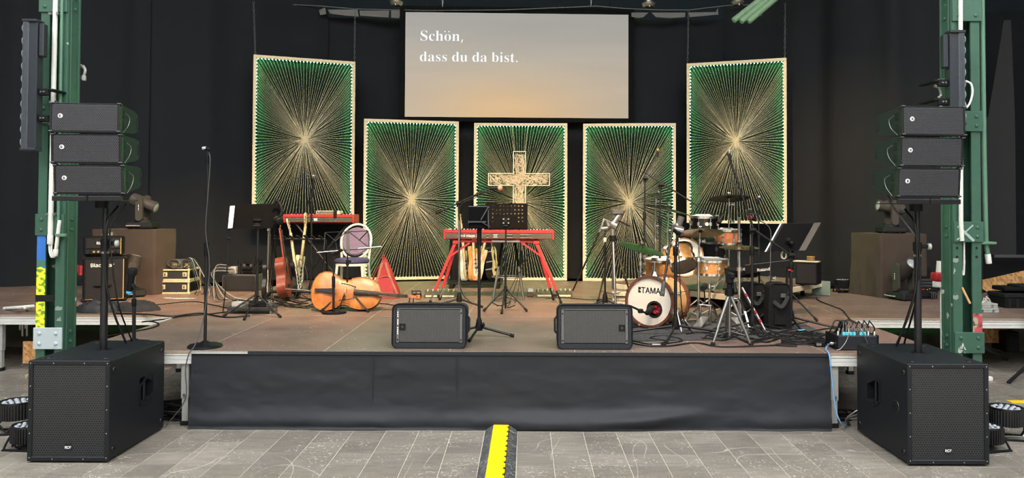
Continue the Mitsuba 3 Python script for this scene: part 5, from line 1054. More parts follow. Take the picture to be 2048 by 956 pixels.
# microphone stand in front of the upper left panel
Y = 10.15; p = lambda x, y, dy=0: at(x, y, Y + dy)
k = thing('microphone_stand', 'microphone stand standing before the rear red keyboard', 'microphone stand')
bx_ = p(622, 560)[0]
pole(k, [(bx_, Y, SZ + 0.15), p(623, 425)], 0.012); pole(k, [p(623, 428), p(625, 378)], 0.008, name='upper_tube'); flat_tripod(k, (bx_, Y), SZ, 0.3, (90, 210, 330))
obj(k, 'clutch', join(cyl(p(623, 418), p(623, 402), 0.02), cyl(p(622, 400), p(626, 376), 0.016)), 'm_black')
k = thing('microphone', 'microphone with a grey ball head in the stand before the rear red keyboard', 'microphone')
obj(k, 'handle', cyl(p(626, 378), p(627, 357), 0.014, 0.019), 'm_black', True); obj(k, 'head', sph(p(627, 352), 0.027, 10), 'm_steel', True)
solo('microphone_cable', 'cable hanging from the microphone before the rear red keyboard', 'cable', tube(curve([p(625, 380), p(617, 400), p(614, 450), p(606, 500), p(596, 540), p(590, 580)]), 0.004, 5), 'm_cable', True)

# ------------------------------------------------------------------ chair with a round purple back
p = on(700, 592); Y = p[1] - 0.1
k = thing('chair', 'chair with an oval purple back, cream frame and dark blue seat behind the cello', 'chair', mv(p[0], Y, SZ))
cz, rx, rz = 0.69, 0.20, 0.225
th_ = np.linspace(0, 2 * PI, 49)
obj(k, 'back_frame', tube(np.stack([rx * np.cos(th_), 0.44 + 0.10 * (np.sin(th_)), cz + rz * np.sin(th_)], 1), 0.017, 8, False), 'm_chair_frame', True)
R = mv(0, 0.44, cz) @ basis((0, 0, 0), (1, 0, 0), (0, 0.42, 0.907), (0, -0.907, 0.42))
obj(k, 'backrest', tf(lathe([(0.0005, -0.02), (0.17, -0.02), (0.182, 0.0), (0.17, 0.022), (0.12, 0.03), (0.0005, 0.034)], 40), R @ np.diag([1, rz / rx, 1, 1])), 'm_chair_fabric', 40)
obj(k, 'seat', lathe([(0.0005, 0.0), (0.21, 0.0), (0.225, 0.02), (0.215, 0.05), (0.16, 0.066), (0.0005, 0.07)], 32, (0, 0.20, 0.42)), 'm_chair_seat', 40)
obj(k, 'seat_rail', lathe([(0.195, 0.0), (0.21, 0.0), (0.21, 0.035), (0.195, 0.035)], 32, (0, 0.20, 0.388)), 'm_chair_frame', 30)
for s in (-1, 1):
    obj(k, 'leg', cyl((s * 0.16, 0.06, 0.40), (s * 0.19, 0.02, 0.0), 0.019, 0.014, 10), 'm_chair_frame', True)
    obj(k, 'leg', tube([(s * 0.19, 0.44, cz), (s * 0.185, 0.41, 0.55), (s * 0.175, 0.38, 0.4), (s * 0.20, 0.46, 0.0)], 0.018, 10), 'm_chair_frame', True)

# ------------------------------------------------------------------ red backpack
p = on(767, 598)
k = thing('backpack', 'red backpack with brown trim standing right of the purple chair', 'backpack', mv(p[0], p[1] + 0.12, SZ) @ rot('z', -12))
def pack(u, v):
    a = u * 2 * PI; z = v
    w = 0.165 * (1 - 0.80 * z**1.7) * (1 + 0.05 * np.sin(z * 9)); dd = 0.115 * (1 - 0.72 * z**1.4) * (0.9 + 0.2 * np.sin(a * 2 + z * 3))
    s = np.sign(np.cos(a)) * np.abs(np.cos(a))**0.7; c_ = np.sign(np.sin(a)) * np.abs(np.sin(a))**0.7
    return np.stack([s * w - 0.055 * z + 0.02, c_ * dd + 0.06 * z, 0.004 + 0.46 * z], -1)
v, f = grid(pack, 40, 20); obj(k, 'bag', join((v, f), hull([q for q in pack(np.linspace(0, 1, 12), np.ones(12))] + [pack(np.zeros(1), np.ones(1))[0] + [-0.01, 0, 0.03]])), 'm_pack_red', 60)
def on_pack(u, v, lift=0.006): q = pack(np.array([u]), np.array([v]))[0]; c_ = pack(np.linspace(0, 1, 20), np.full(20, v)).mean(0); d_ = q - c_; return q + d_ / np.linalg.norm(d_) * lift
for u0, u1 in ((0.93, 0.80), (0.60, 0.70)): obj(k, 'trim', flat_strip(curve([on_pack(u0 + (u1 - u0) * t, t * 0.92 + 0.04) for t in np.linspace(0, 1, 8)]), 0.028, 0.006, (1, 0.2, 0)), 'm_pack_brown', True, label='brown trim band')
obj(k, 'front_pocket', heap((0.05, -0.10, 0.03), 0.08, 0.03, 0.0, 2) if False else sph((0.035, -0.075, 0.13), 1.0, 8) if False else hull([on_pack(u, v, 0.022) for u in (0.72, 0.78, 0.84) for v in (0.12, 0.3, 0.5)] + [on_pack(u, v, 0) for u in (0.69, 0.87) for v in (0.08, 0.55)]), 'm_pack_red', 60)
obj(k, 'zip', tube([on_pack(0.69 + 0.18 * t, 0.56 - 0.03 * math.cos(t * 6), 0.012) for t in np.linspace(0, 1, 8)], 0.005, 5), 'm_pack_brown', True)
obj(k, 'grab_loop', tube(curve([(-0.06, 0.07, 0.46), (-0.075, 0.07, 0.52), (-0.05, 0.075, 0.53), (-0.045, 0.07, 0.46)]), 0.009, 6), 'm_pack_red', True)
obj(k, 'strap', flat_strip(curve([on_pack(0.5, 0.85, 0.01), on_pack(0.5, 0.5, 0.05), on_pack(0.5, 0.15, 0.02)]), 0.045, 0.008, (0, 1, 0)), 'm_pack_red')

# ------------------------------------------------------------------ cello lying on its side
o = at(622.7, 580, 8.55); tail, scroll = at(622.7, 580, 8.55), at(842, 594.5, 8.62)
xv = scroll - tail; TL_ = np.linalg.norm(xv); xv /= TL_
zv = np.array([0.0, -0.97, 0.24]); zv -= xv * (zv @ xv); zv /= np.linalg.norm(zv); yv = np.cross(zv, xv)
k = thing('cello', 'orange-brown cello lying on its side at the left centre of the stage', 'cello', basis(tail, xv, yv, zv))
BL = 0.765
W = np.array([(0, 0.0), (0.012, 0.075), (0.04, 0.135), (0.09, 0.185), (0.16, 0.210), (0.24, 0.212), (0.31, 0.195), (0.365, 0.170), (0.375, 0.178), (0.39, 0.158), (0.43, 0.138), (0.49, 0.132), (0.545, 0.140), (0.575, 0.162), (0.585, 0.158), (0.60, 0.162), (0.65, 0.172), (0.72, 0.177), (0.80, 0.170), (0.88, 0.148), (0.95, 0.106), (0.985, 0.050), (1.0, 0.0)])
us = np.linspace(0, 1, 91); ws = np.interp(us, W[:, 0], W[:, 1])
def plate(u, v):
    w = np.interp(u, W[:, 0], W[:, 1]); a = np.clip(1 - np.abs(v * 2 - 1)**2.2, 0, 1); e = smooth01(0, 0.14, u) * smooth01(0, 0.14, 1 - u)
    return u * BL, (v * 2 - 1) * w, a**0.8 * e
def front(u, v): x, y, a = plate(u, v); return np.stack([x, y, 0.0 + 0.030 * a], -1)
def back(u, v): x, y, a = plate(u, 1 - v); return np.stack([x, y, -0.125 - 0.030 * a], -1)
obj(k, 'front_plate', grid(front, 90, 22), 'm_cello', True); obj(k, 'back_plate', grid(back, 90, 16), 'm_cello_dark', True)
inner = [(u * BL, w * 0.965) for u, w in zip(us, ws)] + [(u * BL, -w * 0.965) for u, w in zip(us[-2:0:-1], ws[-2:0:-1])]
obj(k, 'ribs', prism(inner, 0.124, M=mv(0, 0, -0.125)), 'm_cello_dark', 30)
edge_ = [(u * BL, w, 0.002) for u, w in zip(us, ws)] + [(u * BL, -w, 0.002) for u, w in zip(us[-2:0:-1], ws[-2:0:-1])]
obj(k, 'edge', tube(edge_ + [edge_[0]], 0.0055, 6, False), 'm_cello_dark', True)
for s in (-1, 1):
    fh = curve([(0.335, s * 0.102, 0), (0.345, s * 0.086, 0), (0.362, s * 0.090, 0), (0.40, s * 0.085, 0), (0.44, s * 0.078, 0), (0.478, s * 0.066, 0), (0.497, s * 0.066, 0), (0.503, s * 0.052, 0), (0.490, s * 0.046, 0)]) * [0.95, 1, 1]
    fh[:, 2] = [front(np.array([q[0] / BL]), np.array([(q[1] / np.interp(q[0] / BL, W[:, 0], W[:, 1]) + 1) / 2]))[0, 2] + 0.0008 for q in fh]
    obj(k, 'sound_hole', flat_strip(fh, 0.0095, 0.0015, (0.5, 0.8 * s, 0.1)), 'm_ebony')
obj(k, 'bridge', prism([(-0.045, 0), (-0.03, 0), (-0.02, 0.02), (0.02, 0.02), (0.03, 0), (0.045, 0), (0.04, 0.055), (0.02, 0.075), (-0.02, 0.075), (-0.04, 0.055)], 0.008, M=basis((0.40 * 0.95, 0, 0.028), (0, 1, 0), (0, 0, 1), (1, 0, 0))), 'm_maple')
obj(k, 'tailpiece', hull([(0.045, s * 0.012, 0.04 + t) for s in (-1, 1) for t in (0, 0.012)] + [(0.265, s * 0.027, 0.066 + t) for s in (-1, 1) for t in (0, 0.014)]), 'm_ebony')
objs(k, 'fine_tuner', [box((0.262, -0.018 + 0.012 * q, 0.088), (0.03, 0.007, 0.012), 0.002) for q in range(4)], 'm_steel')
NB = TL_ - 0.145
obj(k, 'fingerboard', hull([(0.47, s * 0.031, 0.062) for s in (-1, 1)] + [(0.47, 0, 0.078)] + [(NB, s * 0.016, 0.020) for s in (-1, 1)] + [(NB, 0, 0.030), (0.47, 0, 0.050), (NB, 0, 0.012)]), 'm_ebony')
obj(k, 'neck', hull([(BL - 0.02, s * 0.026, z) for s in (-1, 1) for z in (-0.02, 0.048)] + [(NB + 0.02, s * 0.016, z) for s in (-1, 1) for z in (-0.004, 0.016)] + [(BL - 0.01, 0, -0.05)]), 'm_cello_dark')
obj(k, 'peg_box', hull([(NB, s * 0.017, z) for s in (-1, 1) for z in (-0.012, 0.022)] + [(TL_ - 0.035, s * 0.014, z) for s in (-1, 1) for z in (-0.036, -0.004)]), 'm_cello')
sp_ = [(TL_ - 0.025 + (0.030 - 0.0035 * t) * math.cos(t + 1.2), 0, -0.018 + (0.030 - 0.0035 * t) * math.sin(t + 1.2)) for t in np.linspace(0, 7.5, 30)]
obj(k, 'scroll', join(*[tube(np.array(sp_) + [0, s * 0.014, 0], np.linspace(0.012, 0.007, 30), 6) for s in (-1, 1)], tube(sp_, np.linspace(0.013, 0.008, 30), 6)), 'm_cello', True)
for q in range(4): obj(k, 'peg', join(cyl((NB + 0.022 + 0.021 * q, 0, 0.0 - 0.005 * q), (NB + 0.022 + 0.021 * q, (1 if q % 2 else -1) * 0.058, 0.0 - 0.005 * q), 0.0055, n=8), box((NB + 0.022 + 0.021 * q, (1 if q % 2 else -1) * 0.062, -0.005 * q), (0.020, 0.022, 0.009), 0.003)), 'm_ebony')
obj(k, 'string', join([tube([(0.25, -0.016 + 0.0107 * q, 0.088), (0.405 * 0.95, -0.018 + 0.012 * q, 0.104), (NB + 0.03, -0.009 + 0.006 * q, 0.020)], 0.0013, 3, False) for q in range(4)]), 'm_steel')
obj(k, 'endpin', join(cyl((0.0, 0, -0.06), (-0.30, 0.0, -0.06), 0.0048, n=8), lathe([(0.016, 0), (0.017, 0.02), (0.008, 0.035), (0.0003, 0.035)], 12, (0.005, 0, -0.06), (-1, 0, 0))), 'm_steel')

# ------------------------------------------------------------------ folding wire music stand and a half-round base stand
b = on(694, 622); Y = b[1]; p = lambda x, y, dy=0: at(x, y, Y + dy)
k = thing('music_stand', 'folding wire music stand standing in front of the cello', 'music stand')
for a, b2 in (((650, 465), (736, 462)), ((650, 465), (648, 500)), ((646, 503), (740, 497)), ((736, 462), (739, 497)), ((694, 462), (671, 482)), ((650, 465), (671, 482)), ((697, 463), (738, 495)), ((671, 482), (674, 500)), ((718, 481), (735, 463)), ((634, 503), (676, 498))):
    obj(k, 'desk_rod', cyl(p(*a, 0.05), p(*b2, -0.02), 0.0055, n=6), 'm_black_metal', True)
obj(k, 'desk_spine', hull([p(692, 461, 0.05), p(698, 461, 0.05), p(693, 506, -0.03), p(700, 506, -0.03), p(692, 461, 0.04), p(698, 461, 0.04), p(693, 506, -0.04), p(700, 506, -0.04)]), 'm_black_metal')
obj(k, 'lip', join(cyl(p(634, 505, -0.04), p(680, 501, -0.04), 0.006, n=6), cyl(p(716, 497, -0.04), p(763, 493, -0.04), 0.006, n=6)), 'm_chrome')
pole(k, [p(695, 500), p(695, 528)], 0.008, name='upper_tube'); pole(k, [p(695, 526), (b[0], Y, SZ + 0.06)], 0.011)
obj(k, 'clamp', join(cyl(p(695, 520), p(695, 530), 0.017), cyl(p(696, 524), p(702, 522), 0.012)), 'm_black')
tripod(k, b, SZ, 0.29, (205, 335, 262), at(695, 578, Y)[2], rt=0.0085, knee=0.5)
b = on(667, 627); Y = b[1]; p = lambda x, y, dy=0: at(x, y, Y + dy)
k = thing('microphone_stand', 'low microphone stand with a half-round base before the cello', 'microphone stand')
hr = [(0.13 * math.cos(a), 0.13 * math.sin(a)) for a in np.linspace(PI, 2 * PI, 20)] + [(0.13, 0.02), (-0.13, 0.02)]
obj(k, 'half_round_base', prism(hr, 0.02, M=mv(b[0], Y + 0.02, SZ)), 'm_black')
pole(k, [(b[0], Y, SZ + 0.015), p(667, 560)], 0.0125); pole(k, [p(667, 562), p(668, 510)], 0.008, name='upper_tube')
obj(k, 'clutch', cyl(p(667, 575), p(667, 553), 0.018), 'm_black', True); obj(k, 'clip', join(box(p(666, 507), (0.06, 0.04, 0.035), 0.01), cyl(p(668, 508), p(684, 500, -0.05), 0.016)), 'm_black')

# ------------------------------------------------------------------ red stage keyboard on its red stand
pl, pr = at(887, 478, 9.3), at(1108, 478, 9.3)
KW, KX, KZ = pr[0] - pl[0], (pl[0] + pr[0]) / 2, pl[2]
keyboard(mv(KX, 9.3, KZ), KW, 'big red stage keyboard on the red stand in the middle of the stage', (-0.10, -0.045, -0.03, -0.015, 0.075, 0.09, 0.105, 0.12, 0.20, 0.22, 0.24, 0.26, 0.285), 'nord stage 3')
k = thing('keyboard_stand', 'red four-legged stand with silver feet under the big red keyboard', 'keyboard stand')
zb = KZ - 0.006
xl, xr = at(908, 481, 9.36)[0], at(1076, 481, 9.36)[0]
for y in (9.34, 9.56):
    obj(k, 'rail', boxab((xl, y, zb - 0.036), (xr, y + 0.03, zb - 0.006), 0.004), 'm_red')
obj(k, 'slider', boxab((at(983, 481, 9.33)[0], 9.325, zb - 0.034), (at(1040, 481, 9.33)[0], 9.345, zb - 0.006), 0.004), 'm_chrome', label='silver middle slider')
objs(k, 'support', [box((x, 9.45, zb - 0.003), (0.05, 0.3, 0.006)) for x in (xl + 0.25, xr - 0.25)], 'm_red')
FX = {(-1, 0): at(869, 607, 9.28)[0], (1, 0): at(1117, 612, 9.22)[0]}
for s, x in ((-1, xl), (1, xr)):
    for q, y in enumerate((9.34, 9.56)):
        dx = 0.28 if q == 0 else 0.20
        top = np.array([x - s * 0.02, y + 0.015, zb - 0.03]); foot = np.array([x + s * dx, y - 0.02 + 0.10 * q, SZ + 0.012]); mid = top + (foot - top) * 0.80
        l = obj(k, 'leg', flat_strip([top, mid], 0.036, 0.022, (1, 0, 0.35 * s)), 'm_red')
        f_ = obj(l, 'extension', cyl(mid - (foot - top) * 0.04, foot, 0.011, n=10), 'm_chrome' if s < 0 else 'm_black_metal', True, label='silver extension' if s < 0 else 'black extension')
        obj(l, 'foot', cyl(foot + (top - foot) * 0.03, foot - [0, 0, 0.008], 0.016, n=10), 'm_rubber', True)
        if q == 0: obj(k, 'brace', flat_strip([top - [s * 0.17, 0, 0.01], top + (foot - top) * 0.25], 0.022, 0.014, (1, 0, 0.3)), 'm_red')
    obj(k, 'corner', box((x - s * 0.02, 9.46, zb - 0.03), (0.07, 0.26, 0.05), 0.006), 'm_red')
# bar stool behind it
mat('m_seat_brown', (104, 62, 38), 0.5)
p = on(1017, 598); k = thing('bar_stool', 'bar stool with a brown seat behind the big red keyboard', 'stool', mv(p[0], p[1], SZ))
obj(k, 'seat', lathe([(0.0005, 0.71), (0.15, 0.71), (0.165, 0.72), (0.165, 0.745), (0.15, 0.755), (0.0005, 0.76)], 28), 'm_seat_brown', 35)
for a in (45, 135, 225, 315):
    a = math.radians(a); t, f_ = np.array([math.cos(a) * 0.11, math.sin(a) * 0.09, 0.71]), np.array([math.cos(a) * 0.27, math.sin(a) * 0.2, 0.008])
    l = obj(k, 'leg', cyl(t, t + (f_ - t) * 0.42, 0.015), 'm_black', True); obj(l, 'lower_leg', cyl(t + (f_ - t) * 0.42, f_, 0.0135), 'm_steel', True)
obj(k, 'foot_ring', tube([(0.205 * math.cos(a), 0.155 * math.sin(a), 0.28) for a in np.linspace(0, 2 * PI, 33)], 0.009, 8, False), 'm_steel', True)

# perforated music stand
b = on(1011, 622); Y = b[1] - 0.02; p = lambda x, y, dy=0: at(x, y, Y + dy)
k = thing('music_stand', 'black perforated music stand in front of the big red keyboard', 'music stand')
c = p(1012.5, 457, -0.02); W_, H_ = (1055 - 970) / 1552 * Y, 0.285
holes = [(r_, q) for r_ in range(5) for q in range(9) if r_ < 3 or q in (0, 7, 8)]
dsk = prism([(-W_ / 2, 0), (W_ / 2, 0), (W_ / 2, H_), (-W_ / 2, H_)], 0.004, [[(-W_ / 2 + 0.085 + q * (W_ - 0.12) / 8.6 + 0.0085 * math.cos(t), H_ - 0.03 - r_ * 0.044 + 0.0085 * math.sin(t)) for t in np.arange(8) * PI / 4] for r_, q in holes])
DM = mv(c) @ rot('x', -12) @ FRONT
obj(k, 'desk', tf(dsk, DM), mat('m_black_desk', (14, 12, 11), 0.75, spec=0.06))
obj(k, 'lip', tf(boxab((-W_ / 2, -0.004, 0), (W_ / 2, 0.0, -0.045)), DM), 'm_black_desk')
obj(k, 'bracket', join(box(p(1012, 441, 0.0), (0.07, 0.03, 0.05), 0.006), cyl(p(1006, 452, -0.02), p(1016, 452, -0.02), 0.014)), 'm_black')
objs(k, 'knob', [cyl(p(x, y, -0.02), p(x, y, -0.05), 0.011, n=8) for x, y in ((1007, 438), (1017, 438), (1007, 446), (1017, 446))], 'm_steel')
pole(k, [p(1012, 440), p(1011, 520)], 0.0085, name='upper_tube'); pole(k, [p(1011, 515), (b[0], Y, SZ + 0.03)], 0.0115)
obj(k, 'clutch', join(cyl(p(1011, 522), p(1011, 508), 0.017), cyl(p(1011, 518), p(1004, 516, -0.01), 0.01)), 'm_black', True)
tripod(k, (b[0], Y), SZ, 0.25, (195, 345, 262), at(1011, 578, Y)[2], rt=0.0095, knee=0.55)
solo('music_pages', 'open pages standing on the big red keyboard behind the perforated music stand', 'paper', boxab(at(1000, 459, 9.5), at(1045, 456, 9.54), 0.0), 'm_paper')

# tablet on a microphone stand
b = on(958, 673); Y = b[1]; p = lambda x, y, dy=0: at(x, y, Y + dy)
k = thing('microphone_stand', 'black straight stand carrying the tablet in the middle front of the stage', 'microphone stand')
pole(k, [(b[0], Y, SZ + 0.10), p(958.5, 480)], 0.0135); pole(k, [p(958.5, 485), p(959, 446)], 0.009, name='upper_tube')
obj(k, 'grip', cyl(p(958.5, 490), p(958.5, 456), 0.020), 'm_black', True)
flat_tripod(k, (b[0], Y), SZ, 0.315, (-8, 175, 258), rt=0.0105)
obj(k, 'clamp_knob', join(cyl(p(963, 650, -0.02), p(969, 648, -0.02), 0.016)), 'm_black', True)
k = thing('tablet', 'black tablet in a holder on the stand before the big red keyboard', 'tablet')
c = p(957, 435, -0.05); R_ = mv(c) @ rot('z', 6) @ rot('x', -14)
obj(k, 'body', tf(box((0, 0, 0), (0.172, 0.010, 0.20), 0.004), R_), 'm_matte_black')
obj(k, 'bezel', tf(join(boxab((-0.088, -0.008, 0.094), (0.088, 0.008, 0.104), 0.003), boxab((0.082, -0.009, -0.1), (0.092, 0.009, 0.1), 0.003)), R_), 'm_grey_box')
obj(k, 'holder', tf(join(box((-0.01, -0.016, -0.045), (0.16, 0.016, 0.02), 0.005), cyl((0.02, -0.02, -0.03), (0.085, -0.016, 0.085), 0.009), cyl((0.03, -0.02, -0.05), (0.09, -0.012, -0.085), 0.007), box((0.086, -0.012, 0.09), (0.03, 0.02, 0.02), 0.005), box((0.09, -0.012, -0.085), (0.02, 0.02, 0.03), 0.005), box((-0.088, -0.012, -0.045), (0.016, 0.022, 0.03), 0.004)), R_), 'm_black_metal')
obj(k, 'ball_joint', join(sph(p(959, 440, -0.03), 0.026, 8), cyl(p(959, 440, -0.03), p(959, 462, 0.0), 0.014), cyl(p(952, 445, -0.04), p(966, 444, -0.04), 0.015)), 'm_black')

# boom stand left of the keyboard
b = on(919, 612); Y = b[1] - 0.05; p = lambda x, y, dy=0: at(x, y, Y + dy)
k = thing('microphone_stand', 'boom microphone stand reaching across from the left end of the big red keyboard', 'microphone stand')
pole(k, [(b[0], Y, SZ + 0.14), p(918, 440)], 0.0125, 'm_steel'); pole(k, [p(918, 445), p(917, 410)], 0.009, name='upper_tube')
obj(k, 'clutch', join(cyl(p(917, 414), p(917, 402), 0.022), cyl(p(912, 407, -0.02), p(922, 405, -0.02), 0.018)), 'm_black')
obj(k, 'boom', cyl(p(871, 427), p(986, 374.5), 0.009), 'm_black_metal', True); obj(k, 'boom_grip', cyl(p(917, 406), p(968, 383), 0.013), 'm_black', True)
obj(k, 'counterweight', cyl(p(871, 427), p(882, 422), 0.016), 'm_black', True)
flat_tripod(k, (b[0], Y), SZ, 0.31, (-25, 190, 275), rt=0.0105)
k = thing('microphone', 'microphone with a pink-white head on the boom before the cross', 'microphone')
obj(k, 'handle', cyl(p(979, 377, -0.01), p(996, 376, -0.02), 0.015, 0.02), 'm_black', True); obj(k, 'head', sph(p(1000, 376, -0.02), 0.031, 10), mat('m_pink', (212, 130, 110), 0.5), True)
solo('microphone_cable', 'cable hanging along the boom stand left of the big red keyboard', 'cable', tube(curve([p(984, 380, -0.02), p(950, 396, -0.02), p(921, 412, -0.02), p(921, 470, -0.03), p(916, 540, -0.03), p(924, 585, -0.04), on(940, 604, SZ + 0.005)]), 0.004, 5), 'm_cable', True)

# guitars on the floor rack behind the keyboard
p = on(950, 577)
k = thing('guitar_rack', 'low guitar rack behind the left half of the big red keyboard', 'guitar rack')
x0_, x1_ = at(898, 570, 11.2)[0], at(1003, 570, 11.2)[0]
for y in (11.05, 11.35): obj(k, 'bar', boxab((x0_, y, SZ + 0.05), (x1_, y + 0.04, SZ + 0.09), 0.008), 'm_black_metal')
for x in (x0_ + 0.05, x1_ - 0.05): obj(k, 'foot', box((x, 11.2, SZ + 0.028), (0.06, 0.42, 0.054), 0.008), 'm_black')
for x in (x0_, x1_): obj(k, 'side_frame', tube([(x, 11.05, SZ + 0.06), (x, 11.45, SZ + 0.68), (x, 11.45, SZ + 0.06)], 0.014, 8), 'm_black_metal', True)
obj(k, 'rear_panel', boxab((x0_, 11.46, SZ + 0.05), (x1_, 11.48, SZ + 0.66), 0.004), 'm_black')
obj(k, 'top_bar', cyl((x0_, 11.45, SZ + 0.68), (x1_, 11.45, SZ + 0.68), 0.014), 'm_black_metal', True)
mat('m_pale_green', (196, 200, 170), 0.35); mat('m_natural', (196, 140, 72), 0.4)
ln = rot('x', -11)
guitar('electric_guitar', 'pale green electric guitar, leftmost in the rack behind the big red keyboard', mv(at(927, 560, 11.1)[0], 11.16, SZ + 0.10) @ rot('y', 5) @ rot('z', 80) @ ln, 'electric', 'm_pale_green', 'm_maple', None, 0.44, 0.05)
guitar('electric_guitar', 'natural wood bass guitar second in the rack behind the big red keyboard', mv(at(945, 562, 11.1)[0], 11.16, SZ + 0.10) @ rot('y', 7) @ rot('z', 74) @ ln, 'electric', 'm_natural', 'm_maple', None, 0.48, 0.05)
guitar('electric_guitar', 'light wood electric guitar in the middle of the rack behind the big red keyboard', mv(at(956, 562, 11.1)[0], 11.12, SZ + 0.10) @ rot('y', 3) @ rot('z', -74) @ ln, 'electric', 'm_maple', 'm_maple', None, 0.48, 0.05)
guitar('acoustic_guitar', 'glossy black acoustic guitar in the rack behind the perforated music stand', mv(at(980, 560, 11.1)[0], 11.16, SZ + 0.10) @ rot('y', 4) @ rot('z', 78) @ ln, 'acoustic', mat('m_gloss_black', (16, 15, 15), 0.12, spec=0.8), 'm_mahogany', 'm_maple', 0.49, 0.10)

# effect pedals on the floor
def effect_board(x0, x1, y, label, n, seed):
    a, c_ = on(x0, y), on(x1, y); r = random.Random(seed); w = c_[0] - a[0]
    k = thing('effect_board', label, 'effect pedals', mv(a[0], a[1], SZ))
    obj(k, 'housing', hull([(x, yy, z) for x in (0, w) for yy, z in ((0, 0.004), (0, 0.05), (0.16, 0.004), (0.16, 0.085))]), 'm_panel_grey')
    for q in range(n):
        x = w * (q + 0.5) / n
        obj(k, 'footswitch', cyl((x, 0.04, 0.055), (x, 0.04, 0.085), 0.012, n=10), 'm_chrome', True)
        obj(k, 'knob', cyl((x, 0.12, 0.075), (x, 0.12, 0.10), 0.011, n=8), 'm_ivory', True)
    obj(k, 'label_strip', boxab((w * 0.05, -0.002, 0.012), (w * 0.95, 0.0, 0.036)), 'm_ivory')
    obj(k, 'display', boxab((w * 0.42, -0.003, 0.010), (w * 0.58, -0.001, 0.040)), 'm_ebony')
effect_board(848, 911, 596, 'long grey effect board on the stage floor left of the boom stand', 6, 1)
effect_board(1072, 1145, 595, 'long grey effect board on the stage floor right of the perforated music stand', 8, 2)
p = on(1061, 594); k = thing('effect_pedal', 'small effect pedal with a white top beside the right effect board', 'effect pedals', mv(p)); obj(k, 'housing', box((0, 0.05, 0.03), (0.08, 0.10, 0.056), 0.006), 'm_panel_grey'); obj(k, 'treadle', box((0, 0.05, 0.085), (0.072, 0.09, 0.05), 0.008), 'm_paper')
p = on(833, 597); k = thing('tuner_pedal', 'small black pedal beside the left effect board', 'effect pedals', mv(p)); obj(k, 'housing', box((0, 0.05, 0.03), (0.10, 0.10, 0.056), 0.006), 'm_black'); obj(k, 'top_plate', box((0, 0.05, 0.075), (0.10, 0.10, 0.03), 0.006), 'm_chrome')

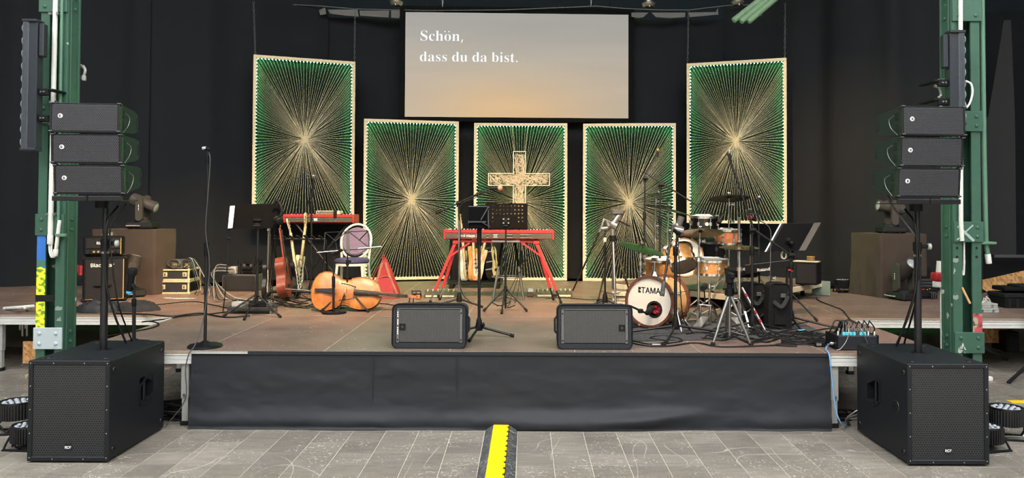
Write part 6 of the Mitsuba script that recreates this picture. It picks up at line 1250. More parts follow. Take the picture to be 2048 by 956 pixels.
# ------------------------------------------------------------------ stage monitors in soft covers
mat('m_cover', (40, 42, 46), 0.75, spec=0.3)
mat('m_monitor_grille', mikit.proc(lambda p, n, uv: mix((0.030, 0.030, 0.028), (0.085, 0.083, 0.077), smoothstep(-0.1, 0.6, dr.sin(p.x * 620)) * (0.7 + 0.3 * dr.sin(p.z * 500)))), 0.5)
mat('m_monitor_strip', (92, 90, 87), 0.5)
mat('m_monitor_body', (52, 52, 52), 0.55)
def monitor(x0, x1, yb, label, lg, marks):
    a, c_ = on(x0, yb), on(x1, yb); w = c_[0] - a[0]; Y = a[1]; h = 0.362
    k = thing('stage_monitor', label, 'stage monitor', mv((a[0] + c_[0]) / 2, Y, SZ) @ rot('x', -4))
    F = FRONT
    def fr(m, z=0.0): return tf(m, mv(0, 0.0, 0) @ F)
    rr = lambda W, H, r: Polygon([(-W / 2 + r, r), (W / 2 - r, r), (W / 2 - r, H - r), (-W / 2 + r, H - r)]).buffer(r, 6)
    outer = rr(w, h, 0.05); hole = Polygon([(-w / 2 + 0.03, 0.042), (w / 2 - 0.03, 0.042), (w / 2 - 0.03, h - 0.03), (-w / 2 + 0.03, h - 0.03)])
    obj(k, 'soft_cover', join(tf(prism(outer.difference(hole), 0.05), mv(0, 0.05, 0) @ F), tf(prism(rr(w * 0.98, h * 0.96, 0.05), 0.24), mv(0, 0.29, 0.008) @ F)), 'm_cover', 40)
    ring = np.array(outer.buffer(-0.004).exterior.coords); obj(k, 'piping', join(tube([(q[0], -0.002, q[1]) for q in ring], 0.006, 6, False), tube([(q[0] * 0.99, 0.05, q[1]) for q in ring], 0.006, 6, False)), 'm_black', True)
    obj(k, 'body', boxab((-w / 2 + 0.03, 0.022, 0.042), (w / 2 - 0.03, 0.2, h - 0.03)), 'm_monitor_body')
    obj(k, 'top_rail', boxab((-w / 2 + 0.035, 0.006, h - 0.045), (w / 2 - 0.035, 0.022, h - 0.032), 0.002), 'm_monitor_strip')
    obj(k, 'grille', boxab((-w / 2 + 0.058, 0.010, 0.05), (w / 2 - 0.058, 0.021, h - 0.048), 0.003), 'm_monitor_grille', label='dark grey ribbed grille')
    for s in (-1, 1):
        st = obj(k, 'side_strip', boxab((s * (w / 2 - 0.058), 0.008, 0.046), (s * (w / 2 - 0.034), 0.02, h - 0.046), 0.002), 'm_monitor_strip')
        objs(st, 'screw', [cyl((s * (w / 2 - 0.046), 0.009, z), (s * (w / 2 - 0.046), 0.005, z), 0.0065, n=10) for z in (0.07, h - 0.075)], 'm_rubber')
        if marks and s < 0: obj(st, 'mark', join([box((s * (w / 2 - 0.046), 0.006, 0.12 + 0.0155 * q), (0.010, 0.003, 0.011)) for q in (0, 1, 2, 3, 5, 6, 7, 9, 10, 11)]), 'm_mark', label='white lettering up the strip')
    bx__ = obj(k, 'badge', box((lg * (w / 2 - 0.085), 0.008, h * 0.48), (0.046, 0.006, 0.046), 0.002), 'm_rubber')
    obj(bx__, 'frame', join(*[box((lg * (w / 2 - 0.085) + dx, 0.004, h * 0.48 + dz), s, 0.0) for dx, dz, s in ((0.023, 0, (0.003, 0.004, 0.049)), (-0.023, 0, (0.003, 0.004, 0.049)), (0, 0.023, (0.049, 0.004, 0.003)), (0, -0.023, (0.049, 0.004, 0.003)))]), 'm_black')
    obj(bx__, 'letter', face(centred(letters('8', 0.018, 0.002)), (lg * (w / 2 - 0.085), 0.004, h * 0.48)), 'm_monitor_strip')
    obj(k, 'side_handle', tube([(w / 2 - 0.004, 0.1, 0.12), (w / 2 + 0.014, 0.1, 0.14), (w / 2 + 0.014, 0.1, 0.24), (w / 2 - 0.004, 0.1, 0.26)], 0.010, 6) if lg < 0 else tube([(-w / 2 + 0.004, 0.1, 0.12), (-w / 2 - 0.014, 0.1, 0.14), (-w / 2 - 0.014, 0.1, 0.24), (-w / 2 + 0.004, 0.1, 0.26)], 0.010, 6), 'm_cover', True)
monitor(783, 933, 697, 'left stage monitor in a grey soft cover at the front edge of the stage', -1, True)
monitor(1114, 1265, 699, 'right stage monitor in a grey soft cover at the front edge, before the bass drum', 1, False)

# ------------------------------------------------------------------ drum riser, drums, cymbals and stands
mat('m_head', (206, 198, 182), 0.45)
mat('m_head_clear', (120, 110, 96), 0.25, spec=0.6)
mat('m_cymbal', (128, 110, 78), 0.28, 0.9)
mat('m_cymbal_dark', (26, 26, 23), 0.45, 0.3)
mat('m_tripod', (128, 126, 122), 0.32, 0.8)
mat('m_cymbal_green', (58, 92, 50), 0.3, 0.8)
mat('m_carpet', mikit.proc(lambda p, n, uv: mix((0.030, 0.031, 0.033), (0.055, 0.055, 0.056), fbm(p.x * 40, p.y * 40, 0, 3))), 0.95, spec=0.1)
mat('m_riser_edge', (196, 184, 158), 0.6)
mat('m_riser_end', (120, 138, 124), 0.6)
mat('m_cloth_red', (150, 28, 44), 0.85)
mat('m_bag', (18, 18, 19), 0.8, spec=0.2)
mat('m_sheet_grey', (62, 61, 58), 0.7)

q_ = [on(*c) for c in ((1262, 642), (1590, 640), (1668, 676), (1235, 684))]
solo('carpet', 'dark grey carpet under the bass drum and the drum stands', 'carpet', prism([(v[0], v[1]) for v in q_][::-1], 0.005, M=mv(0, 0, SZ + 0.001)), 'm_carpet')
# riser: a two by two metre board on wheels, corner towards the hall
zr = 0.80
P0, P1_, P2_ = np.array([2.44, 8.6]), np.array([1.13, 10.0]), np.array([3.92, 10.3]); P3_ = P1_ + P2_ - P0
k = thing('drum_riser', 'low wooden drum riser on wheels under the rear drums', 'riser')
ol_ = [tuple(P0), tuple(P2_), tuple(P3_), tuple(P1_)]
obj(k, 'board', prism(ol_, 0.03, M=mv(0, 0, zr - 0.03)), 'm_deck')
for a, b_ in ((P0, P1_), (P0, P2_), (P2_, P3_), (P1_, P3_)):
    d_ = (b_ - a) / np.linalg.norm(b_ - a)
    obj(k, 'edge_rail', boxab((0, -0.02, 0), (np.linalg.norm(b_ - a), 0.02, 0.06)) if False else tf(boxab((0, -0.02, 0), (np.linalg.norm(b_ - a), 0.02, 0.065), 0.004), basis((a[0], a[1], zr - 0.085), (d_[0], d_[1], 0), (-d_[1], d_[0], 0), (0, 0, 1))), 'm_riser_edge')
e_ = (P2_ - P0) / np.linalg.norm(P2_ - P0); obj(k, 'end_panel', tf(boxab((0, -0.12, 0), (0.03, 0.12, 0.19), 0.004), basis((P2_[0], P2_[1], SZ + 0.004), (e_[0], e_[1], 0), (-e_[1], e_[0], 0), (0, 0, 1))), 'm_riser_end', label='greenish end panel')
for c in (P0 + (P3_ - P0) * 0.08, P1_ + (P2_ - P1_) * 0.08, P2_ + (P1_ - P2_) * 0.09, P3_ + (P0 - P3_) * 0.08):
    w = obj(k, 'caster', cyl((c[0] - 0.015, c[1], SZ + 0.04), (c[0] + 0.015, c[1], SZ + 0.04), 0.038, n=14), 'm_rubber'); obj(w, 'fork', box((c[0], c[1], SZ + 0.09), (0.05, 0.05, 0.05), 0.006), 'm_steel')
p = at(1232, 560, 9.2); k = thing('wooden_pallet', 'pair of raw planks lying at the left end of the drum riser', 'planks'); 
for q in range(2): obj(k, 'plank', boxab((1.02, 9.0 - 0.03 * q, SZ + 0.075 + 0.055 * q), (1.78, 9.12, SZ + 0.118 + 0.055 * q), 0.004), 'm_riser_edge')
obj(k, 'block', box((1.12, 9.06, SZ + 0.0375), (0.12, 0.1, 0.075), 0.004), 'm_riser_edge'); obj(k, 'block', box((1.68, 9.06, SZ + 0.0375), (0.12, 0.1, 0.075), 0.004), 'm_riser_edge')

def lug_ring(R, z, n, r0=0.012, ln=0.05): return join([hull([(math.cos(a) * (R + dr_) - math.sin(a) * s * 0.012, math.sin(a) * (R + dr_) + math.cos(a) * s * 0.012, z + dz) for s in (-1, 1) for dr_, dz in ((-0.004, -ln / 2), (0.020, -ln / 3), (0.020, ln / 3), (-0.004, ln / 2))]) for a in np.arange(n) * 2 * PI / n + 0.2])
def drum(label, M, R, H, shell, n=8, top='m_head', bottom='m_head_clear', rim='m_chrome', badge=None, name='tom_drum', cat='drum'):
    k = thing(name, label, cat, M)
    obj(k, 'shell', lathe([(R - 0.006, 0.0), (R, 0.0), (R, H), (R - 0.006, H)], 48), shell, 40)
    obj(k, 'top_head', lathe([(R + 0.002, H - 0.004), (R + 0.002, H + 0.006), (R - 0.006, H + 0.009), (0.0005, H + 0.009)], 48), top, 40)
    obj(k, 'bottom_head', lathe([(0.0005, -0.009), (R - 0.006, -0.009), (R + 0.002, -0.006), (R + 0.002, 0.004)], 48), bottom, 40)
    for z in (-0.016, H - 0.008): obj(k, 'rim', lathe([(R + 0.003, z), (R + 0.012, z), (R + 0.012, z + 0.024), (R + 0.006, z + 0.026), (R + 0.003, z + 0.02)], 48), rim, 40)
    obj(k, 'lug', lug_ring(R, H * 0.5 if H < 0.14 else H * 0.70, n), 'm_chrome', kind='stuff')
    if H >= 0.14: obj(k, 'lug', lug_ring(R, H * 0.26, n), 'm_chrome', kind='stuff')
    obj(k, 'tension_rod', join([cyl((math.cos(a) * (R + 0.011), math.sin(a) * (R + 0.011), -0.02), (math.cos(a) * (R + 0.011), math.sin(a) * (R + 0.011), H + 0.022), 0.0032, n=5) for a in np.arange(n) * 2 * PI / n + 0.2]), 'm_chrome', kind='stuff')
    if badge is not None: obj(k, 'badge', lathe([(0.021, 0), (0.019, 0.003), (0.0005, 0.003)], 18, (math.cos(badge) * R, math.sin(badge) * R, H * 0.5), (math.cos(badge), math.sin(badge), 0)), 'm_head', label='round badge')
    return k
# bass drum
yaw = -33
c = at(1299.5, 603.5, 7.42); BR, BL_ = 0.236, 0.40
axd = np.array([math.sin(math.radians(-yaw)) * -1, -math.cos(math.radians(yaw)), 0.04]); axd /= np.linalg.norm(axd)
fx = np.array([-axd[1], axd[0], 0]); fx /= np.linalg.norm(fx); fy = np.cross(axd, fx)
c[2] = SZ + BR + 0.022
M = basis(c, fx, fy, axd)                     # z axis looks out of the front head
k = thing('bass_drum', 'light wooden bass drum with a white front head', 'drum', M)
obj(k, 'shell', lathe([(BR - 0.02, -BL_), (BR - 0.012, -BL_), (BR - 0.012, 0), (BR - 0.02, 0)], 64), 'm_drum_pale', 40)
for z in (-BL_ - 0.02, -0.02): obj(k, 'hoop', lathe([(BR - 0.008, z), (BR + 0.012, z), (BR + 0.012, z + 0.045), (BR - 0.012, z + 0.045), (BR - 0.012, z + 0.03)], 64), 'm_hoop', 40, label='red-brown wooden hoop')
hc, hr_ = (0.052, -0.070), 0.076
hd_ = Polygon([(BR * 0.95 * math.cos(a), BR * 0.95 * math.sin(a)) for a in np.linspace(0, 2 * PI, 65)[:-1]]).difference(Polygon([(hc[0] + hr_ * math.cos(a), hc[1] + hr_ * math.sin(a)) for a in np.linspace(0, 2 * PI, 33)[:-1]]))
obj(k, 'front_head', prism(hd_, 0.003, M=mv(0, 0, 0.003)), 'm_head')
obj(k, 'port_ring', prism([(hc[0] + (hr_ + 0.004) * math.cos(a), hc[1] + (hr_ + 0.004) * math.sin(a)) for a in np.linspace(0, 2 * PI, 33)[:-1]], 0.006, [[(hc[0] + (hr_ - 0.016) * math.cos(a), hc[1] + (hr_ - 0.016) * math.sin(a)) for a in np.linspace(0, 2 * PI, 33)[:-1]]], M=mv(0, 0, 0.004)), 'm_rubber', label='black ring round the port hole')
obj(k, 'rear_head', lathe([(0.0005, -BL_ + 0.004), (BR - 0.02, -BL_ + 0.004)], 48), 'm_head')
tm_ = centred(letters('TAMA', 0.052, 0.0015, True)); obj(k, 'lettering', tf(tm_, mv(0.012, 0.105, 0.006) @ np.diag([0.95, 1, 1, 1])), 'm_rubber', label='black letters TAMA')
obj(k, 'emblem', tf(prism([(0, 0), (0.026, 0), (0.026, 0.014), (0.012, 0.026), (0.026, 0.036), (0.026, 0.054), (0.0, 0.054)], 0.0015, [[(0.006, 0.018), (0.006, 0.034), (0.014, 0.034), (0.007, 0.026), (0.014, 0.018)]]), mv(-0.118, 0.078, 0.006)), 'm_rubber', label='small black emblem')
for q in range(8):
    a = (q + 0.5) * PI / 4; ca, sa = math.cos(a), math.sin(a)
    for z, o in ((0.015, 0.0), (-BL_ - 0.0, 0.0)): 
        cw = obj(k, 'claw', hull([(ca * r - sa * s * 0.012, sa * r + ca * s * 0.012, z + dz) for s in (-1, 1) for r, dz in ((BR - 0.006, 0.014), (BR + 0.018, 0.014), (BR + 0.018, -0.02), (BR + 0.01, -0.02))]), 'm_chrome')
    obj(k, 'lug', hull([(ca * r - sa * s * 0.012, sa * r + ca * s * 0.012, -BL_ / 2 + dz) for s in (-1, 1) for r, dz in ((BR - 0.014, 0.035), (BR + 0.012, 0.02), (BR + 0.012, -0.02), (BR - 0.014, -0.035))]), 'm_chrome')
    obj(k, 'tension_rod', join(*[cyl((ca * (BR + 0.012), sa * (BR + 0.012), z0), (ca * (BR + 0.012), sa * (BR + 0.012), z1), 0.0035, n=5) for z0, z1 in ((0.04, -BL_ / 2 + 0.03), (-BL_ / 2 - 0.03, -BL_ - 0.04))]), 'm_chrome')
for s in (-1, 1): obj(k, 'spur', tube([(s * (BR - 0.005), -0.06, -0.09), (s * (BR + 0.09), -BR - 0.02, -0.0)], 0.009, 8), 'm_chrome', True)
lc_ = obj(k, 'damping_cloth', heap((0, 0, 0), 0.07, 0.06, 0.05, 4) if False else tf(heap((0, 0, 0), 0.062, 0.058, 0.05, 4), mv(hc[0] + 0.006, hc[1] - 0.004, -0.06)), 'm_cloth_red', True, label='crumpled red cloth inside the port hole')
obj(k, 'tom_mount', tf(join(lathe([(0.05, 0), (0.045, 0.02), (0.024, 0.05), (0.022, 0.06)], 16), cyl((0, 0, 0.05), (0, 0, 0.17), 0.014), box((0, 0, 0.17), (0.06, 0.05, 0.04), 0.008)), basis((0, BR - 0.014, -0.10), fx * 0 + [1, 0, 0], [0, 0, -1], [0, 1, 0])), 'm_chrome', 35)
# toms and snares
def place_drum(px, py, Y, tilt=0, spin=0, lean=0): return mv(at(px, py, Y)) @ rot('z', spin) @ rot('x', tilt) @ rot('y', lean)
drum('maple rack tom hanging over the bass drum, tilted so its lower head shows', place_drum(1363, 516, 7.85, -36, 0, -8) @ mv(0, 0, -0.09), 0.128, 0.185, 'm_drum', 6)
drum('maple tom standing behind the bass drum, below the green-lit cymbal', place_drum(1320, 554, 8.35, 5, 0, 0), 0.165, 0.185, 'm_drum', 8, 'm_head')
drum('maple floor tom lying on its side behind the rack tom, cream head to the hall', mv(at(1358, 517, 8.95)) @ rot('x', 84) @ rot('z', 0), 0.205, 0.30, 'm_drum', 8, 'm_head', 'm_head', 'm_drum')
drum('maple snare drum with a round badge right of the rack tom', place_drum(1422, 545, 7.9, 3), 0.165, 0.125, 'm_drum', 8, badge=-2.1)
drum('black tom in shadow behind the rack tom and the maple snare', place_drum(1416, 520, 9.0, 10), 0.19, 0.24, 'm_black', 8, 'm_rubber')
drum('black chrome snare drum under the boom microphone', place_drum(1408, 458, 8.6, 4), 0.152, 0.135, mat('m_black_chrome', (56, 56, 58), 0.12, 0.9), 8, badge=-1.6)
drum('red-brown wooden snare drum behind the hi-hat', place_drum(1455, 485, 8.9, 3), 0.145, 0.14, 'm_drum_red', 8)

def cymbal(label, px, py, Y, R, tilt, lean, m, stand_to=None, hat=False, spin=0):
    M = mv(at(px, py, Y)) @ rot('y', lean) @ rot('x', tilt)
    k = thing('cymbal', label, 'cymbal', M)
    pr_ = [(0.008, 0.031), (0.022, 0.029), (0.036, 0.022), (0.046, 0.014), (R * 0.5, 0.009), (R * 0.85, 0.002), (R, -0.006), (R * 0.999, -0.008), (R * 0.85, 0.0), (R * 0.5, 0.007), (0.046, 0.012), (0.034, 0.020), (0.020, 0.027), (0.008, 0.029)]
    obj(k, 'disc', lathe(pr_[::-1], 56), m, 50)
    if hat: obj(k, 'lower_disc', tf(lathe(pr_[::-1], 56), mv(0, 0, -0.012) @ np.diag([1, 1, -1, 1])), m, 50)
    obj(k, 'felt', join(cyl((0, 0, 0.028), (0, 0, 0.046), 0.017), cyl((0, 0, 0.0), (0, 0, 0.026), 0.015)), 'm_rubber')
    obj(k, 'wing_nut', join(cyl((0, 0, 0.044), (0, 0, 0.066), 0.008), box((0, 0, 0.060), (0.034, 0.006, 0.014), 0.003)), 'm_chrome')
    return k
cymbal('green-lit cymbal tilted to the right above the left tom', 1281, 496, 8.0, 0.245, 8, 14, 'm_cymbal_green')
cymbal('big bronze ride cymbal below the black chrome snare', 1401, 465, 7.7, 0.225, -13, 1, 'm_cymbal')
cymbal('dark cymbal seen from below, highest on the right before the upper right panel', 1458, 396, 8.8, 0.225, -10, 0, 'm_cymbal_dark')
cymbal('thin dark cymbal seen edge-on right of the highest cymbal', 1501, 428, 9.0, 0.175, 0, 1, 'm_cymbal_dark')
cymbal('hi-hat pair at the right side of the drums', 1478, 494, 7.6, 0.19, 3, 0, 'm_cymbal', hat=True)
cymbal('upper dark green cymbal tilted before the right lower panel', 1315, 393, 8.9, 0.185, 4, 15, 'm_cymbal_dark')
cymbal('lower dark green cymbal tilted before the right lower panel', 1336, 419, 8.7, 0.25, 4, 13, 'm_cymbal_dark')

def chrome_stand(label, pts, Y, legs_y=None, r=0.0125, spread=0.25, sleeves=(), ang=(200, 330, 90), zf=SZ, cat='cymbal stand'):
    k = thing('cymbal_stand', label, cat)
    P_ = [at(x, y, Y) for x, y in pts]
    n_ = len(P_)
    for i in range(n_ - 1): obj(k, 'tube', cyl(P_[i], P_[i + 1], r * (1 - 0.22 * (n_ - 2 - i)), n=12), 'm_chrome', True)
    for x, y in sleeves:
        s_ = obj(k, 'clamp', join(cyl(at(x, y - 4, Y), at(x, y + 4, Y), r * 1.7), box(at(x + 4, y, Y), (0.05, 0.025, 0.025), 0.006)), 'm_chrome')
        obj(s_, 'wing', box(at(x + 9, y, Y), (0.02, 0.008, 0.035), 0.003), 'm_chrome')
    b_ = P_[-1]
    if legs_y is not None:
        h_ = at(pts[-1][0], legs_y, Y)
        for a in ang:
            a = math.radians(a); e_ = np.array([b_[0] + math.cos(a) * spread, b_[1] + math.sin(a) * spread, zf + 0.012]); hh = h_ + [math.cos(a) * r, math.sin(a) * r, 0]; m_ = hh + (e_ - hh) * 0.5
            l = obj(k, 'leg', join(flat_strip([hh, m_ + [0, 0, 0.02], e_], 0.020, 0.010, (-math.sin(a), math.cos(a), 0))), 'm_chrome')
            obj(l, 'strut', cyl(m_ + [0, 0, 0.015], [b_[0] + math.cos(a) * r, b_[1] + math.sin(a) * r, zf + 0.09], 0.006, n=6), 'm_chrome', True)
            obj(l, 'rubber_foot', box(e_, (0.03, 0.03, 0.022), 0.006), 'm_rubber')
    return k
def groundz(px, Y, z): return on_y(px, Y, z)
def ypix(px, Y, z):      # image row of height z at distance Y
    a, b_ = at(px, 0, Y)[2], at(px, 900, Y)[2]; return 900 * (a - z) / (a - b_)
chrome_stand('chrome stand of the big bronze ride cymbal', [(1400, 460), (1397, 520), (1397, ypix(1397, 7.75, 0.63))], 7.75, 600, sleeves=((1399, 520), (1400, 482)), spread=0.27, ang=(180, 20, 255))
chrome_stand('chrome stand of the highest cymbal', [(1458, 396), (1458, 470), (1458, ypix(1458, 8.85, zr + 0.02))], 8.85, 540, 0.011, 0.22, ((1459, 408), (1459, 444)), zf=zr)
chrome_stand('chrome hi-hat stand with a foot pedal', [(1478, 434), (1478.5, 500), (1479, ypix(1479, 7.65, 0.63))], 7.65, 598, 0.017, 0.26, ((1479, 538),), ang=(150, 25, 275))
chrome_stand('chrome stand of the upper dark green cymbal', [(1312, 392), (1311, 450), (1310, ypix(1310, 8.95, 0.63))], 8.95, 560, 0.010, 0.2, ((1313, 402), (1310, 451), (1310, 480)))
chrome_stand('chrome stand of the lower dark green cymbal', [(1338, 416), (1335, 470), (1334, ypix(1334, 8.75, 0.63))], 8.75, 560, 0.010, 0.2, ((1336, 430), (1335, 460)))
chrome_stand('chrome stand of the green-lit cymbal', [(1281, 494), (1281, 520), (1281, ypix(1281, 8.05, 0.63))], 8.05, 590, 0.016, 0.22, ((1281, 512), (1281, 527), (1281, 546)), ang=(170, 60, 300))
chrome_stand('thin stand of the edge-on dark cymbal', [(1501, 426), (1501, 480), (1501, ypix(1501, 9.05, zr + 0.02))], 9.05, 540, 0.009, 0.2, ((1501, 440),), zf=zr)
chrome_stand('chrome stand under the maple snare drum', [(1420, 550), (1419, 590), (1418, ypix(1418, 7.9, 0.63))], 7.9, 600, 0.011, 0.26, ((1419, 572),), ang=(195, 20, 280), cat='snare stand')
chrome_stand('chrome stand of the black percussion pad', [(1540, 552), (1541, 600), (1542, ypix(1542, 7.75, 0.63))], 7.75, 618, 0.012, 0.2, ((1541, 556), (1542, 614)), cat='pad stand', ang=(200, 330, 120))
# foot pedals
k = thing('foot_pedal', 'chrome hi-hat foot pedal on the carpet behind the front camera tripod', 'foot pedal', mv(on(1482, 660)) @ rot('z', 8))
obj(k, 'footboard', hull([(x, y, z) for x in (-0.04, 0.04) for y, z in ((-0.10, 0.012), (-0.10, 0.024), (0.16, 0.085), (0.16, 0.10))]), 'm_steel'); obj(k, 'base', box((0, 0.03, 0.006), (0.10, 0.30, 0.012), 0.003), 'm_chrome')
obj(k, 'frame', tube(curve([(-0.065, 0.14, 0.02), (-0.06, 0.15, 0.22), (-0.03, 0.15, 0.27), (0.03, 0.15, 0.27), (0.06, 0.15, 0.22), (0.065, 0.14, 0.02)]), 0.010, 8), 'm_chrome', True)
k = thing('foot_pedal', 'bass drum foot pedal on the carpet right of the bass drum', 'foot pedal', mv(on(1402, 655)) @ rot('z', -30))
obj(k, 'footboard', hull([(x, y, z) for x in (-0.04, 0.04) for y, z in ((-0.12, 0.012), (-0.12, 0.024), (0.14, 0.075), (0.14, 0.09))]), 'm_steel'); obj(k, 'post', join(*[cyl((s * 0.05, 0.14, 0.01), (s * 0.05, 0.14, 0.20), 0.010) for s in (-1, 1)], cyl((-0.06, 0.14, 0.2), (0.06, 0.14, 0.2), 0.009)), 'm_chrome', True)
obj(k, 'beater', join(cyl((0, 0.14, 0.2), (0, 0.10, 0.36), 0.006), cyl((0, 0.06, 0.37), (0, 0.13, 0.39), 0.028)), 'm_rubber')

# ------------------------------------------------------------------ microphone stands around the drums
def mic_stand(label, pts, Y, legs=None, r=0.0115, boom=None, Yb=None, spread=0.30, extra=None):
    k = thing('microphone_stand', label, 'microphone stand')
    P_ = [at(x, y, Y) for x, y in pts]; b_ = P_[-1]
    obj(k, 'upper_tube', cyl(P_[0], P_[1], r * 0.72), 'm_black_metal', True); obj(k, 'tube', cyl(P_[1], (b_[0], b_[1], SZ + 0.12), r), 'm_black_metal', True)
    obj(k, 'clutch', cyl(P_[1] + [0, 0, 0.03], P_[1] - [0, 0, 0.05], r * 1.6), 'm_black', True)
    if boom is not None:
        B_ = [at(x, y, (Yb or [Y] * 9)[i]) for i, (x, y) in enumerate(boom)]
        obj(k, 'boom', cyl(B_[0], B_[-1], r * 0.7), 'm_black_metal', True)
        obj(k, 'swivel', join(cyl(P_[0] - [0, 0, 0.03], P_[0] + [0, 0, 0.025], r * 1.7), cyl(P_[0] + [-0.025, -0.02, 0.01], P_[0] + [0.03, -0.02, 0.01], r * 1.4)), 'm_black')
    flat_tripod(k, (b_[0], b_[1]), SZ, spread, legs or (200, 330, 90))
    return k
def mic(label, a, b_, r=0.012, m='m_black', headm='m_steel'):
    k = thing('microphone', label, 'microphone'); a, b_ = np.asarray(a), np.asarray(b_)
    obj(k, 'body', cyl(a, a + (b_ - a) * 0.72, r * 0.8, r), m, True); obj(k, 'head', cyl(a + (b_ - a) * 0.72, b_, r * 1.15, r), headm, True); return k
Y = 8.6; mic_stand('tall boom stand left of the drums, its boom rising to the right', [(1290, 358), (1289, 430), (1288, ypix(1288, Y, 0.6))], Y, boom=[(1279, 368), (1315, 308)])
mic('slim microphone pointing up at the top of the tall boom before the right lower panel', at(1315, 314, Y), at(1316, 297, Y), 0.012, 'm_black', 'm_gold')
Y = 8.4; mic_stand('tall boom stand whose boom slopes down to the black chrome snare', [(1321, 371), (1320, 440), (1319, ypix(1319, Y, 0.6))], Y, boom=[(1288, 344), (1432, 434)])
mic('microphone with a yellow ring pointing at the black chrome snare', at(1447, 428, 8.35), at(1437, 446, 8.3), 0.022, 'm_black', 'm_rubber')
# straight stand in front of the bass drum with a hanging boom
Y = 7.05; p = lambda x, y, dy=0: at(x, y, Y + dy)
k = mic_stand('black stand just right of the bass drum head with long silver legs', [(1356, 462), (1351, 500), (1351, ypix(1351, Y, 0.6))], Y, legs=(178, 8, 250), r=0.0145, spread=0.50)
obj(k, 'boom', cyl(p(1346, 450, -0.05), p(1327, 570, -0.2), 0.010), 'm_black_metal', True)
obj(k, 'swivel', join(sph(p(1356, 464), 0.03, 8), cyl(p(1347, 460, -0.03), p(1360, 468), 0.018)), 'm_black')
mic('long dark microphone hanging before the bass drum head', p(1328, 562, -0.2), p(1324, 592, -0.22), 0.020, 'm_grey_box', 'm_grey_box')
k = thing('condenser_microphone', 'big dark cylinder microphone in a silver clamp above the rack tom', 'microphone')
obj(k, 'body', cyl(p(1357, 452), p(1363, 433), 0.030, n=18), 'm_grey_box', 35); obj(k, 'clamp', join(cyl(p(1351, 449, -0.01), p(1366, 459), 0.022), cyl(p(1349, 458), p(1366, 462), 0.030, n=14), cyl(p(1345, 447, -0.02), p(1350, 463, -0.02), 0.012)), 'm_steel', True)
# low kick microphone arm
p = lambda x, y, dy=0: at(x, y, 7.12 + dy)
k = thing('microphone_stand', 'low black microphone arm reaching into the port hole of the bass drum', 'microphone stand')
obj(k, 'boom', cyl(p(1258, 611), p(1294, 627, 0.1), 0.0095), 'm_black_metal', True); obj(k, 'swivel', box(p(1281, 622, 0.05), (0.05, 0.03, 0.04), 0.008), 'm_black')
obj(k, 'tube', cyl(p(1258, 612), on(1256, 655, SZ + 0.01), 0.010), 'm_black_metal', True); obj(k, 'base', lathe([(0.09, 0), (0.09, 0.014), (0.0005, 0.02)], 24, on(1256, 655, SZ + 0.001)), 'm_black', 35)
mic('black microphone in the port hole of the bass drum', p(1294, 626, 0.1), p(1304, 616, 0.25), 0.028, 'm_black', 'm_rubber')
# right side
Y = 7.25; mic_stand('tall boom stand standing between the hi-hat and the black bags', [(1504, 462), (1504, 500), (1505, ypix(1505, Y, 0.6))], Y, legs=(160, 20, 265), r=0.0135, boom=[(1508, 460), (1455, 306)], spread=0.34)
mic('microphone at the top of the tall boom before the upper right panel', at(1462, 326, Y), at(1458, 300, Y), 0.013)
Y = 7.6; p = lambda x, y, dy=0: at(x, y, Y + dy)
k = mic_stand('black tripod boom stand before the black music folder at the right', [(1581, 512), (1582, 530), (1582, ypix(1582, Y, 0.6) - 14)], Y, r=0.016, boom=[(1590, 516), (1512, 462)], spread=0.05, legs=(90,))
tripod(k, (at(1582, 600, Y)[0], Y), SZ, 0.42, (205, 335, 265), at(1582, 634, Y)[2], 'm_black_metal', 0.0105, True, 0.4)
obj(k, 'red_tape', join(cyl(p(1583, 543), p(1583, 537), 0.019), box(p(1579, 540, -0.02), (0.03, 0.02, 0.015), 0.004)), 'm_red', label='bit of red tape')
mic('dark red-banded microphone on the boom above the hi-hat', at(1512, 440, 7.55), at(1497, 434, 7.5), 0.020, 'm_black', 'm_pack_red')
solo('microphone_cable', 'grey cable looping down from the boom beside the black music folder', 'cable', tube(curve([at(1512, 440, 7.5), at(1530, 447, 7.5), at(1541, 462, 7.5), at(1541, 500, 7.5), at(1541, 560, 7.5), on(1546, 640, SZ + 0.01)]), 0.005, 5), 'm_grey_box', True)
Y = 8.3; mic_stand('plain boomless stand before the upper right string panel', [(1516, 396), (1518, 470), (1519, ypix(1519, Y, 0.6))], Y, r=0.010, spread=0.2)
mic('small microphone clamped on the plain stand before the upper right string panel', at(1513, 406, Y), at(1519, 392, Y), 0.016)
# left of the drums
Y = 9.0; k = mic_stand('dark stand beside the silver camera tripod', [(1210, 458), (1210, 500), (1210, ypix(1210, Y, 0.6))], Y, r=0.011, spread=0.22)
obj(k, 'swivel_arm', join(cyl(at(1199, 465, Y), at(1209, 437, Y), 0.016), cyl(at(1203, 458, Y), at(1216, 456, Y), 0.026), cyl(at(1206, 438, Y), at(1222, 445, Y), 0.012)), 'm_steel', True)
obj(k, 'tape', cyl(at(1210, 484, Y), at(1210, 475, Y), 0.017), 'm_paper')
solo('boom_rod', 'long dark boom rod leaning diagonally left of the camera tripod', 'rod', cyl(on(1146, 580, SZ + 0.01), at(1200, 462, 9.15), 0.011), 'm_black_metal', True)

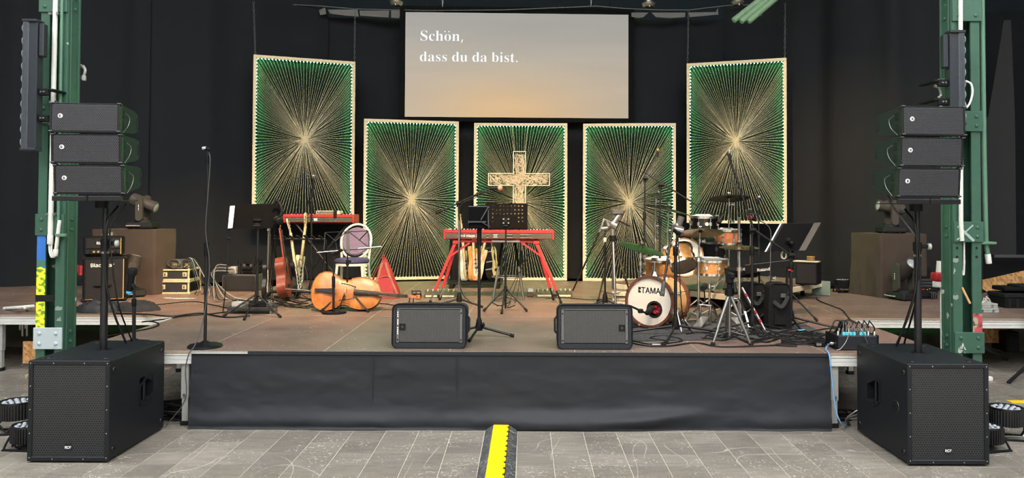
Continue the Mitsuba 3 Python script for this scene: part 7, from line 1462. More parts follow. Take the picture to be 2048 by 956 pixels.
# ------------------------------------------------------------------ camera tripods
def camera_tripod(label, b_, Y, apex, feet, head, r=0.014):
    k = thing('camera_tripod', label, 'tripod')
    A_ = at(*apex, Y)
    obj(k, 'shoulder', cyl(A_ - [0, 0, 0.02], A_ + [0, 0, 0.04], 0.040, n=14), 'm_black', 35)
    cpost = np.array([A_[0], A_[1], 0]); obj(k, 'centre_column', cyl(A_ + [0, 0, 0.16], [A_[0], A_[1], at(apex[0], apex[1] + head[2], Y)[2]], 0.014, n=12), 'm_tripod', True)
    for f_ in feet:
        F_ = on(*f_); d_ = F_ - A_; m_ = A_ + d_ * 0.62
        l = obj(k, 'leg', cyl(A_ + [0, 0, 0], m_ + d_ * 0.06, r, n=10), 'm_tripod', True)
        obj(l, 'lower_leg', cyl(m_, F_ - d_ * 0.04, r * 0.75, n=10), 'm_tripod', True); obj(l, 'foot', cyl(F_ - d_ * 0.06, F_ + [0, 0, 0.004], r * 1.25, n=10), 'm_rubber', True)
        q = A_ + d_ * 0.80; obj(k, 'spreader', cyl(q, [A_[0], A_[1], q[2] + 0.02], 0.006, n=6), 'm_tripod', True)
    return k, A_
Y = 8.75; k, A_ = camera_tripod('silver camera tripod between the keyboard and the drums', None, Y, (1226, 478), ((1195, 606), (1266, 604), (1232, 628)), (0, 0, 100))
p = lambda x, y, dy=0: at(x, y, Y + dy)
obj(k, 'pan_head', join(cyl(p(1221, 447), p(1232, 452), 0.045, n=16), cyl(p(1225, 458), p(1226, 476), 0.03), cyl(p(1217, 452), p(1213, 440), 0.02)), 'm_steel', 35); obj(k, 'pan_handle', cyl(p(1234, 440), p(1259, 452), 0.009), 'm_black', True)
k = thing('video_camera', 'small dark video camera on the silver tripod between keyboard and drums', 'camera')
obj(k, 'body', box(p(1235, 424), (0.13, 0.10, 0.06), 0.012), 'm_grey_box'); obj(k, 'lens', cyl(p(1228, 446, -0.01), p(1240, 427), 0.030, 0.036, n=16), 'm_steel', 35)
Y = 6.62; k, A_ = camera_tripod('silver camera tripod at the front right of the stage', None, Y, (1459, 586), ((1425, 692), (1503, 693), (1451, 676)), (0, 0, 85), 0.0155)
p = lambda x, y, dy=0: at(x, y, Y + dy)
obj(k, 'crank_head', join(box(p(1459, 556, 0), (0.06, 0.07, 0.10), 0.012), box(p(1464, 552, -0.03), (0.05, 0.04, 0.05), 0.01), cyl(p(1459, 586), p(1459, 545), 0.024), cyl(p(1454, 548), p(1453, 536), 0.018)), 'm_black'); obj(k, 'pan_handle', join(cyl(p(1468, 566, -0.02), p(1472, 586, -0.08), 0.016), cyl(p(1463, 560), p(1469, 570, -0.02), 0.010)), 'm_black', True)

# ------------------------------------------------------------------ music folder, bags, pad, throne
Y = 8.05; p = lambda x, y, dy=0: at(x, y, Y + dy)
k = thing('music_stand', 'tilted music stand with a big black folder right of the drums', 'music stand')
obj(k, 'desk', hull([p(x, y, d_ + t) for x, y, d_ in ((1560, 447, 0.12), (1642, 445, 0.12), (1610, 500.5, -0.05), (1530, 503.5, -0.05)) for t in (0.012, 0.022)]), 'm_black')
obj(k, 'folder', hull([p(x, y, d_ + t) for x, y, d_ in ((1568, 447.5, 0.118), (1628, 446, 0.118), (1597, 500.8, -0.05), (1537, 503, -0.05)) for t in (0.0, 0.010)]), mat('m_folder', (12, 13, 16), 0.8, spec=0.05), label='black folder')
for q, (a, b_) in enumerate((((1560, 447), (1563.5, 447)), ((1628.5, 445.5), (1642, 445)))):
    dx = 30; obj(k, 'margin', hull([p(x, y, d_ + t) for x, y, d_ in ((*a, 0.117), (*b_, 0.117), (b_[0] - 31, 500.8 + 2.5 * (q == 0), -0.051), (a[0] - 31, 501.0 + 2.5 * (q == 0), -0.051)) for t in (-0.004, 0.012)]), 'm_sheet_grey' if q else 'm_paper')
obj(k, 'clip_lamp', join(sph(p(1583, 486, -0.05), 0.025, 8), cyl(p(1583, 486, -0.05), p(1586, 510, 0.0), 0.014), box(p(1577, 480, -0.04), (0.05, 0.03, 0.04), 0.01)), 'm_black')
pole(k, [p(1578, 490), p(1574, 560)], 0.011); pole(k, [p(1574, 556), (p(1574, 560)[0], Y, SZ + 0.1)], 0.014); tripod(k, (p(1574, 560)[0], Y), SZ, 0.3, (210, 330, 90), SZ + 0.3)
solo('cable_hank', 'hank of pale cable hanging under the black music folder', 'cable', join([tube([p(1567 + 5 * math.cos(a) + q, 510 + 8 * math.sin(a), 0.01 * q) for a in np.linspace(0, 2 * PI, 15)], 0.006, 5, False) for q in range(3)]), 'm_riser_edge', True)
Y = 8.0; p = lambda x, y, dy=0: at(x, y, Y + dy)
k = thing('percussion_pad', 'long black electronic pad with white letters slanting behind the boom stand', 'electronic pad')
obj(k, 'body', hull([p(x, y, d_) for x, y in ((1490, 531), (1581, 521), (1581, 533), (1490, 549)) for d_ in (0, 0.24)]), 'm_black'); obj(k, 'top_strip', hull([p(x, y, d_) for x, y in ((1490, 529.5), (1581, 519.5), (1581, 521), (1490, 531)) for d_ in (-0.005, 0.22)]), 'm_grey_box')
lw = letters('Roland', 0.030, 0.002, True); lw = centred(lw); a_ = math.degrees(math.atan2(9, 91))
obj(k, 'lettering', tf(lw, mv(p(1527, 539, -0.006)) @ rot('y', -a_ * 1.15) @ FRONT), 'm_mark', label='white letters Roland')
p_ = on(1485, 632); k = thing('drum_throne', 'black round drum throne behind the hi-hat stand', 'stool', mv(1.0 * at(1483, 560, 8.35)[0], 8.35, SZ))
obj(k, 'seat', lathe([(0.0005, 0.42), (0.16, 0.42), (0.175, 0.44), (0.175, 0.49), (0.15, 0.51), (0.0005, 0.515)], 30), 'm_black', 40); obj(k, 'post', cyl((0, 0, 0.1), (0, 0, 0.42), 0.015), 'm_chrome', True)
for a in (90, 210, 330): obj(k, 'leg', cyl((0, 0, 0.25), (0.25 * math.cos(math.radians(a)), 0.25 * math.sin(math.radians(a)), 0.012), 0.010), 'm_chrome', True)
def bag(label, x0, x1, yt, yb, seed, tl):
    a, b_ = on(x0, yb), on(x1, yb); w = b_[0] - a[0]; h = at(x0, yt, a[1])[2] - SZ
    k = thing('drum_bag', label, 'bag', mv((a[0] + b_[0]) / 2, a[1], SZ) @ rot('z', tl))
    rr = Polygon([(-w / 2 + 0.05, 0.03), (w / 2 - 0.05, 0.03), (w / 2 - 0.06, h - 0.05), (-w / 2 + 0.06, h - 0.05)]).buffer(0.05, 5)
    rr = Polygon([(x, max(y, 0.002)) for x, y in rr.exterior.coords])
    obj(k, 'bag', tf(prism(rr, 0.20), mv(0, 0.21, 0) @ FRONT), 'm_bag', 40)
    rim = [(x * 0.97, 0.006, y) for x, y in rr.exterior.coords]; obj(k, 'piping', tube(rim, 0.006, 6, False), 'm_rubber', True)
    obj(k, 'pocket', tf(prism(rr.buffer(-0.05).intersection(Polygon([(-9, 0), (9, 0), (9, h * 0.55), (-9, h * 0.55)])), 0.02), mv(0, 0.012, 0) @ FRONT), 'm_bag', 40)
    obj(k, 'strap', flat_strip(curve([(-w * 0.3, -0.01, h * 0.62), (0, -0.05, h * 0.52), (w * 0.28, -0.03, h * 0.72), (w * 0.32, -0.008, h * 0.82)]), 0.035, 0.005, (0, 0.2, 1)), 'm_strap_black')
    obj(k, 'buckle', box((w * 0.12, -0.012, h * 0.74), (0.05, 0.012, 0.04), 0.004), 'm_grey_box')
bag('left one of the two black instrument bags standing behind the boom stands', 1490, 1534, 567, 648, 1, 4)
bag('right one of the two black instrument bags standing behind the boom stands', 1538, 1583, 567, 660, 2, -4)
k = thing('tripod_leg_stand', 'flat dark red-taped stand leg slanting between the tripod and the bags', 'rod'); obj(k, 'bar', cyl(at(1484, 575, 7.4), on(1530, 660, SZ + 0.02), 0.012), 'm_steel', True)
obj(k, 'tape', join([cyl(at(1484, 575, 7.4) + (on(1530, 660, SZ + 0.02) - at(1484, 575, 7.4)) * t, at(1484, 575, 7.4) + (on(1530, 660, SZ + 0.02) - at(1484, 575, 7.4)) * (t + 0.08), 0.0135) for t in (0.15, 0.55, 0.75)]), 'm_pack_red')
# speaker box on the riser with a can on a board
c = at(1606, 565, 9.75); M = mv(c[0], 9.7, zr + 0.002) @ rot('z', -32)
k = thing('speaker_box', 'black loudspeaker box standing on the right end of the drum riser', 'speaker', M)
obj(k, 'case', box((0.02, 0.14, 0.135), (0.26, 0.26, 0.27), 0.008), 'm_black'); obj(k, 'front', box((0.02, 0.004, 0.135), (0.23, 0.012, 0.24), 0.003), 'm_grille_cloth')
solo('board', 'small wooden board lying on the black loudspeaker box', 'board', box((0.0, 0.13, 0.282), (0.30, 0.16, 0.014), 0.003), 'm_riser_edge', M=M)
k = thing('tin_can', 'small tin on the wooden board on the black loudspeaker box', 'tin', M); obj(k, 'can', cyl((0.05, 0.13, 0.29), (0.05, 0.13, 0.345), 0.048, n=20), mat('m_tin', (140, 112, 76), 0.45, 0.4), 35); obj(k, 'rim', lathe([(0.048, 0.343), (0.051, 0.346), (0.048, 0.349)], 20, (0.05, 0.13, 0)), 'm_gold')

# ------------------------------------------------------------------ right side of the stage and the wing
p = on(1688, 585); k = par_light((p[0], p[1] + 0.05, SZ), 0.105, 0.12, 0.055, 'small round PAR light on the stage floor left of the right draped box', 5)
# rack mixer behind the column
p = on(1866, 600); M = mv(p[0], p[1] + 0.1, SZ)
k = thing('stage_box', 'black stage box with rows of sockets and small lights left of the right column', 'electronics box', M)
obj(k, 'case', box((0, 0.12, 0.14), (0.25, 0.22, 0.275), 0.008), 'm_black'); obj(k, 'panel', box((0, 0.004, 0.15), (0.22, 0.012, 0.235), 0.003), 'm_ebony')
for r_ in range(3): obj(k, 'socket_row', join([face(lathe([(0.011, 0), (0.011, 0.006), (0.0004, 0.006)], 10), (-0.09 + 0.026 * q, -0.002, 0.245 - 0.038 * r_)) for q in range(8)]), 'm_grey_box')
mat('m_led_red', (60, 10, 10), 0.4); mat('m_led_yellow', (70, 60, 10), 0.4)
obj(k, 'red_light', join([box((-0.095 + 0.02 * q, -0.004, 0.125), (0.008, 0.004, 0.006)) for q in range(3)]), 'm_led_red', emitter=glow((1.5, 0.1, 0.08)))
obj(k, 'yellow_light', join([box((-0.02 + 0.03 * q, -0.004, 0.12 + 0.012 * (q % 2)), (0.007, 0.004, 0.007)) for q in range(2)]), 'm_led_yellow', emitter=glow((1.4, 1.0, 0.15)))
obj(k, 'plug_cable', join([tube(curve([(0.0 + 0.02 * q, -0.006, 0.09), (0.01 + 0.02 * q, -0.05, 0.08), (0.0 + 0.025 * q, -0.07, 0.03), (0.02 * q, -0.06, 0.006)]), 0.005, 5) for q in range(4)]), 'm_grey_box', True)
# personal mixer at the stage corner
p = on(1716, 701); M = mv(p[0], p[1], SZ)
k = thing('rack_mixer', 'black rack mixer with turquoise knobs and plugged cables at the right front stage corner', 'mixer', M @ rot('z', 0))
w, h, d_ = 0.318, 0.115, 0.24
obj(k, 'case', box((0, d_ / 2 + 0.0, h / 2 + 0.004), (w, d_, h), 0.005), mat('m_mixer', (34, 37, 41), 0.5))
objs(k, 'side_cheek', [boxab((s * w / 2, 0.004, 0.004), (s * (w / 2 + 0.014), d_, h + 0.006), 0.004) for s in (-1, 1)], 'm_black')
obj(k, 'front_panel', boxab((-w / 2 + 0.012, -0.004, 0.006), (w / 2 - 0.012, 0.004, h), 0.002), 'm_mixer')
mat('m_turquoise', (84, 196, 214), 0.35)
for q, x in enumerate((-0.10, -0.075, -0.046, -0.018, 0.038, 0.067)): obj(k, 'knob', lathe([(0.0135, h + 0.004), (0.0135, h + 0.022), (0.008, h + 0.03), (0.0004, h + 0.03)], 14, (x, 0.03, 0)), 'm_turquoise', True, label='turquoise knob')
for x in (0.095, 0.145, -0.152): obj(k, 'white_post', cyl((x, 0.025, h), (x, 0.025, h + 0.036), 0.006), 'm_white', True)
objs(k, 'antenna', [cyl((x, 0.06, h), (x, 0.07, h + 0.10), 0.004) for x in (-0.09, -0.07, -0.045, -0.02, 0.0, 0.05, 0.075)], 'm_steel')
objs(k, 'jack_plug', [cyl((x, 0.1, h), (x + 0.01, 0.1, h + 0.05), 0.010) for x in np.linspace(-0.12, 0.13, 9)], 'm_steel', True)
obj(k, 'connector', cyl((-w / 2 - 0.05, 0.04, 0.05), (-w / 2 - 0.01, 0.04, 0.05), 0.014, n=12), 'm_chrome', True)
solo('wireless_pack', 'dark angular pack standing among the plugs on the rack mixer', 'electronics box', hull([(-0.115, 0.12, h), (-0.045, 0.12, h), (-0.055, 0.12, h + 0.09), (-0.09, 0.12, h + 0.10), (-0.115, 0.2, h), (-0.045, 0.2, h), (-0.07, 0.18, h + 0.10), (-0.12, 0.12, h + 0.03)]), 'm_black', M=M)
for q in range(6):
    r = random.Random(40 + q); x0_ = -0.11 + 0.045 * q; a_ = M @ np.array([x0_, 0.1, h + 0.05, 1]); s_ = -1 if q < 3 else 1
    solo('patch_cable', 'one of the short black cables arching over the rack mixer', 'cable', tube(curve([a_[:3], a_[:3] + [0.02, 0.0, 0.05], a_[:3] + [s_ * 0.03, 0.01, 0.05 + 0.02 * r.random()], a_[:3] + [s_ * 0.065, 0.0, 0.0], a_[:3] + [s_ * 0.07, 0.04, -0.045]]), 0.005, 6), 'm_cable', True, group='short cables on the rack mixer')
a_ = M @ np.array([-0.082, 0.05, h + 0.09, 1]); solo('microphone_cable', 'light grey cable drooping over the left front of the rack mixer', 'cable', tube(curve([a_[:3], a_[:3] + [0.005, -0.06, -0.04], a_[:3] + [-0.02, -0.075, -0.12], a_[:3] + [-0.07, -0.07, -0.19], a_[:3] + [-0.1, -0.06, -0.2]]), 0.0042, 6), 'm_steel', True)
a_ = M @ np.array([0.01, 0.05, h + 0.07, 1]); solo('microphone_cable', 'light grey cable drooping over the right front of the rack mixer', 'cable', tube(curve([a_[:3], a_[:3] + [0.02, -0.055, -0.02], a_[:3] + [0.05, -0.07, -0.10], a_[:3] + [0.08, -0.07, -0.16]]), 0.0042, 6), 'm_steel', True)
mat('m_blue_cable', (112, 156, 196), 0.5)
solo('network_cable', 'light blue network cable running from the rack mixer over the stage edge to the floor', 'cable', tube(curve([(M @ np.array([-w / 2 - 0.05, 0.04, 0.05, 1]))[:3], on(1655, 692, SZ + 0.02), on(1652, 699, SZ + 0.005), at(1659, 712, 6.14), at(1664, 760, 6.13), at(1672, 820, 6.12), at(1682, 846, 6.11), on(1692, 853, 0.006)]), 0.006, 6), 'm_blue_cable', True)

# ------------------------------------------------------------------ beyond the right column
def f_osb(p, n, uv):
    a = fbm(p.x * 40 + p.z * 14, p.y * 9, p.z * 16, 3); b_ = noise(p.x * 80 + p.z * 30, p.y * 20, p.z * 30)
    return mix(mix((0.34, 0.16, 0.05), (0.56, 0.32, 0.12), smoothstep(0.3, 0.7, a)), (0.22, 0.10, 0.03), 0.8 * smoothstep(0.70, 0.85, b_))
mat('m_osb', mikit.proc(f_osb), 0.7)
Y = 9.7; c2 = lambda x, y: (at(x, y, Y)[0], at(x, y, Y)[2])
solo('chipboard_panel', 'big slanted chipboard panel standing on the right side stage beyond the column', 'chipboard', prism([c2(*q) for q in ((1966, 560), (1985, 556), (2100, 530), (2100, 632), (1994, 632), (1994, 600), (1976, 585), (1966, 578))], 0.02, M=basis((0, Y + 0.02, 0), (1, 0, 0), (0, 0, 1), (0, -1, 0))), 'm_osb')
solo('chipboard_panel', 'chipboard panel under the right side stage', 'chipboard', boxab(at(1961, 686, 8.9) - [0, 0, 0], at(2014, 655, 8.92) + [0, 0.02, 0]), 'm_osb')
solo('chipboard_panel', 'small chipboard panel on the floor behind the left column', 'chipboard', boxab(at(45, 727, 8.3), at(78, 683, 8.3) + [0, 0.02, 0]), 'm_osb')
p = on(1985, 627); M = mv(p[0], p[1] + 0.05, SZ)
for q in range(2):
    k = thing('metal_box', ('lower' if q == 0 else 'upper') + ' of the two flat silver boxes stacked on the right side stage', 'metal box', M @ mv(-0.02, 0.02 * q, 0.052 * q))
    obj(k, 'lid', box((0, 0.1, 0.036), (0.25, 0.2, 0.026), 0.004), 'm_aluminium_dull'); obj(k, 'tray', box((0, 0.1, 0.011), (0.25, 0.2, 0.022), 0.004), 'm_aluminium_dull')
    objs(k, 'latch', [box((x, -0.002, 0.024), (0.02, 0.008, 0.03), 0.002) for x in (-0.06, 0.06)], 'm_steel')
solo('cable_scrap', 'tangle of pale cable ends on the silver boxes', 'cable', join([tube(curve([(random.Random(q).uniform(-0.08, 0.04), 0.05, 0.105), (random.Random(q + 9).uniform(-0.08, 0.06), 0.03, 0.14 + 0.02 * (q % 3)), (random.Random(q + 5).uniform(-0.06, 0.08), 0.06, 0.108)]), 0.004, 5) for q in range(5)]), 'm_paper', True, M=M)
Y = 9.05; bxp = lambda x0, y0, x1, y1, d_, dep: boxab(at(x0, y0, d_), at(x1, y1, d_) + [0, dep, 0], 0.012)
k = thing('equipment_case', 'big black equipment case at the right edge on the side stage', 'case'); obj(k, 'body', bxp(2012, 633, 2110, 596, Y, 0.35), 'm_black'); objs(k, 'ribs', [bxp(x, 632, x + 6, 598, Y - 0.012, 0.02) for x in (2018, 2034, 2050, 2066)], 'm_rubber'); obj(k, 'lid', bxp(2010, 597, 2112, 588, Y - 0.005, 0.36), 'm_rubber')
k = thing('equipment_case', 'flat black case lying across on the big equipment case at the right edge', 'case'); obj(k, 'body', bxp(2011, 583, 2110, 575, Y + 0.05, 0.28), 'm_black'); obj(k, 'rim', bxp(2040, 575.5, 2110, 571, Y + 0.06, 0.26), 'm_rubber')
k = thing('equipment_case', 'black case standing under the right side stage', 'case'); obj(k, 'body', bxp(2014, 705, 2040, 664, 8.75, 0.3), 'm_black'); obj(k, 'handle', tube([at(2019, 676, 8.74), at(2019, 672, 8.70), at(2035, 672, 8.70), at(2035, 676, 8.74)], 0.01, 6), 'm_rubber')
k = thing('equipment_case', 'dark case behind the chipboard panel beyond the right column', 'case'); obj(k, 'body', boxab(on(1962, 590, SZ) + [0, 0.3, 0], at(2100, 512, 10.6) + [0, 0.3, 0], 0.03), 'm_black'); obj(k, 'edge', boxab(at(1990, 516, 10.56), at(2100, 510, 10.56) + [0, 0.03, 0], 0.008), 'm_grey_box')
solo('drape_strip', 'dim grey cloth strip hanging tapered beyond the right column', 'cloth', hull([at(x, y, 11.9) + [0, t, 0] for x, y in ((2008, 40), (2022, 40), (2030, 235), (1976, 235)) for t in (0, 0.03)]), mat('m_drape_grey', (52, 52, 52), 0.95))
solo('drape_strip', 'dim grey hanging cloth below the tapered strip beyond the right column', 'cloth', boxab(at(1974, 480, 11.9) * [1, 1, 0], at(2030, 234, 11.9) + [0, 0.03, 0]), 'm_drape_grey')
k = thing('light_stand', 'black tripod legs standing on the hall floor at the right edge', 'tripod')
c = on(2062, 760, 0); obj(k, 'leg', cyl(on(2017, 765, 0.012), at(2062, 725, c[1] + 0.1), 0.018), 'm_black_metal', True); obj(k, 'leg', cyl(on(2090, 770, 0.012), at(2062, 725, c[1] + 0.1), 0.018), 'm_black_metal', True); obj(k, 'pole', cyl(at(2062, 730, c[1] + 0.1), at(2062, 560, c[1] + 0.1), 0.02), 'm_black_metal', True)
k = thing('light_stand', 'black tripod leg lying low behind the right column on the floor', 'tripod'); obj(k, 'leg', cyl(at(1965, 694, 8.2), on(2014, 718, 0.015), 0.016), 'm_black_metal', True); obj(k, 'leg', cyl(at(1965, 694, 8.2), on(1952, 724, 0.015), 0.016), 'm_black_metal', True)
k = thing('hand_rail', 'white folding metal frame lying on the left side stage', 'metal frame'); obj(k, 'rail', tube([on(8, 617, SZ + 0.01), on(36, 615, SZ + 0.06), on(68, 612, SZ + 0.06)], 0.018, 8), 'm_conduit', True); obj(k, 'hinge', tube([on(50, 616, SZ + 0.05), on(55, 618, SZ + 0.01)], 0.02, 6), 'm_conduit', True); obj(k, 'lower_rail', tube([on(8, 618, SZ + 0.012), on(36, 616, SZ + 0.02)], 0.014, 6), 'm_riser_edge', True)
for q, x in enumerate((40, 45, 51, 54)):
    solo('hanging_rod', 'one of the short white rods hanging under the left side stage', 'rod', cyl(at(x, 648, 8.6), at(x, (660, 672, 657, 672)[q], 8.6), 0.010), 'm_conduit', True, group='rods under the left side stage')
solo('wood_block', 'small pale wooden block on the tile floor behind the left subwoofer', 'wood block', boxab(on(50, 757, 0), on(64, 753, 0) + [0, 0, 0.035], 0.004), 'm_riser_edge')
solo('wood_block', 'small pale wooden block on the tile floor behind the right subwoofer', 'wood block', boxab(on(1975, 762, 0), on(1981, 760, 0) + [0, 0, 0.04], 0.004), 'm_paper')
solo('floor_tape', 'yellow tape mark on the tile floor at the far right', 'tape', boxab(on(2025, 806, 0), on(2048, 801, 0) + [0, 0, 0.003]), 'm_yellow')
solo('floor_tape', 'long white tape line on the tile floor behind the right PAR lights', 'tape', boxab(on(1995, 873, 0), on(2090, 870, 0) + [0, 0, 0.003]), 'm_paper')

# ------------------------------------------------------------------ cables lying about
def floor_cable(label, pts, r=0.006, m='m_cable', z=SZ, group=None, wob=0.0, seed=0, name='cable'):
    rr = random.Random(seed); P_ = []
    for i, (x, y) in enumerate(pts):
        q = on(x, y, z); P_.append(q + [rr.gauss(0, wob), rr.gauss(0, wob), r + 0.001 + 0.5 * r * (i % 2)])
    return solo(name, label, 'cable', tube(curve(P_, 7), r, 6), m, True, group=group)
floor_cable('black cable running from the left subwoofer across the side stage to the pedalboard', [(232, 628), (290, 631), (345, 634), (400, 629), (450, 636), (500, 634)], 0.008)
floor_cable('black cable looping at the left edge of the main stage', [(200, 676), (250, 668), (300, 658), (318, 650), (300, 644), (285, 646), (320, 641), (370, 634), (430, 628), (490, 620)], 0.006)
floor_cable('thin black cable from the flight cases to the music stand', [(300, 612), (350, 607), (390, 604), (430, 612), (470, 618), (520, 606)], 0.005)
for q in range(7):
    rr = random.Random(70 + q); a_ = at(455 + 3 * q, 530 + 2 * q, 10.45)
    solo('patch_cable', 'cable spilling from the hard case over the dark grey box', 'cable', tube(curve([a_, a_ + [-0.12 - 0.03 * q, -0.1, -0.02], on(428 + 6 * q, 592, SZ + 0.08), on(440 + 14 * q, 600 + 2 * rr.random(), SZ + 0.008), on(490 + 10 * q, 597 + 6 * rr.random(), SZ + 0.008), on(530, 592 + 3 * q, SZ + 0.006)]), 0.005, 5), ('m_aluminium_dull', 'm_cable', 'm_grey_box')[q % 3], True, group='cables at the hard case')
for q in range(8):
    rr = random.Random(170 + q); x0 = 520 + 14 * q
    floor_cable('one of the black cables lying around the guitar rack and the cello', [(x0, 590 + 8 * rr.random()), (x0 + 30, 600 + 10 * rr.random()), (x0 + 55, 596 + 14 * rr.random()), (x0 + 20, 608 + 8 * rr.random()), (x0 + 70, 612 + 6 * rr.random())], 0.0045, 'm_cable', group='cables around the guitar rack', seed=q)
floor_cable('black cable on the floor between cello and left monitor', [(745, 607), (770, 609), (800, 612), (840, 606), (880, 607)], 0.005)
floor_cable('cable looping under the perforated music stand', [(1000, 590), (985, 604), (1000, 612), (1020, 606), (1015, 616), (1030, 612)], 0.0045)
floor_cable('cable running along the back from the right effect board to the drums', [(1090, 598), (1130, 597), (1180, 600), (1230, 598)], 0.0045)
for q in range(3):
    a_ = at(1040 + 6 * q, 482, 9.5); solo('keyboard_cable', 'one of the thin cables hanging down from the big red keyboard', 'cable', tube(curve([a_, a_ + [0.02, 0.02, -0.2], a_ + [-0.06 * q, 0.0, -0.45], on(1030 - 12 * q, 605, SZ + 0.006), on(1010 - 8 * q, 612, SZ + 0.006)]), 0.004, 5), 'm_cable', True, group='cables of the big red keyboard')
rr = random.Random(99)
for q in range(16):        # around the front camera tripod and the right boom stand
    x0, y0 = rr.uniform(1380, 1560), rr.uniform(664, 684)
    pts = [(x0 - 10, y0)]
    for s_ in range(6): pts.append((pts[-1][0] + rr.uniform(8, 42), min(689, max(656, y0 + rr.uniform(-12, 10)))))
    floor_cable('one of the many black cables lying on the stage before the drums', pts, 0.0062, 'm_cable', group='cables before the drums', seed=q)
for q in range(9):         # heap at the rack mixer
    x0, y0 = rr.uniform(1560, 1640), rr.uniform(668, 692)
    pts = [(x0, y0)]
    for s_ in range(5): pts.append((min(1664, x0 + rr.uniform(-25, 60)), min(695, max(664, y0 + rr.uniform(-9, 8)))))
    floor_cable('one of the black cables heaped left of the rack mixer', pts, 0.0075, 'm_cable', group='cable heap at the rack mixer', seed=q)
floor_cable('black cable running along the front edge of the stage before the tripod', [(1225, 668), (1270, 690), (1330, 694), (1390, 688), (1440, 695), (1520, 694), (1600, 690), (1640, 694)], 0.0062)
floor_cable('cable looping on the stage between right monitor and bass drum', [(1265, 683), (1300, 690), (1335, 684), (1300, 678), (1330, 673), (1365, 683), (1320, 690)], 0.0055)
floor_cable('thin black cable on the right deck behind the rack mixer', [(1632, 596), (1640, 604), (1680, 619), (1690, 628), (1700, 640), (1712, 648)], 0.006)
for x, y, lab in ((1304, 690, 'white and yellow cable plug lying before the bass drum'), (1655, 690, 'dark cable plug left of the rack mixer')):
    a_ = on(x, y, SZ + 0.014); k = thing('cable_plug', lab, 'plug'); obj(k, 'shell', cyl(a_, a_ + [0.07, 0.015, 0], 0.013, n=10), 'm_steel', True); obj(k, 'boot', cyl(a_ + [0.07, 0.015, 0], a_ + [0.12, 0.03, 0], 0.011, n=10), 'm_rubber', True)
k = thing('adapter_box', 'bright blue-lit adapter on the floor under the right boom stand', 'adapter', mv(on(1602, 666)) @ rot('z', 35)); obj(k, 'case', box((0, 0, 0.014), (0.11, 0.035, 0.026), 0.005), 'm_black'); obj(k, 'display', box((0.005, -0.002, 0.0285), (0.075, 0.028, 0.002)), 'm_turquoise', emitter=glow((0.08, 0.38, 0.75)))
k = thing('adapter_box', 'small black adapter left of the rack mixer', 'adapter', mv(on(1640, 694)) @ rot('z', -10)); obj(k, 'case', box((0, 0.02, 0.022), (0.085, 0.06, 0.04), 0.006), 'm_black'); obj(k, 'label', box((-0.01, -0.011, 0.022), (0.04, 0.002, 0.02)), 'm_steel')
solo('power_brick', 'pale grey inline box hanging from a cable beside the bass drum', 'adapter', cyl(at(1369, 642, 7.1), on(1380, 657, SZ + 0.02), 0.016, n=10), 'm_aluminium_dull', True)
solo('microphone_cable', 'cable hanging down from the stand right of the bass drum', 'cable', tube(curve([at(1356, 470, 7.02), at(1359, 540, 7.0), at(1362, 600, 7.0), at(1368, 640, 7.08), on(1388, 668, SZ + 0.006), on(1405, 676, SZ + 0.006)]), 0.0045, 5), 'm_cable', True)
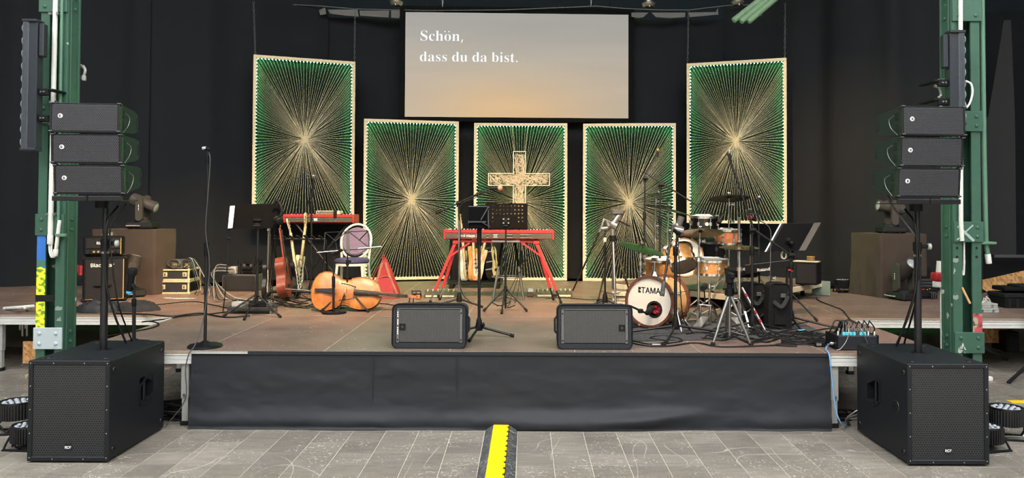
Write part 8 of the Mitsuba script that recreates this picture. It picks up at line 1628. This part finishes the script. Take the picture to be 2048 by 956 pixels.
# under the stage and down from the speakers
def hank(label, o, rx, rz, n, r=0.007, seed=1):
    rr = random.Random(seed); ms = []
    for q in range(n):
        c_ = np.array(o) + [rr.uniform(-0.05, 0.05), rr.uniform(-0.05, 0.12), 0.008 + 0.012 * q]; s = rr.uniform(0.75, 1.1)
        ms.append(tube([c_ + [rx * s * math.cos(a), 0.5 * rx * s * math.sin(a), 0.006 * math.sin(2 * a)] for a in np.linspace(0, 2 * PI, 25)], r, 6, False))
    solo('cable_coil', label, 'cable', join(ms), 'm_cable', True)
p = on(345, 852, 0); hank('big coil of black cable on the floor under the left front of the stage', (p[0], p[1] + 0.18, 0), 0.2, 0.1, 12, seed=3)
p = on(1702, 852, 0); hank('loose coil of black cable on the floor under the right front of the stage', (p[0], p[1] + 0.22, 0), 0.12, 0.1, 4, seed=4)
for q in range(3):
    solo('speaker_cable', 'one of the grey cables curving from the floor to the right subwoofer', 'cable', tube(curve([on(1694 + 3 * q, 850, 0.01), at(1692 + 2 * q, 838, 6.2), at(1706, 826 + 6 * q, 6.15), at(1730, 812 + 12 * q, 6.12)]), 0.007, 6), 'm_steel' if q == 0 else 'm_grey_box', True, group='grey cables at the right subwoofer')
for s, x, Yp in ((-1, -3.09, 5.72), (1, 2.89, 5.72)):
    side_ = 'left' if s < 0 else 'right'
    solo('speaker_cable', f'black cable hanging along the {side_} speaker pole from the array to the stage', 'cable', tube(curve([(x - s * 0.05, 5.8, 1.75), (x - s * 0.03, 5.68, 1.6), (x - s * 0.028, 5.69, 1.2), (x - s * 0.06, 5.75, 0.95), (x - s * 0.10, 5.85, 0.72)]), 0.008, 6), 'm_cable', True)
solo('speaker_cable', 'thin cable swinging from the lowest left array speaker to the pole knob and down', 'cable', tube(curve([at(252, 408, 5.75), at(238, 428, 5.72), at(222, 450, 5.70), at(220, 480, 5.70), at(224, 520, 5.70), at(228, 560, 5.72), at(240, 620, 5.8), at(265, 684, 6.1)]), 0.006, 6), 'm_cable', True)
solo('speaker_cable', 'thin cable swinging from the lowest right array speaker to the right pole', 'cable', tube(curve([at(1772, 384, 5.75), at(1784, 410, 5.72), at(1810, 445, 5.7), at(1832, 474, 5.69), at(1834, 482, 5.69)]), 0.007, 6), 'm_grey_box', True)
solo('speaker_cable', 'pair of black cables slanting from the right pole down behind the right subwoofer', 'cable', join(tube(curve([at(1836, 500, 5.69), at(1836, 560, 5.7), at(1822, 610, 5.8), at(1795, 690, 6.1)]), 0.007, 6), tube(curve([at(1838, 500, 5.68), at(1840, 560, 5.7), at(1830, 610, 5.8), at(1808, 688, 6.1)]), 0.007, 6)), 'm_cable', True)
solo('microphone_cable', 'white cable lying on the stage floor at the left of the pedalboard', 'cable', tube(curve([on(330, 640, SZ + 0.006), on(345, 636, SZ + 0.006), on(360, 634, SZ + 0.006)]), 0.006, 5), 'm_paper', True)
